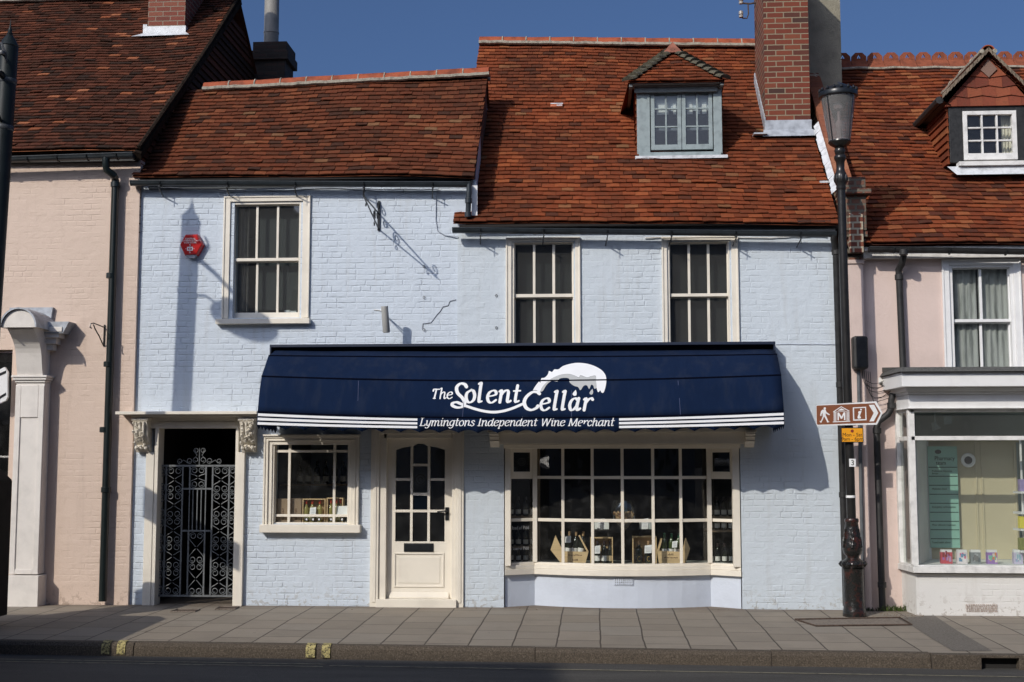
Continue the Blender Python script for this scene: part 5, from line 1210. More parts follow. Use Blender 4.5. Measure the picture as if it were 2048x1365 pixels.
# back chimney stack with metal flue
ky_ = 5.2; kX0, kX1 = P(508, 120, ky_).x, P(570, 120, ky_).x; kz1 = P(540, 84, ky_).z
m_ = MB(); m_.box(kX0, kX1, ky_, ky_ + .6, 5.5, kz1 - .02); m_.box(kX0 - .05, kX1 + .06, ky_ - .05, ky_ + .65, kz1 - .32, kz1 - .16); m_.box(kX0 - .02, kX1 + .03, ky_ - .02, ky_ + .62, kz1 - .16, kz1)
bk = m_.build('back_chimney', M_shadebrick, pink, bevel=.01)
m_ = MB(); fxx = P(540, 50, ky_ + .2).x; m_.lathe([(.125, kz1), (.125, kz1 + .24), (.132, kz1 + .245), (.132, kz1 + .27), (.125, kz1 + .28), (.12, 12)], (fxx, ky_ + .3, 0), 20); m_.build('flue', mat('galvanised_flue', (.23, .22, .20), .6, .2, 3), bk, smooth=True)
# shopfront pilaster with scrolled console
m_ = MB(); X0, X1 = P(18, 1000, -.3).x, P(76, 1000, -.3).x; yb2 = PY + .004; zc_ = P(40, 765, -.28).z
m_.box(X0, X1, -.22, yb2, P(40, 1150, -.3).z, zc_); 
for a, b in ((X0, X0 + .07), (X1 - .07, X1)): m_.box(a, b, -.235, -.2205, P(40, 1150, -.3).z, P(40, 770, -.3).z)
m_.box(X0 + .07, X1 - .07, -.235, -.2205, P(40, 835, -.3).z, P(40, 770, -.3).z); m_.box(X0 + .07, X1 - .07, -.235, -.2205, P(40, 1150, -.3).z, P(40, 1140, -.3).z)
m_.box(X0 - .03, X1 + .035, -.29, yb2, -.03, P(40, 1152, -.3).z)
for i, e in enumerate((.0, .02, .035)): m_.box(X0 - .01 - e, X1 + .01 + e, -.24 - e, yb2, zc_ + .03 * i, zc_ + .03 * (i + 1) - .002)
pil = m_.build('pilaster', mat('stone_paint', (.72, .68, .63), .6, .07, 6, .002, 25), pink, bevel=.006)
zt = P(40, 660, -.5).z; zb = zc_ + .09; h = zt - zb; m_ = MB()
prof_ = [(yb2, zb)] + [(-.25 - .30 * (t ** 2.2) - .02 * math.sin(t * 6.3), zb + h * t) for t in [i / 10 for i in range(11)]] + [(-.55, zt + .0)] + [(-.36 + .19 * math.cos(a) * -1, zt + .0 + .2 * math.sin(a)) for a in [math.pi * k / 10 for k in range(1, 5)]] + [(-.36, zt + .2), (yb2, zt + .2)]
m_.prism(prof_, X0 + .02, X1 - .02, axis='x'); con = m_.build('console', MATS['stone_paint'], pil, bevel=.008)
m_ = MB(); cxm = (X0 + X1) / 2; rr = (X1 - X0) / 2 + .03
pr = [(cxm + rr * math.cos(a), zt + .02 + rr * 1.05 * math.sin(a)) for a in [math.pi * k / 14 for k in range(15)]]; m_.prism(pr, -.60, yb2)
pr2 = [(cxm + (rr + .02) * math.cos(a), zt + .02 + (rr * 1.05 + .02) * math.sin(a)) for a in [math.pi * k / 14 for k in range(15)]]
o_ = m_.build('barrel_cap', MATS['stone_paint'], con)
m_ = MB()
for a, b in zip(pr2, pr2[1:]): m_.quad((a[0], -.63, a[1]), (b[0], -.63, b[1]), (b[0], yb2, b[1]), (a[0], yb2, a[1]))
for (a, b), (c, d_) in zip(zip(pr, pr2), zip(pr[1:], pr2[1:])): m_.quad((a[0], -.63, a[1]), (c[0], -.63, c[1]), (d_[0], -.63, d_[1]), (b[0], -.63, b[1]))
m_.build('lead_cap', M_lead, con, smooth=True)
m_ = MB(); q0_, q1_ = P(60, 640, -.2), P(132, 640, -.2); z5 = [P(100, v, -.2).z for v in (700, 688, 676, 665, 655)]
for i in range(4): m_.box(X1 - .05, q1_.x - .17 + .05 * i, -.16 - .035 * i, yb2, z5[i], z5[i + 1] - .002)
m_.build('cornice', MATS['stone_paint'], pil, bevel=.004)
m_ = MB(); s0 = P(25, 617, -.02); s1 = P(111, 617, -.02)
m_.prism([(s0.x, P(60, 640, -.02).z), (P(100, 650, -.1).x, P(60, 648, -.02).z), (s1.x, P(60, 617, -.02).z), (s0.x, P(60, 617, -.02).z)], -.10, yb2)
m_.prism([(P(70, 640, -.1).x, P(60, 668, -.2).z), (P(132, 668, -.25).x - .04, P(60, 668, -.2).z), (P(138, 646, -.25).x, P(60, 645, -.2).z), (P(70, 640, -.1).x, P(60, 645, -.2).z)], -.25, yb2)
m_.build('lead_flashing', M_lead, pil)
# shop glazing, hanging sign edge seen left of the pilaster
m_ = MB(); m_.box(pX0 + .6, P(13, 1000, PY).x, PY + .08, PY + .1, -.02, P(0, 705, PY).z); m_.build('shop_window', glass('dark_shop_glass', (.4, .42, .42)), pink)
sg = thing('sign_board', P(8, 765, -.2), 'white sign board with dark stripes at the far left edge beside the pilaster', 'sign')
m_ = MB(); v = [(-8, 745), (12, 735), (18, 745), (18, 795), (14, 802), (-8, 812)]; m_.prism([(P(a, b, -.2).x, P(a, b, -.2).z) for a, b in v], -.24, -.2); m_.build('panel', M_white, sg)
m_ = MB()
for a, b in ((742, 752), (786, 800)): m_.prism([(P(-8, b, -.2).x, P(-8, b, -.2).z), (P(15, a, -.2).x, P(15, a, -.2).z), (P(15, a + 5, -.2).x, P(15, a + 5, -.2).z), (P(-8, b + 5, -.2).x, P(-8, b + 5, -.2).z)], -.245, -.2405)
m_.build('stripe', M_black, sg)
# small wrought bracket on the pink wall
wb = thing('wall_bracket', P(207, 670, PY), 'small twisted black iron bracket on the pink wall left of the drainpipe', 'bracket')
m_ = MB(); pp = lambda a, b, Y: P(a, b, Y)
m_.tube([P(209, 650, PY - .01), P(207, 693, PY - .01)], .010, 5); m_.tube([P(208, 655, PY - .01), P(188, 647, PY - .35), P(181, 648, PY - .38), P(180, 655, PY - .39), P(184, 657, PY - .38)], .008, 5)
m_.tube([P(206, 690, PY - .02), P(198, 672, PY - .16), P(190, 658, PY - .27), P(187, 650, PY - .33)], .008, 5); m_.build('bracket', M_black, wb)

# ================================================================== RIGHT PINK BUILDING (pharmacy)
RY = .02
ph = thing('pharmacy_building', (5.0, 0, 0), 'pink rendered building with white bay shopfront, tiled roof and crested ridge at the right', 'building')
rX0 = P(1697, 800, RY).x; rX1 = 9.6; rtop = P(1850, 502, RY).z
PW = rc(1887, 520, 2043, 760, RY); RW = (P(1897, 630, RY).x, P(2030, 630, RY).x, P(1960, 745, RY).z, P(1960, 528, RY).z)
fY = -.50
bX0 = P(1797, 1000, RY).x; bX1 = P(1826, 1000, fY).x
SFo = (bX0 + .05, rX1 - .3, .42, P(1900, 800, fY).z)
build_wall('wall', M_pinks, ph, rX0 - .12, rX1, -.05, rtop, RY, .25, [RW, SFo])
m_ = MB(); a, b = P(1698, 800, RY).x, P(1731, 800, RY).x; m_.box(a - .1, b, -.055, RY + .02, -.04, P(1715, 528, -.05).z); m_.box(a - .1, b + .01, -.075, RY, P(1715, 528, -.06).z, P(1715, 520, -.06).z); m_.build('pilaster', M_pinks, ph, bevel=.006)
PER.x = rX1; zE = PEL.z; PE0 = Vector((PEL.x - .02, -.19, zE)); PE1 = Vector((rX1, -.19, zE - .02))
PR0 = Vector((PEL.x - .02, RPY, PRz)); PR1 = Vector((rX1, RPY, P(2040, 132, RPY).z))
rfr, SX_, nX = slope('roof', PE0, PE1, PR0, PR1, T_right, ph, gauge=.1, sag=.03, wav=.014, seed=21, tilt=1.05)
m_ = MB(); d_ = 3.7; m_.quad(PR0, PR1, Vector((PR1.x, RPY + d_, PR1.z - d_ * .93)), Vector((PR0.x, RPY + d_, PR0.z - d_ * .93))); m_.build('back_slope', T_right, rfr)
m_ = MB(); m_.box(rX0, rX1, 6.9, 7.1, 0, rtop); m_.box(rX1 - .2, rX1 - .01, .27, 7, 0, rtop); m_.build('side_wall', M_pinks, ph)
# crested ridge: saddle tiles with pierced semi-hexagonal crests
m_ = MB(); cr_ = .237; x = PEL.x - .1; i = 0; Mx_ = mat('crested_ridge', (.24, .064, .028), .85, .3, 9, .003, 40)
zr_ = lambda x: PR0.z + (PR1.z - PR0.z) * (x - PR0.x) / (PR1.x - PR0.x)
while x < rX1:
    zz = zr_(x) + .02; L_ = cr_ - .008
    m_.add([(x, RPY - .15, zz - .12), (x + L_, RPY - .15, zz - .12), (x + L_, RPY - .01, zz + .04), (x, RPY - .01, zz + .04), (x, RPY + .15, zz - .12), (x + L_, RPY + .15, zz - .12), (x + L_, RPY + .01, zz + .04), (x, RPY + .01, zz + .04)], [(0, 1, 2, 3), (7, 6, 5, 4), (3, 2, 6, 7), (0, 3, 7, 4), (1, 5, 6, 2)])
    c = x + L_ / 2; b0 = zz + .035; hw = L_ / 2; hh = .125; ow = .026
    # crest made of pieces round a trefoil-like opening
    L1 = [(c - hw, b0), (c - ow, b0 + .035), (c - ow * .9, b0 + .06), (c - ow * .35, b0 + .078), (c, b0 + .100), (c, b0 + hh), (c - hw * .45, b0 + hh), (c - hw * .95, b0 + hh * .55)]
    m_.prism(L1, RPY - .012, RPY + .012); m_.prism([(2 * c - p[0], p[1]) for p in reversed(L1)], RPY - .012, RPY + .012)
    m_.prism([(c - hw, b0), (c + hw, b0), (c + ow, b0 + .035), (c - ow, b0 + .035)], RPY - .0118, RPY + .0118)
    m_.prism([(c - .006, b0 + .035), (c + .006, b0 + .035), (c + .004, b0 + .06), (c - .004, b0 + .06)], RPY - .0116, RPY + .0116)
    x += cr_
m_.build('crested_ridge', Mx_, ph)
m_ = MB(); m_.tube([Vector((PEL.x + k * .15, RPY - .16, zr_(PEL.x + k * .15) - .105 + .008 * math.sin(k * 1.7))) for k in range(30)], .022, 6); m_.build('ridge_mortar', M_mortar, ph)
gutter(1737, 496, 2300, 505, -.22, ph, M_blackold, n=5, stubs=False, r=.055)
m_ = MB(); m_.box(cpX1 + .02, rX1, -.07, RY + .1, rtop - .10, rtop - .012); m_.box(cpX1 + .02, rX1, -.12, RY + .1, rtop - .011, rtop + .03); m_.build('eaves_board', M_whiteold, ph)
pipe('downpipe', [P(1807, 500, -.22), P(1807, 513, -.2), P(1804, 528, -.14), P(1797, 540, -.07), P(1798, 552, -.06), P(1806, 735, -.06)], .040, M_blackold, ph, [(P(1798, 555, -.06), dn), (P(1807, 505, -.3), dn)])
pipe('downpipe', [P(1786, 788, -.1), P(1783, 800, -.1), P(1782, 818, -.09), P(1776, 829, -.08), P(1757, 843, -.07), P(1753, 856, -.07), P(1765, 1222, -.07)], .040, M_blackold, ph, [(P(1754, 862, -.07), dn), (P(1783, 812, -.09), dn), (P(1764, 1170, -.07), dn)])
pipe('cable_conduit', [P(1717, 738, -.08), P(1727, 1215, -.09)], .022, mat('grey_conduit', (.10, .11, .12), .6, .2, 8), ph)
m_ = MB(); random.seed(13)      # tangle of loose wires under the junction box
for k in range(7):
    a = (1716 + 4 * k, 738 + k); b = (1778 + k, 758 + 6 * k); pts = [a, (a[0] + 6, 752 + 8 * k), ((a[0] + b[0]) / 2, max(a[1], b[1]) + 10 + 5 * math.sin(k * 2)), b]
    m_.tube([P(p.x, p.y, -.04 - .01 * k) for p in cr(pts, 6)], .0035, 4)
m_.build('wires', M_black, ph)
jb = thing('junction_box', P(1718, 707, -.1), 'black rounded box with loose wires on the pink pilaster behind the lamp post', 'junction box')
a = rc(1703, 674, 1733, 740, -.1); m_ = MB(); m_.box(a[0], a[1], -.22, -.056, a[2], a[3]); m_.build('casing', M_blackold, jb, bevel=.03)
# bare brick patch and crack
m_ = MB(); m_.prism([(P(x_, y_, RY).x, P(x_, y_, RY).z) for x_, y_ in ((1757, 768), (1770, 762), (1790, 760), (1790, 776), (1768, 775))], RY - .008, RY + .01); m_.build('broken_render', mat('broken_render_dark', (.05, .045, .04), .95, .4, 30), ph)
m_ = MB(); m_.prism([(P(x_, y_, RY).x, P(x_, y_, RY).z) for x_, y_ in ((1757, 756), (1776, 750), (1790, 751), (1790, 760), (1770, 762), (1757, 768))], RY - .005, RY + .01); m_.build('render_patch', M_whiter, ph)
# sash window with net curtains
sash('sash_window', ph, PW, rc(1906, 538, 2019, 737, RY + .06), (P(1960, 645, RY + .06).z, P(1960, 639, RY + .06).z), [(P(1959, 600, RY + .06).x, P(1964, 600, RY + .06).x)], M_white, wall_y=RY, glassm=M_glass,
     sill=(P(1880, 745, -.05).x, P(2050, 745, -.05).x, -.08, .05, P(1960, 752, -.05).z, P(1960, 743, -.05).z))
M_net = mat('net_curtain', (.32, .33, .31), .95, .25, 1.6, stretch=(14, 1, 1.2), dark=(.12, .13, .12))
curtain(ph, RW[0] - .05, (RW[0] + RW[1]) / 2 - .01, RY + .15, RW[2], RW[3], M_net, 6, .009); curtain(ph, (RW[0] + RW[1]) / 2 + .01, RW[1] + .05, RY + .16, RW[2], RW[3], M_net, 6, .009)
room(ph, rX0 + .2, rX1 - .3, RY + .26, 3.0, 2.9, rtop - .05, M_darkgrey, 'upstairs_room')
# dormer
dq = on_roof(SX_, 0, 0, 0, 1985, 352); fyd = dq.y - .06; a = rc(1903, 215, 2062, 325, fyd); dmr = MB()
wq = rc(1926, 222, 2034, 325, fyd)
wq = (wq[0], wq[1], P(1980, 320, fyd).z, P(1980, 222, fyd).z); dm0, dm1 = P(1899, 270, fyd).x, P(2064, 270, fyd).x
dmr.box(dm0, wq[0], fyd, fyd + .1, wq[2] - .03, wq[3] + .06); dmr.box(wq[1], dm1, fyd, fyd + .1, wq[2] - .03, wq[3] + .06); dmr.box(wq[0], wq[1], fyd, fyd + .1, wq[3], wq[3] + .06)
dmo = dmr.build('dormer', mat('flaking_black_paint', (.018, .018, .018), .55, .5, 14, .003, 30), ph, bevel=.004)
m_ = MB()
frame_box(m_, wq[0] + .002, wq[1] - .002, wq[2], wq[3] - .002, fyd - .012, fyd + .06, .055, .085, .05); i0, i1, j0, j1 = wq[0] + .057, wq[1] - .057, wq[2] + .085, wq[3] - .052
for k in (1, 2): xx = i0 + (i1 - i0) * k / 3; m_.box(xx - .011, xx + .011, fyd + .0, fyd + .045, j0, j1)
for k in (1, 2):
    zz = j0 + (j1 - j0) * k / 3
    for q in range(3): m_.box(i0 + (i1 - i0) * q / 3 + .012, i0 + (i1 - i0) * (q + 1) / 3 - .012, fyd + .001, fyd + .044, zz - .010, zz + .010)
csr = m_.build('casement', M_whiteold, dmo, bevel=.003)
m_ = MB(); m_.quad((i0, fyd + .03, j0), (i1, fyd + .03, j0), (i1, fyd + .03, j1), (i0, fyd + .03, j1)); m_.build('pane', M_glass, csr)
m_ = MB(); m_.box(P(1918, 330, fyd - .1).x, P(2070, 330, fyd - .1).x, fyd - .12, fyd + .02, P(1980, 331, fyd - .1).z, P(1980, 323, fyd - .1).z); m_.build('sill', M_whiteold, csr)
cut_roof(rfr, dm0 + .06, dm1 - .06, fyd + .12, yback(SX_, wq[3]) + .1)
room(dmo, dm0 + .04, dm1 - .04, fyd + .1, fyd + 1.4, wq[2], wq[3] + .05, M_dark, 'dormer_room')
curtain(dmo, P(2003, 280, fyd + .15).x, P(2030, 280, fyd + .15).x, fyd + .15, wq[2], wq[3], mat('cream_curtain', (.62, .58, .46), .9, .15, 12), 4, .015)
apx = P(1977, 100, fyd - .12); gl_, gr_ = P(1884, 194, fyd - .12), P(2070, 190, fyd - .12); hz_ = wq[3] + .06
m_ = MB(); gb0, gb1 = P(1888, 214, fyd).x, P(2068, 214, fyd).x; rows_ = 5; top_ = apx.z - .06
random.seed(31)
for i in range(rows_):   # club shaped tile hanging
    z0_, z1_ = hz_ + (top_ - hz_) * i / rows_, hz_ + (top_ - hz_) * (i + 1) / rows_; lim = lambda zz: (gb1 - gb0) / 2 * (1 - (zz - hz_) / (top_ - hz_)); cxg = (gb0 + gb1) / 2
    hw0, hw1 = lim(z0_), lim(z1_); nt_ = max(1, int(hw0 * 2 / .16)); 
    for k in range(nt_ * 1):
        xa = cxg - hw0 + 2 * hw0 * k / nt_; xb = cxg - hw0 + 2 * hw0 * (k + 1) / nt_
        cl = lambda v: max(cxg - hw1, min(cxg + hw1, v)); r_ = .03 if i else 0
        m_.add([(xa + .001, fyd - .03, z0_ + (r_ if k % 2 == 0 else 0) - .02 * bool(i)), (xb - .001, fyd - .03, z0_ + (r_ if k % 2 else 0) - .02 * bool(i)), (cl(xb) - .001, fyd - .012, z1_ + .01), (cl(xa) + .001, fyd - .012, z1_ + .01), (xa + .001, fyd - .01, z0_), (xb - .001, fyd - .01, z0_)], [(0, 1, 2, 3), (0, 4, 5, 1)])
m_.prism([(gb0, hz_), (gb1, hz_), (cxg, top_)], fyd - .008, fyd + .05)
m_.build('tile_hung_gable', tile_mat('hung_tile', [(0, (.13, .04, .03)), (.5, (.22, .06, .036)), (1, (.28, .085, .045))], patch=.2), dmo)
m_ = MB(); m_.prism([(cxg - .1, top_ - .18), (cxg, top_ - .28), (cxg + .11, top_ - .17), (cxg, top_ - .04)], fyd - .045, fyd - .03); m_.build('diamond_plaque', mat('brown_plaque', (.20, .12, .09), .8), dmo)
# dormer roof: two slopes with barge courses, returning left eaves
zr2 = apx.z; yb_r = yback(SX_, zr2) + .15; ye = yback(SX_, gl_.z) + .2
for (Eo, s_) in ((gl_, -1), (gr_, 1)):
    m_ = MB(); n2 = 9
    for i in range(n2):
        t0, t1 = i / n2, (i + 1) / n2; A = Eo.lerp(apx, t0); C = Eo.lerp(apx, t1); yb0 = ye + (yb_r - ye) * t0; yb1 = ye + (yb_r - ye) * t1; up_ = Vector((s_ * .008, 0, .022))
        yy = A.y
        while yy < yb0:
            y2 = min(yy + .163, yb0); m_.add([Vector((A.x, yy + .002, A.z)) + up_, Vector((A.x, y2 - .002, A.z)) + up_, Vector((C.x, min(y2 - .002, yb1), C.z)) + up_ * .3, Vector((C.x, min(yy + .002, yb1), C.z)) + up_ * .3, (A.x, yy + .002, A.z), (A.x, y2 - .002, A.z), (C.x, min(yy + .002, yb1), C.z)], [(0, 1, 2, 3), (0, 4, 5, 1), (0, 3, 6, 4)]); yy += .163
    so_ = m_.build('dormer_roof', T_right, dmo)
m_ = MB()
for Eo in (gl_, gr_):
    for i in range(12):
        a = Eo.lerp(apx, i / 12); b = Eo.lerp(apx, (i + 1.1) / 12); m_.add([a + Vector((0, -.015, .035)), b + Vector((0, -.015, .03)), b + Vector((0, -.015, -.015)), a + Vector((0, -.015, -.03)), a + Vector((0, .12, .04)), b + Vector((0, .12, .035))], [(0, 1, 2, 3), (0, 4, 5, 1)])
m_.build('barge_tiles', mat('weathered_barge', (.20, .155, .11), .9, .4, 14, .003, 30), dmo)
ridge('dormer_ridge', apx + Vector((0, 0, .03)), Vector((apx.x, yb_r, zr2 + .03)), M_ridge, dmo, 4, .08)
m_ = MB(); q = [Vector((gl_.x - .02, fyd - .08, gl_.z - .03)), Vector((gl_.x - .02, ye - .1, gl_.z - .03))]; m_.tube(q, .05, 8)
m_.quad((gl_.x, fyd - .06, gl_.z - .02), (gl_.x, ye, gl_.z - .02), (dm0 + .02, ye, gl_.z - .09), (dm0 + .02, fyd - .06, gl_.z - .09)); m_.build('gutter', M_blackold, dmo)
m_ = MB()
for i in range(9):
    za, zb = wq[2] - .04 + i * .1, wq[2] + .06 + i * .1
    if zb > gl_.z: break
    m_.add([(dm0 - .035, fyd + .02, za), (dm0 - .035, yback(SX_, za) + .15, za), (dm0 - .012, yback(SX_, zb) + .15, zb), (dm0 - .012, fyd + .02, zb), (dm0, fyd + .02, za), (dm0, yback(SX_, za) + .15, za)], [(0, 1, 2, 3), (0, 4, 5, 1), (0, 3, 4)])
m_.box(dm0 - .01, dm0 + .02, fyd + .05, fyd + 1.2, wq[2], gl_.z - .05); m_.build('cheek', T_right, dmo)
m_ = MB(); A = rc(1897, 333, 2085, 352, dq.y - .1)
m_.add([(A[0] - .02, dq.y - .12, A[3]), (A[1], dq.y - .12, A[3]), (A[1], dq.y - .19, A[2] + .0), (A[0] + .08, dq.y - .19, A[2] + .0), (A[0] + .03, dq.y - .02, A[3] + .02), (A[1], dq.y - .02, A[3] + .02)], [(0, 1, 2, 3), (0, 4, 5, 1)]); m_.build('lead_apron', M_leadw, dmo)

# ---- white bay shopfront
def zf(py, px=1930): return P(px, py, fY).z
fx1 = 9.2
bayX = [(bX0, RY), (bX1, fY), (fx1, fY)]
def fr(mb, za, zb, off, off2=None, xr=fx1):   # horizontal member round the angled bay, projecting `off`
    off2 = off if off2 is None else off2
    p = lambda o: [(bX0 - o * .55, RY + .0), (bX1 - o * .55, fY - o), (xr, fY - o)]
    A, B = p(off), p(off2); vs = [(x, y, za) for x, y in A] + [(x, y, zb) for x, y in B] + [(bX0 + .08, RY, za), (bX1 + .07, fY + .08, za), (xr, fY + .08, za), (bX0 + .08, RY, zb), (bX1 + .07, fY + .08, zb), (xr, fY + .08, zb)]
    mb.add(vs, [(0, 1, 4, 3), (1, 2, 5, 4), (3, 4, 10, 9), (4, 5, 11, 10), (0, 6, 7, 1), (1, 7, 8, 2), (6, 9, 10, 7), (7, 10, 11, 8), (0, 3, 9, 6), (2, 8, 11, 5)])
m_ = MB(); fr(m_, -.04, zf(1149), -.02); sp_ = m_.build('shopfront_plinth', painted_brick('white_masonry_paint', (.70, .69, .66), .3, .5, .35, (.3, .25, .2), .003), ph)
m_ = MB(); fr(m_, zf(1146), zf(1134), .06); fr(m_, zf(1134) + .001, zf(1131), .03); shf = m_.build('shopfront', M_whiteold, ph, bevel=.004)
m_ = MB(); random.seed(9)
for i in range(16):
    for j in range(5):
        xx = P(1934, 1220, fY).x + i * .022 + rnd(-.004, .004); m_.box(xx, xx + .012, fY + .010, fY + .021, zf(1224) + j * .018, zf(1224) + j * .018 + .010)
m_.build('air_vent', mat('terracotta_grille', (.42, .33, .28), .9), sp_)
m_ = MB()
zq = zf(826); post = zf(1131)
m_.box(bX1 - .03, bX1 + .045, fY - .0, fY + .07, zf(1131), zf(818)); m_.box(bX0 - .02, bX0 + .05, RY - .08, RY + .0, zf(1131), zf(818))
fr(m_, zf(881), zf(872.5), -.0); fr(m_, zf(824.5), zf(818), .0)
m_.build('window_frame', M_whiteold, shf, bevel=.004)
m_ = MB(); fr(m_, zf(816), zf(789.5), .05); fr(m_, zf(818), zf(816), .075); fr(m_, zf(789), zf(784), .08); fr(m_, zf(784) + .001, zf(776.5), .13); fr(m_, zf(776), zf(747.5), .27); m_.build('fascia', M_white, shf, bevel=.004)
m_ = MB(); fr(m_, zf(747), zf(737.5), .33, .26); m_.add([(bX0 - .15, RY, zf(737.5)), (bX1 - .14, fY - .26, zf(737.5)), (fx1, fY - .26, zf(737.5)), (fx1, RY, zf(728)), (bX0 - .15, RY, zf(728))], [(0, 1, 2, 3, 4)]); m_.build('felt_roof', mat('roof_felt', (.09, .09, .085), .95, .35, 50, .004, 80), shf)
m_ = MB()
for (a, b) in ((1131, 881), (872.5, 824.5)):
    m_.quad((bX0 + .02, RY - .04, zf(a)), (bX1, fY + .03, zf(a)), (bX1, fY + .03, zf(b)), (bX0 + .02, RY - .04, zf(b))); m_.quad((bX1, fY + .03, zf(a)), (fx1, fY + .03, zf(a)), (fx1, fY + .03, zf(b)), (bX1, fY + .03, zf(b)))
m_.build('pane', M_glasspink, shf)
# inside the pharmacy window: floor board, back partition, side lining, ceiling
M_part = mat('cream_partition', (.56, .50, .35), .8, .03, 2); M_lining = mat('pale_lining', (.74, .76, .73), .8, .05, 3)
wbY = .50
m_ = MB(); m_.box(bX0 + .06, fx1, fY + .09, wbY + .05, zf(1131) - .02, zf(1131) - .004); m_.build('window_board', M_lining, shf)
m_ = MB(); _xa, _xb = P(1836, 1000, -.40).x, P(1857, 1000, wbY).x; m_.add([(_xa, -.40, zf(1131)), (_xb, wbY, zf(1131)), (_xb, wbY, zf(874)), (_xa, -.40, zf(874)), (_xa - .02, -.40, zf(1131)), (_xb - .02, wbY, zf(1131)), (_xb - .02, wbY, zf(874)), (_xa - .02, -.40, zf(874))], [(0, 1, 2, 3), (7, 6, 5, 4), (0, 3, 7, 4)]); m_.build('lining', M_lining, shf)
m_ = MB(); m_.box(bX0 + .03, bX0 + .05, wbY - .3, wbY - .0, zf(1131), zf(826)); m_.box(P(1858, 1000, wbY).x - .03, P(1858, 1000, wbY).x, wbY - .05, wbY, zf(1131), zf(880)); m_.build('lining', M_lining, shf)
m_ = MB(); x0p = P(1857, 1000, wbY).x; x1p = P(2036, 1000, wbY).x; zpt = P(1940, 885, wbY).z
m_.box(x0p, x1p, wbY, wbY + .03, zf(1131), zpt)
for a in (1952, 1964, 2030): xx = P(a, 1000, wbY).x; m_.box(xx, xx + .02, wbY - .015, wbY - .001, zf(1131), zpt)
m_.box(x0p, x1p + .05, wbY - .03, wbY + .031, zpt, zpt + .04); m_.build('partition', M_part, shf)
m_ = MB(); m_.box(bX0 + .1, fx1, wbY + .6, wbY + .62, 0.2, zf(800)); m_.box(bX0 + .1, fx1, fY + .12, wbY + .6, zf(818), zf(814)); m_.build('shop_room', mat('shop_back_grey', (.36, .42, .40), .9, .1, 1), shf)
# dark back panel near the transom
vnt = thing('ventilation_grille', P(1936, 921, wbY), 'round white vent with dark centre on the cream window back', 'vent')
c = P(1936, 921, wbY - .02); m_ = MB(); m_.lathe([(.085, 0), (.088, .012), (.075, .02), (.05, .014)], c, 28, Matrix.Rotation(R(90), 3, 'X')); m_.build('ring', M_white, vnt, smooth=True)
m_ = MB(); m_.lathe([(.05, .013), (.045, .016), (.0, .018)], c, 20, Matrix.Rotation(R(90), 3, 'X')); m_.build('fan', M_blackold, vnt)
pn = thing('poster', P(1888, 990, wbY - .07), 'tall teal green notice panel with ruled rows hanging in the shop window', 'poster')
M_teal = mat('teal_poster', (.27, .50, .42), .5, .04, 2); M_tealD = mat('dark_teal_ink', (.008, .025, .02), .9, spec=.1)
yP = wbY - .07; a = (P(1858, 990, yP).x, P(1917, 990, yP).x, P(1888, 1096, yP).z, P(1888, 893, yP).z)
m_ = MB(); m_.box(a[0], a[1], yP, yP + .012, a[2], a[3]); m_.build('panel', M_teal, pn)
m_ = MB(); rws = [935, 953, 971, 989, 1007, 1025, 1043, 1060, 1078]
for v in rws: zz = P(1888, v, yP).z; m_.box(a[0] + .005, a[1] - .005, yP - .003, yP - .0005, zz - .004, zz + .004)
m_.build('rule', M_tealD, pn)
def ftext(name, s, loc, size, m, parent, align='LEFT', sx=1.0, rot=None, ext=.0008, shear=0):
    cu = bpy.data.curves.new(name, 'FONT'); cu.body = s; cu.size = size; cu.extrude = ext; cu.align_x = align; cu.shear = shear; cu.resolution_u = 3
    o = bpy.data.objects.new(name, cu); sc.collection.objects.link(o); dg = bpy.context.evaluated_depsgraph_get(); me = bpy.data.meshes.new_from_object(o.evaluated_get(dg))
    bpy.data.objects.remove(o); k = MB(); Rm = rot or Matrix.Rotation(R(90), 3, 'X')
    k.v = [tuple(Rm @ Vector((v.co.x * sx, v.co.y, v.co.z)) + Vector(loc)) for v in me.vertices]; k.f = [tuple(p.vertices) for p in me.polygons]; bpy.data.meshes.remove(me)
    return k.build(name, m, parent)
q = P(1869, 921, yP - .003); ftext('lettering', 'Pharmacy', q, .072, M_tealD, pn, sx=.86, ext=.001); q = P(1872, 930, yP - .003); ftext('lettering', 'team', q, .070, M_tealD, pn, sx=.86, ext=.001)
for s_, v, sz in (('Professional dispensing', 944, .030), ('Service', 949, .030), ('Medicine check', 980, .034), ('Emergency contraception', 1016, .032), ('Minor ailments treatment', 1052, .032), ('Travel health advice', 1087, .032)):
    q = P(1864, v, yP - .003); ftext('lettering', s_, q, sz, M_tealD, pn, sx=.85)
c = P(1876, 904, yP - .002); m_ = MB(); m_.add([(c.x + .038 * math.cos(t), yP - .003, c.z + .026 * math.sin(t)) for t in [k * math.pi / 10 for k in range(20)]], [tuple(range(20))]); m_.build('badge', M_tealD, pn)
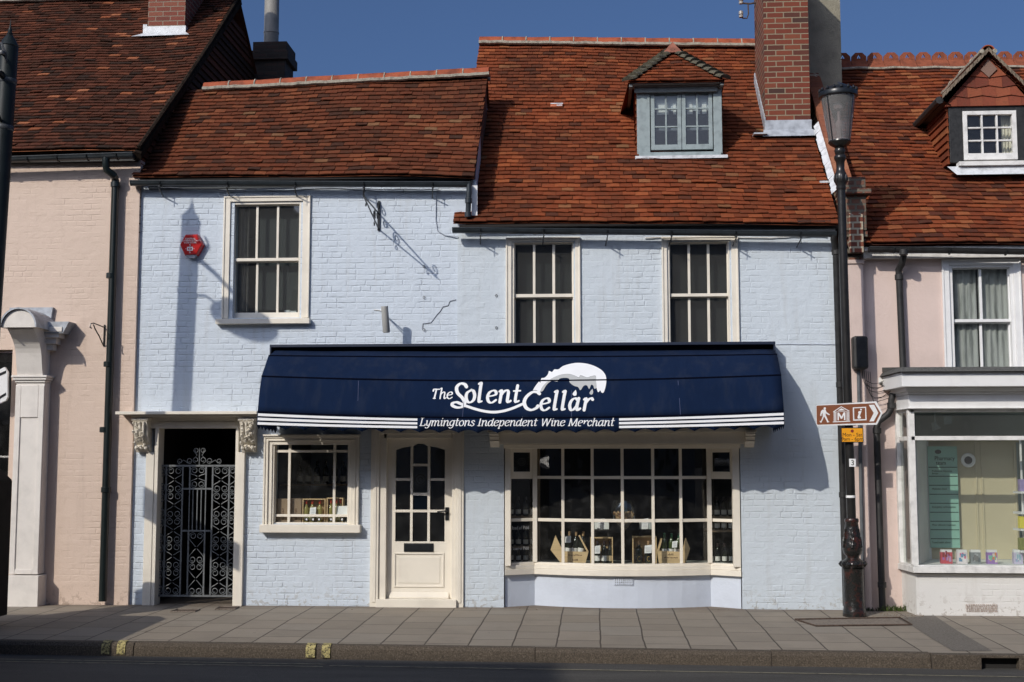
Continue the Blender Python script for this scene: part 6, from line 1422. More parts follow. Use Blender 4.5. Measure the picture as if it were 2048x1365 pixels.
# packets standing on the window board
random.seed(17)
pk = [(1882, 1904, 'clear packet of red and purple pencils, leftmost of the packets on the pharmacy window board', [(.55, .08, .10), (.35, .15, .4), (.5, .3, .45), (.25, .05, .05)]),
      (1914, 1934, 'white packet with pink and red spots, second of the packets on the pharmacy window board', [(.75, .68, .70), (.65, .12, .25), (.8, .75, .75), (.15, .3, .45)]),
      (1941, 1961, 'grey packet with crumpled dark pattern, third of the packets on the pharmacy window board', [(.25, .27, .28), (.12, .14, .15), (.4, .42, .43), (.2, .2, .2)]),
      (1974, 1994, 'brightly coloured orange and purple packet, fourth of the packets on the pharmacy window board', [(.35, .2, .5), (.75, .3, .1), (.8, .7, .6), (.2, .5, .4)]),
      (2027, 2045, 'pale lilac packet with round shapes, rightmost packet by the display shelf', [(.55, .5, .65), (.35, .3, .5), (.6, .65, .7), (.3, .5, .6)])]
for (a, b, lb, cs_) in pk:
    q = rc(a, 1103, b, 1131, -.22); t = thing('packet', ((q[0] + q[1]) / 2, -.2, zf(1131)), lb, 'packet', 'packets along the pharmacy window board'); zb0 = zf(1131) - .003; hh = q[3] - q[2]
    m_ = MB(); m_.box(q[0], q[1], -.24, -.17, zb0, zb0 + hh * .82); m_.build('carton', mat('carton_%d' % a, cs_[0], .5), t)
    m_ = MB(); m_.box(q[0] + .003, q[1] - .003, -.235, -.175, zb0 + hh * .82, zb0 + hh); m_.build('lid', M_white, t)
    for i, c_ in enumerate(cs_[1:]):
        m_ = MB()
        for k in range(4): xx = rnd(q[0] + .008, q[1] - .03); zz = rnd(zb0 + .01, zb0 + hh * .6); m_.box(xx, xx + rnd(.012, .028), -.2415 - .0012 * i - .0003 * k, -.2395, zz, zz + rnd(.02, .06))
        m_.build('print', mat('print_%d_%d' % (a, i), c_, .5), t)
# display shelf at the right
ds = thing('display_shelf', P(2046, 1040, -.1), 'white tiered display shelf with small goods at the far right of the pharmacy window', 'display shelf')
m_ = MB()
for v in (985, 1026, 1059, 1102): q = P(2033, v, -.15); m_.box(q.x, q.x + .5, -.3, -.02, q.z - .012, q.z + .012)
q = P(2046, 1050, -.05); m_.box(q.x, q.x + .02, -.04, -.02, zf(1131), P(2046, 880, -.05).z); m_.box(q.x + .46, q.x + .48, -.04, -.02, zf(1131), P(2046, 880, -.05).z); m_.build('shelf', M_white, ds)
for v, c_, lb in ((985, (.35, .28, .5), 'small purple carton on the top tier of the display shelf'), (1059, (.7, .6, .08), 'small yellow carton on the middle tier of the display shelf'), (1102, (.25, .26, .08), 'olive green box on the lowest tier of the display shelf')):
    q = P(2037, v, -.2); m_ = MB(); m_.box(q.x, q.x + .14, -.26, -.18, q.z + .013, q.z + .15); o = m_.build('carton', mat('c%d' % v, c_, .5), bevel=.004); tag(o, lb, 'carton')

# ================================================================== WALL FIXTURES ON THE BLUE BUILDING
al = thing('alarm_box', P(383, 490, -.05), 'red hexagonal burglar alarm box with white lettering on the blue wall', 'alarm box')
c = P(383, 490, -.07); sc_ = .16; hexp = [(-.152, 0), (-.082, .135), (.072, .137), (.150, .0), (.075, -.137), (-.082, -.137)]
m_ = MB(); fr_ = [(c.x + a * .9, -.09, c.z + b * .9) for a, b in hexp]; bk_ = [(c.x + a, -.05, c.z + b) for a, b in hexp]; b2 = [(c.x + a, .002, c.z + b) for a, b in hexp]
m_.add(fr_ + bk_ + b2, [(0, 1, 2, 3, 4, 5)] + [(i, (i + 1) % 6, 6 + (i + 1) % 6, 6 + i) for i in range(6)] + [(6 + i, 6 + (i + 1) % 6, 12 + (i + 1) % 6, 12 + i) for i in range(6)])
m_.build('casing', mat('alarm_red', (.50, .012, .012), .22, .15, 3), al, bevel=.006)
m_ = MB(); m_.prism([(c.x - .078, c.z - .125), (c.x + .07, c.z - .125), (c.x + .045, c.z - .165), (c.x - .03, c.z - .17)], -.075, -.0); m_.build('lamp_cover', mat('grey_lens', (.28, .29, .33), .3), al)
for s_, dz_, sz in (('CENTRAL', .062, .030), ('SOUTHERN SECURITY', .038, .026), ('01590 677386', .014, .026)): ftext('lettering', s_, (c.x - .01, -.0925, c.z + dz_), sz, M_lett, al, 'CENTER', 1.05)
for s_, dz_ in (('S', -.022), ('S', -.108)): ftext('lettering', s_, (c.x - .012, -.0925, c.z + dz_), .036, M_lett, al, 'CENTER', 1.3)
m_ = MB(); frame_box(m_, c.x - .048, c.x + .024, c.z - .078, c.z - .030, -.0925, -.0905, .012); m_.box(c.x - .02, c.x - .004, -.0925, -.0905, c.z - .06, c.z - .048)
for s_ in (-1, 1): m_.box(c.x - .012 + s_ * .05 - .008, c.x - .012 + s_ * .05 + .008, -.0925, -.0905, c.z - .056, c.z - .052)
m_.build('emblem', M_lett, al)
# wrought sign bracket above the awning, projecting over the pavement
hb = thing('sign_bracket', P(758, 440, 0), 'black wrought iron sign bracket with scrolls projecting from the blue wall', 'bracket')
bX = P(758, 430, 0).x; zt = P(758, 428, 0).z; zl = P(758, 462, 0).z; m_ = MB()
m_.box(bX - .015, bX + .015, -.022, .002, zl, P(758, 403, 0).z)
BL = 1.05
pb = lambda y, z_: Vector((bX, -y, z_))
m_.tube([pb(.0, zt), pb(BL, zt), pb(BL + .08, zt + .0)], [.010, .010, .002], 6); m_.tube([pb(.02, zl + .02), pb(.35, zt - .13), pb(BL - .1, zt - .02), pb(BL + .02, zt - .01)], .009, 6)
m_.build('arm', M_black, hb)
def scr(cy, cz, r0, a0, turns, sg, rad=.007, n=20, end=.3): return [pb(cy + (r0 * (1 - (1 - end) * i / n)) * math.cos(a0 + sg * turns * 2 * math.pi * i / n), cz + (r0 * (1 - (1 - end) * i / n)) * math.sin(a0 + sg * turns * 2 * math.pi * i / n)) for i in range(n + 1)]
m_ = MB(); m_.tube(scr(.33, zt - .075, .07, 1.57, 1.6, 1), .008, 5); m_.tube(scr(.12, zt - .055, .05, 0, 1.3, 1), .007, 5); m_.tube(scr(.08, zt + .08, .055, 3.1, 1.2, -1), .007, 5); m_.tube(scr(BL - .02, zt + .07, .06, -1.4, 1.1, 1), .008, 5)
m_.tube(scr(BL - .14, zt - .07, .03, 1.5, 1.0, 1), .006, 5); m_.tube(scr(.32, zt - .19, .03, 1.5, 1.0, -1), .006, 5); m_.tube([pb(.02, zt + .06), pb(.04, zt + .1), pb(.05, zt + .14)], .008, 5); m_.build('scroll', M_black, hb)
# tubular spotlight on a thin arm
sp = thing('wall_spotlight', P(771, 640, -.2), 'pale grey tube spotlight on thin arms above the awning', 'spotlight')
t0, t1 = P(769, 613, -.34), P(773, 664, -.30); m_ = MB(); ax3 = (t1 - t0).normalized(); rr = .044
m_.tube([t0, t1, t1 + ax3 * .012], [rr, rr, rr * .8], 20, caps=False); m_.tube([t1 + ax3 * .01, t1 + ax3 * .012], rr * .8, 16); m_.build('tube', mat('spot_grey', (.42, .42, .40), .5, .05, 5), sp, smooth=True)
m_ = MB(); m_.tube([t0 + ax3 * .012, t0 + ax3 * .013], rr * .96, 16); m_.build('lens', M_black, sp)
m_ = MB(); w1_, w2_ = P(752, 622, -.01), P(800, 622, -.01)
m_.tube([P(760, 621, -.01), t0 + Vector((0, .04, -.06))], .008, 5); m_.tube([P(748, 620, -.006), P(766, 622, -.006)], .007, 4); m_.tube([P(780, 640, -.01), t0 + Vector((.0, .04, -.10))], .006, 5); m_.build('arm', M_whiteold, sp)
# ================================================================== STREET LAMP AT THE RIGHT
LY = -.60
B_ = P(1709, 1229, LY); T_ = P(1675.5, 168, LY); axl = (T_ - B_).normalized(); LM = Vector((0, 0, 1)).rotation_difference(axl).to_matrix()
lamp = thing('street_lamp', B_, 'black cast iron street lamp with round tapered glass lantern and ornate pedestal', 'street lamp')
M_cast = mat('rust_flecked_black_enamel', (.018, .017, .016), .28, .2, 6, .002, 20)
def cast():
    m, n, l, p = newmat('rusting_cast_iron'); tc = n.new('ShaderNodeTexCoord'); oc = tc.outputs['Object']
    mr = n.new('ShaderNodeMapRange'); l.new(noise(n, l, oc, 11, 7, .72), mr.inputs[0]); mr.inputs[1].default_value = .52; mr.inputs[2].default_value = .74
    c = mixc(n, l, mr.outputs[0], (.014, .014, .013), (.095, .024, .016)); l.new(c, p.inputs['Base Color']); p.inputs['Roughness'].default_value = .27
    l.new(bump(n, l, noise(n, l, oc, 26, 3), .006), p.inputs['Normal']); return m
M_castr = cast()
def lh(py): # height along the post for a picture row
    d_ = ray(1690, py); # intersect with plane y = LY
    return (P(1690, py, LY).z - B_.z) / axl.z
s_ = 14.9 / F  # metres per picture unit at the lamp
def pr(*pts): return [(r_ * s_, lh(y_)) for r_, y_ in pts]
m_ = MB(); m_.lathe(pr((22, 1236), (22.5, 1231), (21.5, 1220), (20.5, 1217), (20.5, 1212), (19.8, 1209), (19.8, 1142), (21, 1138), (19, 1136)), B_, 28, LM); m_.build('base', M_castr, lamp, smooth=True)
m_ = MB(); m_.lathe(pr((19, 1136.5), (23, 1134), (24, 1128), (22, 1123), (15, 1119), (12.5, 1116), (13, 1112), (17, 1108), (19, 1100), (18.5, 1090), (16, 1075), (13.5, 1055), (12.3, 1046), (13.5, 1044), (13.8, 1040), (12, 1037)), B_, 28, LM)
for k in range(12):
    a = k * math.pi / 6; q = B_ + LM @ Vector((22.5 * s_ * math.cos(a), 22.5 * s_ * math.sin(a), lh(1128))); m_.tube([q + LM @ Vector((0, 0, -.03)), q, q + LM @ Vector((0, 0, .03))], [.010, .034, .012], 8)
for k in range(6):
    a = k * math.pi / 3 + .3
    for (r0, y0, r1, y1, t_) in ((19.5, 1095, 16.8, 1075, .010), (17, 1080, 14.2, 1058, .007)):
        for dd in (-.18, 0, .18): m_.tube([B_ + LM @ Vector((r0 * s_ * math.cos(a), r0 * s_ * math.sin(a), lh(y0))), B_ + LM @ Vector((r1 * s_ * math.cos(a + dd) * 1.03, r1 * s_ * math.sin(a + dd) * 1.03, lh(y1)))], [t_ * 1.3, t_ * .5], 6)
m_.build('pedestal', M_castr, lamp, smooth=True)
m_ = MB(); m_.lathe(pr((8.8, 1045), (8.6, 780), (8.3, 385), (8.5, 380)), B_, 24, LM); m_.build('shaft', M_cast, lamp, smooth=True)
m_ = MB(); m_.lathe(pr((8.5, 381), (10, 376), (9, 372), (12, 366), (12.5, 352), (11, 347), (9, 344), (8, 338), (8.5, 325), (11, 320), (12, 317), (11.5, 313), (9, 310), (10, 307), (11, 302), (10, 298), (8, 296)), B_, 24, LM)
for k in range(8):
    a = k * math.pi / 4; m_.tube([B_ + LM @ Vector((12.4 * s_ * math.cos(a), 12.4 * s_ * math.sin(a), lh(y_))) for y_ in (365, 358, 351)], [.006, .014, .005], 6)
m_.build('collar', M_cast, lamp, smooth=True)
m_ = MB(); m_.lathe(pr((8, 297), (14, 293), (20, 289), (22.5, 285), (22, 282.5)), B_, 32, LM); lt = m_.build('lantern', M_cast, lamp, smooth=True)
m_ = MB(); m_.lathe(pr((21, 283), (21, 281), (0, 280.5)), B_, 24, LM); m_.build('reflector', M_white, lt)
m_ = MB(); V_ = pr((21.5, 283), (34.5, 192)); m_.lathe([V_[0], V_[1]], B_, 36, LM); m_.f = m_.f[:-2]; gl_m = glass('lantern_glass', (.50, .45, .47), 1.2, .20, True); m_.build('glass', gl_m, lt, smooth=True)
m_ = MB()
for k in range(4):
    a = k * math.pi / 2 + .72; m_.tube([B_ + LM @ Vector((22.2 * s_ * math.cos(a), 22.2 * s_ * math.sin(a), lh(284))), B_ + LM @ Vector((35.4 * s_ * math.cos(a), 35.4 * s_ * math.sin(a), lh(192)))], .008, 6)
m_.build('rib', M_black, lt)
m_ = MB(); m_.lathe(pr((35, 196), (38.5, 195), (39.5, 190), (38, 186), (34, 184), (31, 180), (26, 176), (15, 171), (9, 168), (5, 166), (2, 164), (0, 163)), B_, 36, LM)
for k in range(16):
    a = k * math.pi / 8; q = B_ + LM @ Vector((36.5 * s_ * math.cos(a), 36.5 * s_ * math.sin(a), lh(183))); m_.tube([q + LM @ Vector((0, 0, -.02)), q, q + LM @ Vector((0, 0, .032))], [.010, .022, .006], 6)
m_.build('hood', M_black, lt, smooth=True)
m_ = MB(); m_.lathe(pr((5, 281), (5, 262), (7, 258), (7, 246), (3, 240), (3, 222), (10, 219), (11, 214), (0, 200)), B_, 16, LM); m_.build('burner', mat('lamp_works', (.55, .5, .44), .5), lt, smooth=True)
m_ = MB(); m_.lathe(pr((9.3, 996), (9.3, 991)), B_, 20, LM); m_.build('band', M_white, lamp)
tg = thing('number_plate', P(1705, 926, LY - .07), 'small white number 3 plate on the lamp post', 'number plate'); a = rc(1698.5, 918, 1711.5, 934, LY - .065)
m_ = MB(); m_.box(a[0], a[1], LY - .068, LY - .055, a[2], a[3]); m_.build('plate', M_white, tg); ftext('lettering', '3', ((a[0] + a[1]) / 2, LY - .0695, a[2] + .018), .085, M_black, tg, 'CENTER')
# brown tourist finger sign
SY = LY - .085
fs_ = thing('direction_sign', P(1700, 828, SY), 'brown and white arrow sign with walking man, museum and information symbols on the lamp post', 'sign')
def SP(a, b, d_=0): v = P(a, b, SY - d_); return (v.x, v.z)
s8 = lambda v: (1600 + v[0] / 7.585, 780 + v[1] / 7.585)
M_brown = mat('brown_sign_face', (.22, .075, .032), .45, .05, 2)
out_ = [(245, 245), (258, 232), (1145, 175), (1160, 178), (1250, 345), (1250, 360), (1170, 525), (1150, 530), (262, 545), (250, 535)]
inn = [(250, 250), (262, 240), (1130, 203), (1222, 352), (1150, 500), (268, 530), (255, 518)]
m_ = MB(); m_.prism([SP(*s8(v)) for v in out_], SY, SY + .012); m_.build('panel', M_white, fs_)
m_ = MB(); m_.prism([SP(*s8(v)) for v in inn], SY - .002, SY + .0); m_.build('face', M_brown, fs_)
def flat(mb, pts, d_=.0035): mb.add([P(*s8(v), SY - d_) for v in pts], [tuple(range(len(pts)))])
m_ = MB()
flat(m_, [(1043, 230), (1125, 226), (1188, 352), (1120, 478), (1052, 482), (1118, 352)])                    # chevron
hd = [(375 + 18 * math.cos(t), 283 + 18 * math.sin(t)) for t in [k * math.pi / 8 for k in range(16)]]; flat(m_, hd)
flat(m_, [(340, 302), (388, 300), (402, 340), (452, 372), (450, 385), (430, 382), (388, 356), (390, 385), (402, 408), (430, 478), (445, 482), (443, 490), (412, 498), (404, 470), (366, 405), (325, 498), (312, 500), (296, 476), (306, 472), (318, 474), (345, 405), (342, 350), (328, 372), (324, 398), (310, 398), (306, 378), (318, 325)])
def bar(x0, y0, x1, y1): flat(m_, [(x0, y0), (x1, y0), (x1, y1), (x0, y1)])
for v in ((498, 472, 762, 492), ): flat(m_, [(498, 482), (762, 470), (762, 484), (498, 494)])
for (a, b) in ((512, 524), (530, 540), (546, 552), (706, 714), (720, 730), (736, 748)): flat(m_, [(a, 335), (b, 335), (b, 478), (a, 478)])
flat(m_, [(498, 332), (625, 250), (755, 322), (740, 326), (625, 264), (520, 334)]); flat(m_, [(505, 334), (750, 322), (750, 328), (505, 341)], .0037); flat(m_, [(570, 318), (625, 280), (688, 312)])
flat(m_, [(568, 348), (592, 346), (630, 405), (662, 342), (688, 341), (690, 460), (668, 461), (665, 385), (640, 440), (620, 441), (590, 390), (590, 464), (570, 465)])
flat(m_, [(800, 268), (1003, 258), (1003, 274), (802, 283)]); flat(m_, [(806, 452), (1010, 444), (1010, 462), (806, 470)]); flat(m_, [(800, 284), (820, 283), (824, 451), (806, 452)]); flat(m_, [(988, 275), (1003, 274), (1010, 443), (992, 444)])
flat(m_, [(925 + 15 * math.cos(t), 300 + 13 * math.sin(t)) for t in [k * math.pi / 6 for k in range(12)]]); flat(m_, [(890, 325), (935, 320), (908, 400), (925, 412), (922, 432), (900, 440), (876, 436), (872, 412), (892, 360), (880, 352)])
m_.build('symbol', M_white, fs_)
m_ = MB(); m_.tube([P(1698, 806, LY), P(1701, 852, LY)], .062, 14); m_.box(P(1680, 830, SY).x, P(1720, 830, SY).x, SY + .012, SY + .03, P(1700, 836, SY).z, P(1700, 822, SY).z); m_.build('clamp', M_blackold, fs_)
ys = thing('parking_sign', P(1704, 870, SY), 'small yellow waiting times sign on the lamp post under the brown arrow', 'sign'); a = rc(1682, 855.5, 1727, 885.5, SY)
m_ = MB(); m_.box(a[0], a[1], SY, SY + .01, a[2], a[3]); m_.build('border', M_black, ys, bevel=.004); m_ = MB(); m_.box(a[0] + .009, a[1] - .009, SY - .002, SY - .0002, a[2] + .009, a[3] - .009); m_.build('face', mat('yellow_sign_face', (.80, .34, .012), .45, .05, 3), ys)
cxs = (a[0] + a[1]) / 2; H_ = a[3] - a[2]; ftext('lettering', 'Mon - Sat', (cxs, SY - .003, a[2] + H_ * .40), .060, M_black, ys, 'CENTER', .95, ext=.0005); ftext('lettering', '9am - 6pm', (cxs, SY - .003, a[2] + H_ * .12), .060, M_black, ys, 'CENTER', .95, ext=.0005)
m_ = MB(); m_.lathe([(.018, 0), (.016, .004), (0, .005)], (cxs, SY - .002, a[3] - .04), 14, Matrix.Rotation(R(90), 3, 'X')); m_.build('bolt', mat('red_brown_bolt', (.25, .03, .02), .5), ys)

# ================================================================== TALL STREET LAMP AT THE LEFT EDGE
QY = -2.1
tl = thing('street_lamp', P(-22, 1240, QY), 'tall black street lamp with spiked cap and square pedestal cut off by the left edge', 'street lamp')
tb, tt_ = P(-38, 940, QY), P(18, 95, QY); tax = (tt_ - tb).normalized(); TM = Vector((0, 0, 1)).rotation_difference(tax).to_matrix(); TL = (tt_ - tb).length
M_lp = mat('lamp_black_green', (.008, .013, .014), .5, .2, 5, spec=.3)
m_ = MB(); m_.lathe([(.15, -.05), (.12, .1), (.105, .4), (.10, TL), (.098, TL + .02)], tb, 24, TM); m_.build('shaft', M_lp, tl, smooth=True)
m_ = MB(); m_.lathe([(.098, TL), (.108, TL + .01), (.06, TL + .10), (.03, TL + .14), (.034, TL + .155), (.018, TL + .18), (.022, TL + .20), (.010, TL + .23), (.0, TL + .34)], tb, 18, TM); m_.build('finial', M_lp, tl, smooth=True)
for dz in (.42, .95):
    m_ = MB(); m_.lathe([(.100, TL - dz), (.108, TL - dz + .01), (.108, TL - dz + .05), (.100, TL - dz + .06)], tb, 20, TM); m_.build('collar', mat('collar_metal', (.05, .055, .06), .5), tl, smooth=True)
pX1_ = P(22, 960, QY + .24).x; m_ = MB(); pb0 = P(10, 1243, QY - .28).z
m_.box(pX1_ - .50, pX1_, QY - .28, QY + .28, pb0, P(20, 962, QY - .28).z); zt_ = P(20, 962, QY - .28).z
m_.add([(pX1_ - .50, QY - .28, zt_), (pX1_, QY - .28, zt_), (pX1_, QY + .28, zt_), (pX1_ - .50, QY + .28, zt_), (pX1_ - .38, QY - .16, zt_ + .16), (pX1_ - .12, QY - .16, zt_ + .16), (pX1_ - .12, QY + .16, zt_ + .16), (pX1_ - .38, QY + .16, zt_ + .16)], [(0, 1, 5, 4), (1, 2, 6, 5), (2, 3, 7, 6), (3, 0, 4, 7), (4, 5, 6, 7)])
m_.build('pedestal', mat('pedestal_black', (.012, .008, .007), .75, .3, 5, spec=.2), tl, bevel=.012)
# swan arm and saucer lantern reaching over the road (seen here mostly by its shadow)
ha = tb + tax * (TL - .42); m_ = MB()
arm = [ha + Vector((0, -.08, .05)), ha + Vector((.02, -.45, .10)), ha + Vector((.0, -.85, .14)), ha + Vector((.02, -1.0, .12))]
m_.tube([Vector((p.x, p.y, p.z)) for p in arm], [.03, .026, .022, .02], 8)
m_.tube([ha + Vector((0, -.12, .2)) + Vector((0, -.10 * math.cos(t) , .10 * math.sin(t))) for t in [k * math.pi / 8 for k in range(14)]], .012, 6)
m_.tube([ha + Vector((0, -.09, -.45)), ha + Vector((.01, -.3, -.3)), ha + Vector((.03, -.62, -.22))], .014, 6); m_.build('arm', M_lp, tl, smooth=True)
m_ = MB(); m_.lathe([(.03, .18), (.05, .12), (.14, .07), (.32, .0), (.36, -.04), (.33, -.05), (.20, -.03), (.16, -.12), (.0, -.16)], ha + Vector((.02, -1.02, -.04)), 28); m_.build('lantern', M_lp, tl, smooth=True)
m_ = MB(); bq = P(4, 106, QY - .25); m_.lathe([(.0, -.03), (.025, -.02), (.03, 0), (.025, .02), (0, .03)], bq, 12); m_.tube([bq + Vector((-.02, .02, .12)), bq + Vector((.01, .0, .05)), bq + Vector((.035, .02, 0)), bq + Vector((.01, .08, -.09))], .014, 6); m_.build('scroll', mat('bright_fitting', (.09, .09, .09), .3), tl, smooth=True)
fg = thing('finger_sign', tb + Vector((0, 0, 1.0)), 'finger sign fixed to the lamp at the left edge', 'sign'); m_ = MB()
m_.add([(-7.12, -2.3, 2.78), (-6.36, -3.05, 2.66), (-6.36, -3.05, 2.98), (-7.12, -2.3, 3.16), (-7.12, -2.32, 2.78), (-6.36, -3.07, 2.66), (-6.36, -3.07, 2.98), (-7.12, -2.32, 3.16)], [(0, 1, 2, 3), (7, 6, 5, 4), (0, 4, 5, 1), (2, 6, 7, 3), (1, 5, 6, 2), (0, 3, 7, 4)]); m_.build('panel', M_brown, fg)

# ================================================================== GOODS IN THE WINDOWS
def bottle(kind, glass_c, label_c, cap_c, loc, label, cat='bottle', group=None, h=.30, r=.038, low=False, tilt=0, card=False):
    t = lthing(kind, loc, label, cat, group); s = h / .30
    m_ = MB(); m_.lathe([(r * .92, 0), (r, .006), (r, .185 * s), (r * .85, .20 * s), (r * .4, .228 * s), (.0135, .24 * s), (.0135, .262 * s)], (0, 0, 0), 16)
    m_.build('glass_body', glass_c, t, smooth=True)
    m_ = MB(); m_.lathe([(.015, .245 * s), (.0155, .25 * s), (.0155, .298 * s), (.012, .30 * s)], (0, 0, 0), 12); m_.build('capsule', cap_c, t, smooth=True)
    m_ = MB(); lo, hi = (.03 * s, .10 * s) if not low else (.02 * s, .07 * s); m_.lathe([(r + .0006, lo), (r + .0008, hi)], (0, 0, 0), 16); m_.f = m_.f[:-2]; m_.build('label', label_c, t, smooth=True)
    if tilt: t.rotation_euler = tilt
    return t
G_dark = mat('dark_green_bottle', (.010, .014, .008), .12, .1, 3, spec=.7); G_white = mat('straw_bottle', (.30, .26, .08), .12, .1, 3, spec=.7); G_green = mat('green_bottle', (.05, .075, .02), .12, .1, 3, spec=.7)
L_w = mat('white_label', (.75, .74, .70), .7, .05, 30); L_y = mat('cream_label', (.62, .60, .38), .7, .05, 30); L_o = mat('ochre_label', (.45, .35, .2), .7, .1, 30)
C_red = mat('red_capsule', (.45, .05, .02), .3); C_dark = mat('dark_capsule', (.03, .02, .02), .4); C_green = mat('green_capsule', (.02, .12, .06), .35); C_gold = mat('gold_capsule', (.42, .27, .14), .35)
M_wood = mat('pine_box', (.60, .43, .23), .7, .12, 6, .001, 30, stretch=(1, 1, 9)); M_woodd = mat('brown_box', (.27, .19, .12), .75, .1, 6); M_ink = mat('burnt_stamp', (.10, .05, .025), .8)
# --- display window left of the door
wy = .095; zfl = P(620, 1047, wy).z
m_ = MB(); m_.box(P(545, 1047, .1).x, P(700, 1047, .1).x, .077, .75, zfl - .03, zfl - .002); m_.build('window_board', M_cream, sw)
def woodbox(x0, x1, zb_, zt_, y0, y1, label, group, m=None, open_=True, th=.012):
    t = thing('wooden_box', ((x0 + x1) / 2, (y0 + y1) / 2, zb_), label, 'box', group); m = m or M_wood; m_ = MB()
    m_.box(x0, x0 + th, y0, y1, zb_, zt_); m_.box(x1 - th, x1, y0, y1, zb_, zt_); m_.box(x0 + th, x1 - th, y0, y1, zb_, zb_ + th); m_.box(x0 + th, x1 - th, y0, y1, zt_ - th, zt_); m_.build('side', m, t, bevel=.001)
    m_ = MB(); m_.box(x0 + th, x1 - th, y1 - .008, y1, zb_ + th, zt_ - th); m_.build('back', m if open_ else m, t); return t
X = lambda px, Y, py=1000: P(px, py, Y).x
Zz = lambda py, Y, px=620: P(px, py, Y).z
b1 = woodbox(X(605, wy), X(651, wy), zfl, Zz(998, wy), wy, wy + .13, 'open pine box holding three white wine bottles in the window left of the door', 'wooden wine boxes on show')
b2 = woodbox(X(653.5, wy), X(686, wy), zfl, Zz(996, wy), wy, wy + .13, 'narrow pine box with red capped bottles, rightmost in the window left of the door', 'wooden wine boxes on show')
for i, (a, b, lb) in enumerate(((553, 603, 'closed brown wine carton, nearer the left edge of the window left of the door'),)):
    t = thing('wine_carton', (X((a + b) / 2, wy), wy, zfl), lb, 'carton'); m_ = MB(); m_.box(X(a, wy), X(b, wy), wy, wy + .2, zfl, Zz(998, wy)); m_.build('carton', M_woodd, t, bevel=.003)
    m_ = MB()
    for u in (.28, .80):
        xx = X(a + (b - a) * u, wy)
        for k in range(9): m_.box(xx - .012 + rnd(-.006, .006), xx + .004 + rnd(-.002, .008), wy - .002, wy - .0005, zfl + .04 + k * .016, zfl + .05 + k * .016)
    m_.build('stamp', M_ink, t)
names = ['white wine bottle with red capsule, leftmost in the open pine box', 'white wine bottle behind a price card, middle of the open pine box', 'white wine bottle with red capsule, rightmost in the open pine box',
         'white wine bottle behind the right glazing bar in the narrow pine box', 'red capped bottle, left of the two behind the blank white card', 'red capped bottle, right of the two behind the blank white card']
for px_, lb in zip((613, 625, 640, 662, 673, 681), names): bottle('wine_bottle', G_white, L_y, C_red, (X(px_, wy + .05), wy + .05, zfl + .013), lb, group='white wine bottles in the small window', h=.27 if px_ < 650 else .28, r=.036 if px_ < 650 else .028)
for nm, (a, b, c, d_), lb in (('price_card', (619, 1015, 631, 1032), 'white price card leaning on the middle bottle of the open pine box'), ('price_card', (672, 1012, 697, 1031), 'large blank white card at the right of the window left of the door')):
    q = rc(a, b, c, d_, wy - .03); t = thing(nm, ((q[0] + q[1]) / 2, wy - .03, q[2]), lb, 'card', 'price cards'); m_ = MB(); m_.add([(q[0], wy - .03, q[2]), (q[1], wy - .03, q[2]), (q[1] + .004, wy - .012, q[3]), (q[0] + .004, wy - .01, q[3] - .006)], [(0, 1, 2, 3)]); m_.build('sheet', M_white, t)
    m_ = MB()
    if c - a < 20:
        for k in range(4): zz = q[2] + (q[3] - q[2]) * (.2 + .18 * k); m_.box(q[0] + .012, q[1] - .012, wy - .031 + .004 * k, wy - .0302 + .004 * k, zz, zz + .003)
        m_.build('writing', mat('grey_ink', (.35, .36, .4)), t)
for px_ in (613, 626, 638, 662, 684):
    t = thing('price_tag', (X(px_, wy - .05), wy - .05, zfl), 'little black and white price tag below the boxes left of the door', 'price tag', 'price tags in the small window'); m_ = MB(); q = rc(px_ - 3, 1036, px_ + 3, 1043, wy - .06); m_.box(q[0], q[1], wy - .06, wy - .055, q[2], q[3]); m_.build('tag', M_black, t)
    m_ = MB(); m_.box(q[0] + .01, q[1] - .01, wy - .0615, wy - .0605, q[2] + .012, q[3] - .008); m_.build('figure', M_white, t)
# dim shelves of bottles at the back of the room behind both windows
def shelf_row(y, zs_, x0, x1, npb, lb, gp, bt):
    sh = thing('bottle_shelf', ((x0 + x1) / 2, y, 0), lb, 'shelf'); m_ = MB()
    for zz in zs_: m_.box(x0, x1, y, y + .3, zz - .025, zz)
    m_.build('board', M_woodd, sh)
    for zi, zz in enumerate(zs_):
        for i in range(npb): 
            c_ = copy_tree(bt); c_.location = (x0 + .1 + (x1 - x0 - .2) * i / (npb - 1), y + .08, zz); c_['group'] = gp; c_['label'] = lb_b[gp][zi % len(lb_b[gp])]
lb_b = {'bottles on the dim back shelf': ['dark bottle in the dim shelf row seen through the window left of the door'], 'bottles on the right back shelf': ['dark bottle on the back shelves seen through the right side light of the bay, lower row', 'dark bottle']}
bt0 = bottle('wine_bottle', G_dark, L_w, C_dark, (X(595, .9), 1.0, P(610, 968, 1.0).z), 'dark bottle in the dim shelf row seen through the window left of the door', group='bottles on the dim back shelf')
sh = thing('bottle_shelf', (X(620, 1), 1.0, 1.3), 'dark wooden shelf of bottles in the gloom behind the window left of the door', 'shelf'); m_ = MB(); zsh = P(610, 968, 1.0).z; m_.box(X(560, .92), X(700, .92), .92, 1.2, zsh - .025, zsh - .001); m_.box(X(560, .92), X(700, .92), .92, 1.2, zsh - .525, zsh - .5); m_.build('board', M_woodd, sh)
for i in range(1, 7):
    c_ = copy_tree(bt0); c_.location.x = bt0.location.x + i * .115
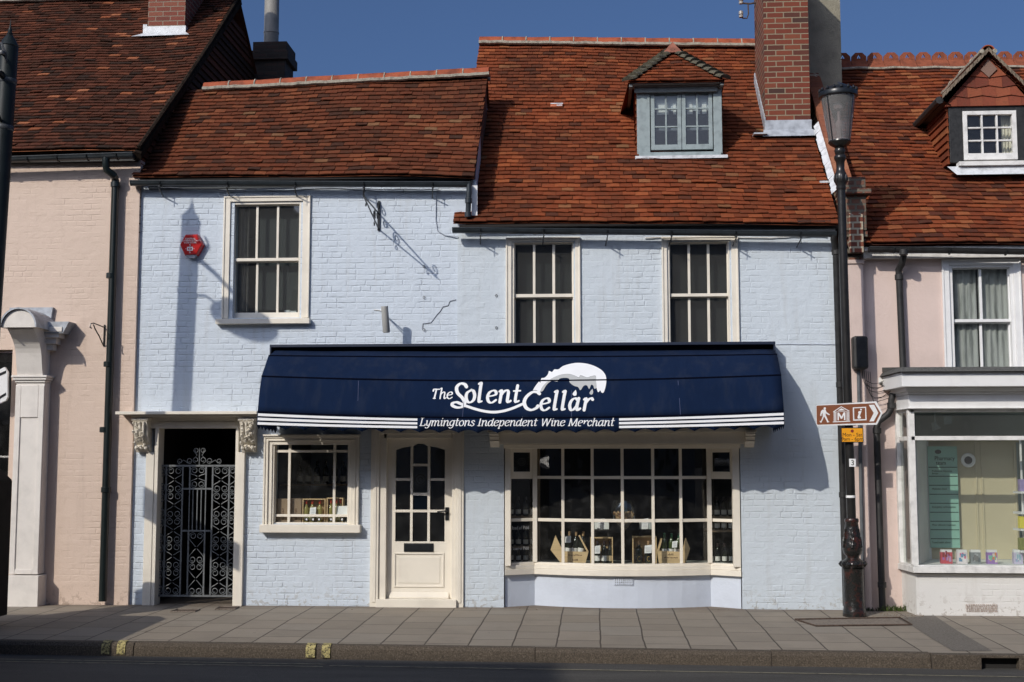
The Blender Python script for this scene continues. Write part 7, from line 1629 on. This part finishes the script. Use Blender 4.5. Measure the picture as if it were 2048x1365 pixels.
# --- bay window display
by = .30; zst = P(1245, 1129, by).z
def hexcrate(px0, px1, lean, lb, k):
    t = thing('wine_crate', (X((px0 + px1) / 2, by), by, zst), lb, 'crate', 'wooden wine boxes on show'); y0, y1 = by - .05, by + .11
    if k == 0: F_ = [(1127, 1127), (1171, 1127), (1177, 1104), (1127, 1103)]; Lf = [(1122, 1127), (1126, 1127), (1126, 1103), (1111, 1071), (1101, 1100)]; Rr = [(1177, 1104), (1160, 1071), (1157, 1072), (1174, 1105)]
    else: F_ = [(1318, 1128), (1361, 1128), (1363, 1104), (1314, 1102)]; Lf = [(1371, 1127), (1364, 1128), (1365, 1104), (1372, 1077), (1380, 1098)]; Rr = [(1314, 1102), (1322, 1078), (1325, 1078), (1318, 1103)]
    m_ = MB(); m_.prism([(P(a, b, y0).x, P(a, b, y0).z) for a, b in F_], y0, y0 + .012); m_.prism([(P(a, b, y0).x, P(a, b, y0).z) for a, b in F_], y1, y1 + .012); m_.build('front', M_wood, t)
    m_ = MB(); m_.prism([(P(a, b, y0).x, P(a, b, y0).z) for a, b in Lf], y0 - .006, y0 + .10); m_.build('side', M_wood, t)
    m_ = MB(); m_.prism([(P(a, b, y0).x, P(a, b, y0).z) for a, b in Rr], y0 + .0, y1); m_.build('side', M_wood, t)
    m_ = MB(); random.seed(k + 40)
    cx = 1150 if k == 0 else 1341
    for i in range(10): q = P(cx - 13 + 2.8 * i, 1112 + (5 if k else 0) + rnd(-.4, .4), y0 - .001); m_.box(q.x, q.x + .011, y0 - .0012, y0 - .0002, q.z, q.z + rnd(.010, .018))
    q = P(cx, 1121 if k == 0 else 1110, y0 - .001)
    for i in range(5): m_.box(q.x - .03 + .014 * i, q.x - .022 + .014 * i, y0 - .0012, y0 - .0002, q.z - .006, q.z + rnd(.006, .018))
    m_.build('stamp', M_ink, t)
hexcrate(1101, 1177, 0, 'slanted pine wine crate with white labelled bottles, leftmost crate in the bay window', 0)
hexcrate(1313, 1380, 0, 'slanted pine wine crate with green topped bottles, rightmost crate in the bay window', 1)
for i, (px_, dx) in enumerate(((1124, -.02), (1134, 0), (1146, .02), (1158, .03))):
    bottle('wine_bottle', G_dark, L_w, C_gold, (X(px_ + 2, by), by + .03, zst + .10), ['leftmost', 'second', 'third', 'rightmost'][i] + ' dark wine bottle leaning in the leftmost bay window crate', group='bottles in the left crate', h=.30, r=.040, tilt=(R(6), R([-3, 4, 5, 8][i]), 0))
for i, px_ in enumerate((1328, 1340, 1352)):
    bottle('wine_bottle', G_green, L_w, C_green, (X(px_, by), by + .03, zst + .10), ['leftmost', 'middle', 'rightmost'][i] + ' green capped wine bottle in the rightmost bay window crate', group='bottles in the right crate', h=.28, r=.038, tilt=(R(5), R([0, 3, 7][i]), 0))
woodbox(X(1180, by), X(1225, by), zst, Zz(1075, by, 1200), by - .03, by + .12, 'upright pine box of three dark bottles, left of the centre of the bay window', 'wooden wine boxes on show')
woodbox(X(1264, by), X(1312, by), zst, Zz(1073, by, 1280), by - .03, by + .12, 'upright pine box of two gold lettered bottles, right of the centre of the bay window', 'wooden wine boxes on show')
for i, px_ in enumerate((1194, 1208, 1219)): bottle('wine_bottle', G_dark, L_o if i == 2 else L_w, C_dark, (X(px_, by), by + .02, zst + .013), ['leftmost', 'middle', 'rightmost'][i] + ' dark bottle in the upright pine box left of the bay centre', group='bottles in the left upright box', h=.27, r=.036)
for i, px_ in enumerate((1277, 1296)):
    t = bottle('wine_bottle', G_dark, mat('black_label', (.012, .012, .014), .4), C_gold, (X(px_, by), by + .02, zst + .013), ['left', 'right'][i] + ' gold lettered dark bottle in the upright pine box right of the bay centre', group='bottles in the right upright box', h=.27, r=.046)
    m_ = MB(); m_.tube([Vector((.018 * math.cos(a_), -.047, .055 + .028 * math.sin(a_))) for a_ in [k * .5 for k in range(2, 12)]], .003, 4); m_.build('monogram', mat('gold_ink', (.5, .36, .1), .4), t)
cards = [((1130, 1072, 1141, 1086), 'tilted white card on the leftmost bottles of the bay crate'), ((1189, 1091, 1200, 1108), 'white card before the upright box left of the bay centre'), ((1289, 1090, 1303, 1107), 'white card before the upright box right of the bay centre'),
         ((1344, 1082, 1354, 1096), 'tilted pale card among the green capped bottles'), ((1194, 1037, 1208, 1059), 'white card standing above the glazing bar, left of the cork bowl'), ((1283, 1037, 1296, 1059), 'white card standing above the glazing bar, right of the cork bowl')]
for (a, b, c, d_), lb in cards:
    yy = by - .08; q = rc(a, b, c, d_, yy); t = thing('price_card', ((q[0] + q[1]) / 2, yy, q[2]), lb, 'card', 'price cards'); m_ = MB(); m_.add([(q[0], yy, q[2]), (q[1], yy, q[2] + .004), (q[1] + .006, yy + .015, q[3]), (q[0] + .004, yy + .015, q[3] - .012)], [(0, 1, 2, 3)]); m_.build('sheet', M_white, t)
    m_ = MB()
    for k in range(4): zz = q[2] + (q[3] - q[2]) * (.22 + .15 * k); m_.box(q[0] + .012, q[1] - .008, yy - .001 + .0028 * k, yy - .0005 + .0028 * k, zz, zz + .003)
    m_.build('writing', MATS['grey_ink'], t)
for a, lb in ((1196, 'bundle of pale labels on the riser left of the cork bowl'), (1286, 'bundle of pale labels on the riser right of the cork bowl')):
    yy = by + .15; q = rc(a - 7, 1044, a + 22, 1059, yy); m_ = MB(); m_.box(q[0], q[1], yy, yy + .08, q[2], q[3]); t = thing('carton', ((q[0] + q[1]) / 2, yy, q[2]), lb, 'carton'); m_.build('carton', M_lining, t, bevel=.003)
    m_ = MB(); m_.box(q[0] - .02, q[1] + .02, yy - .02, yy + .12, q[2] - .02, q[2] - .001); m_.box(q[0], q[0] + .02, yy, yy + .1, zst, q[2] - .02); m_.box(q[1] - .02, q[1], yy, yy + .1, zst, q[2] - .02); m_.build('riser', M_dark, t)
# glass bowl of corks
bw = P(1248, 1052, by - .10); cb = thing('cork_bowl', bw, 'wide stemmed glass bowl full of corks in the middle of the bay window', 'bowl')
gm = glass('bowl_glass', (.85, .88, .86), 1.5, .02); m_ = MB(); zc = P(1248, 1033, by).z; m_.lathe([(.05, zst), (.01, zst + .02), (.010, zc - .16), (.05, zc - .13), (.12, zc - .05), (.155, zc + .05), (.150, zc + .12), (.12, zc + .20)], (bw.x, bw.y, 0), 28); m_.f = m_.f[:-1]; m_.build('glass', gm, cb, smooth=True)
m_ = MB(); random.seed(44)
for i in range(150):
    a = rnd(0, 6.28); zz = zc + rnd(-.06, .05); rr = (.125 if zz > zc else .09) * math.sqrt(rnd(0, 1)); q = Vector((bw.x + rr * math.cos(a), bw.y + rr * math.sin(a), zz)); d_ = Vector((rnd(-1, 1), rnd(-1, 1), rnd(-1, 1))).normalized() * .02; m_.tube([q - d_, q + d_], .011, 7)
m_.build('corks', tile_mat('cork', [(0, (.30, .15, .07)), (.5, (.55, .33, .17)), (.85, (.65, .45, .27)), (1, (.25, .05, .06))], patch=.0), cb, smooth=True)
m_ = MB(); m_.prism([(bw.x - .05, zc + .06), (bw.x - .01, zc + .18), (bw.x + .03, zc + .19), (bw.x + .05, zc + .06)], bw.y + .08, bw.y + .09); m_.build('blue_scoop', mat('slate_blue', (.08, .14, .19), .5), cb)
# shelves by the two side lights
for (px0, px1, gp, lb, lbb) in ((1022, 1066, 'bottles behind the left side light', 'dark shelving behind the left side light of the bay', 'dark bottle on the shelving behind the left side light of the bay'), (1420, 1475, 'bottles behind the right side light', 'wooden shelving behind the right side light of the bay', 'dark bottle on the shelving behind the right side light of the bay')):
    yy = .75; x0, x1 = X(px0, yy) - .05, X(px1, yy) + .05; sh = thing('bottle_shelf', ((x0 + x1) / 2, yy, 0), lb, 'shelf'); zs_ = [P(1050, 1124, yy).z, P(1050, 1092, yy).z if px0 < 1100 else P(1450, 1060, yy).z, P(1450, 1033, yy).z]
    m_ = MB()
    for zz in zs_: m_.box(x0, x1, yy - .08, yy + .3, zz - .025, zz - .001)
    m_.box(x1 + .0, x1 + .03, yy + .1, yy + .3, 0, 2.3); m_.build('board', M_woodd, sh); src = None
    for si, zz in enumerate(zs_):
        n_b = 4 if px0 < 1100 else 5
        for i in range(n_b):
            xx = x0 + .05 + (x1 - x0 - .1) * i / (n_b - 1)
            if src is None: src = bottle('wine_bottle', G_dark, L_w, C_dark, (xx, yy, zz), lbb, group=gp, h=.24, r=.032)
            else: c_ = copy_tree(src); c_.location = (xx, yy, zz)
tw = thing('window_lettering', P(1042, 1080, .14), 'white painted words on the left side light of the bay window', 'lettering')
for px_, py_, s__ in ((1023, 1060.5, 'load of Pidd'), (1020, 1102, 'a load of Pidd')):
    A_, B2 = P(px_, py_, 0), P(1066, py_, .2); xx = A_.x; yy = bp(xx, .05); dirx = Vector((xB_ - xA_, .22, 0)).normalized(); Rm = Matrix((dirx, Vector((0, 0, 1)), dirx.cross(Vector((0, 0, 1))))).transposed()
    ftext('lettering', s__, (xx, yy, A_.z), .062 if len(s__) < 13 else .058, mat('faded_white_paint', (.34, .35, .36), .8), tw, rot=Rm, sx=.80)
# transfer emblems on the little vent lights
for a, lb in ((1043, 'faint round emblem on the left vent light of the bay window'), (1444, 'faint emblem on the right vent light of the bay window')):
    x_ = P(a, 924, .1).x; yy = bp(x_, .05); t = thing('window_emblem', (x_, yy, bz(924)), lb, 'emblem'); m_ = MB(); dd = .22 / (xB_ - xA_) * (1 if a < 1200 else -1)
    for r_ in (.045, .022): m_.tube([(x_ + r_ * math.cos(q_), yy + r_ * math.cos(q_) * dd, bz(924) + r_ * math.sin(q_)) for q_ in [k * math.pi / 8 for k in range(16)]], .0016, 4, closed=True)
    m_.build('ring', MATS['frosted_grey'], t)
# pharmacy spotlight behind the transom glass and card
t = thing('ceiling_spotlight', P(1868, 848, .1), 'pale spotlight hanging behind the transom glass of the pharmacy', 'spotlight'); c = P(1870, 852, .1); m_ = MB(); m_.lathe([(.0, .05), (.03, .045), (.035, .01), (.055, -.04), (.05, -.045), (0, -.03)], c, 16, Matrix.Rotation(R(-25), 3, 'Y')); m_.tube([c + Vector((0, 0, .05)), c + Vector((.0, 0, .2))], .008, 6); m_.build('shade', mat('spot_shade', (.35, .42, .45), .4), t, smooth=True)
t = thing('hanging_card', P(1896, 840, .1), 'small pale card hanging behind the transom glass of the pharmacy', 'card'); q = rc(1888, 833, 1904, 849, .1); m_ = MB(); m_.box(q[0], q[1], .1, .104, q[2], q[3]); m_.build('sheet', mat('pale_blue_card', (.32, .40, .43), .5), t)

# ================================================================== WEEDS AND LITTER
random.seed(23)
def weed(name, px, py, n_, hgt, sp_, lb, m=None):
    g_ = G(px, py, 0.0); t = thing(name, g_, lb, 'weeds'); m_ = MB()
    for i in range(n_):
        b = g_ + Vector((rnd(-sp_, sp_), rnd(-.05, .05), 0)); h_ = hgt * rnd(.4, 1); l_ = Vector((rnd(-.6, .6), rnd(-.5, .2), 1)).normalized(); s_d = Vector((rnd(-1, 1), rnd(-1, 1), 0)).normalized() * rnd(.004, .009)
        m_.add([b - s_d, b + s_d, b + l_ * h_ * .6 + s_d * .7, b + l_ * h_ + Vector((l_.x, l_.y, -.4)) * h_ * .3, b + l_ * h_ * .6 - s_d * .7], [(0, 1, 2, 4), (4, 2, 3)])
    m_.build('blade', m or mat('weed_green', (.075, .11, .025), .7, .3, 20), t)
weed('grass_tuft', 1795, 1222, 190, .10, .20, 'tuft of green grass growing at the foot of the white plinth by the drainpipe')
weed('grass_tuft', 1745, 1222, 60, .06, .14, 'sparse dark weeds in the corner behind the lamp post base', mat('dark_weed', (.03, .04, .015), .8))
random.seed(3); m_ = MB()
for i in range(170):
    px_ = rnd(700, 1560) if i < 70 else rnd(1740, 1850); py_ = rnd(1207, 1221) if i < 70 else rnd(1226, 1238); g_ = G(px_, py_, -.005); r_ = rnd(.004, .012); a = rnd(0, 3)
    if g_.y > -.04: continue
    m_.add([g_ + Vector((r_ * math.cos(a), r_ * math.sin(a), .002)), g_ + Vector((-r_ * math.sin(a) * .6, r_ * math.cos(a) * .6, .008)), g_ + Vector((-r_ * math.cos(a), -r_ * math.sin(a), .003)), g_ + Vector((r_ * math.sin(a) * .6, -r_ * math.cos(a) * .6, .006))], [(0, 1, 2, 3)])
tag(m_.build('fallen_leaves', mat('dry_leaf', (.24, .15, .07), .9, .4, 30)), 'crumbs of dry leaves and grit along the wall foot', 'litter', kind='stuff')

# ================================================================== OUT OF THE PICTURE: what throws the shadows on road and pavement
van = thing('parked_van', (-8.4, -4.3, -.18), 'dark van parked at the kerb beyond the left edge', 'van'); m_ = MB()
side = [(-10.9, .12), (-10.9, 1.55), (-10.7, 1.78), (-7.6, 1.90), (-6.60, 1.84), (-6.28, 1.66), (-6.26, 1.4), (-6.46, .9), (-6.72, .5), (-6.72, .12)]
m_.prism(side, -5.25, -3.45); m_.build('body', mat('van_paint', (.03, .035, .045), .3), van, bevel=.12)
for wx in (-10.1, -6.9):
    for wy_ in (-5.2, -3.62): m_ = MB(); m_.lathe([(.32, -.1), (.34, 0), (.32, .1)], (wx, wy_, .16), 24, Matrix.Rotation(R(90), 3, 'X')); m_.build('wheel', M_black, van, smooth=True)
OY = -17.6; opp = thing('opposite_building', (-16, OY, 0), 'brick building on the opposite side of the street', 'building')
XK = -.40 - .68 * (-3.22 - OY); zk = lambda ys_: -.18 + .75 * (ys_ - OY)
m_ = MB(); m_.prism([(-40, -.1), (-40, zk(-2.99)), (XK - 5.6, zk(-2.99)), (XK - 4.6, zk(-3.0)), (XK, zk(-3.16)), (XK + 2.6, zk(-3.2) - 2.6), (14, zk(-3.2) - 2.9), (22, 7.0), (22, -.1)], OY, OY - 7); m_.build('wall', mat('opposite_render', (.34, .32, .29), .8, .06, 1), opp)
random.seed(1)
for i in range(14):
    for z_ in (1.0, 4.4): 
        m_ = MB(); x_ = -36 + i * 4.0; m_.box(x_, x_ + 1.3, OY + .02, OY + .06, z_, z_ + 1.9); m_.build('window', M_dark, opp)
for o in list(sc.objects):
    if '_local' in o.keys(): del o['_local']

for o in sc.objects:
    l_ = o.get('label')
    if l_ and len(l_.split()) > 16: print('LONG', len(l_.split()), o.name, l_)
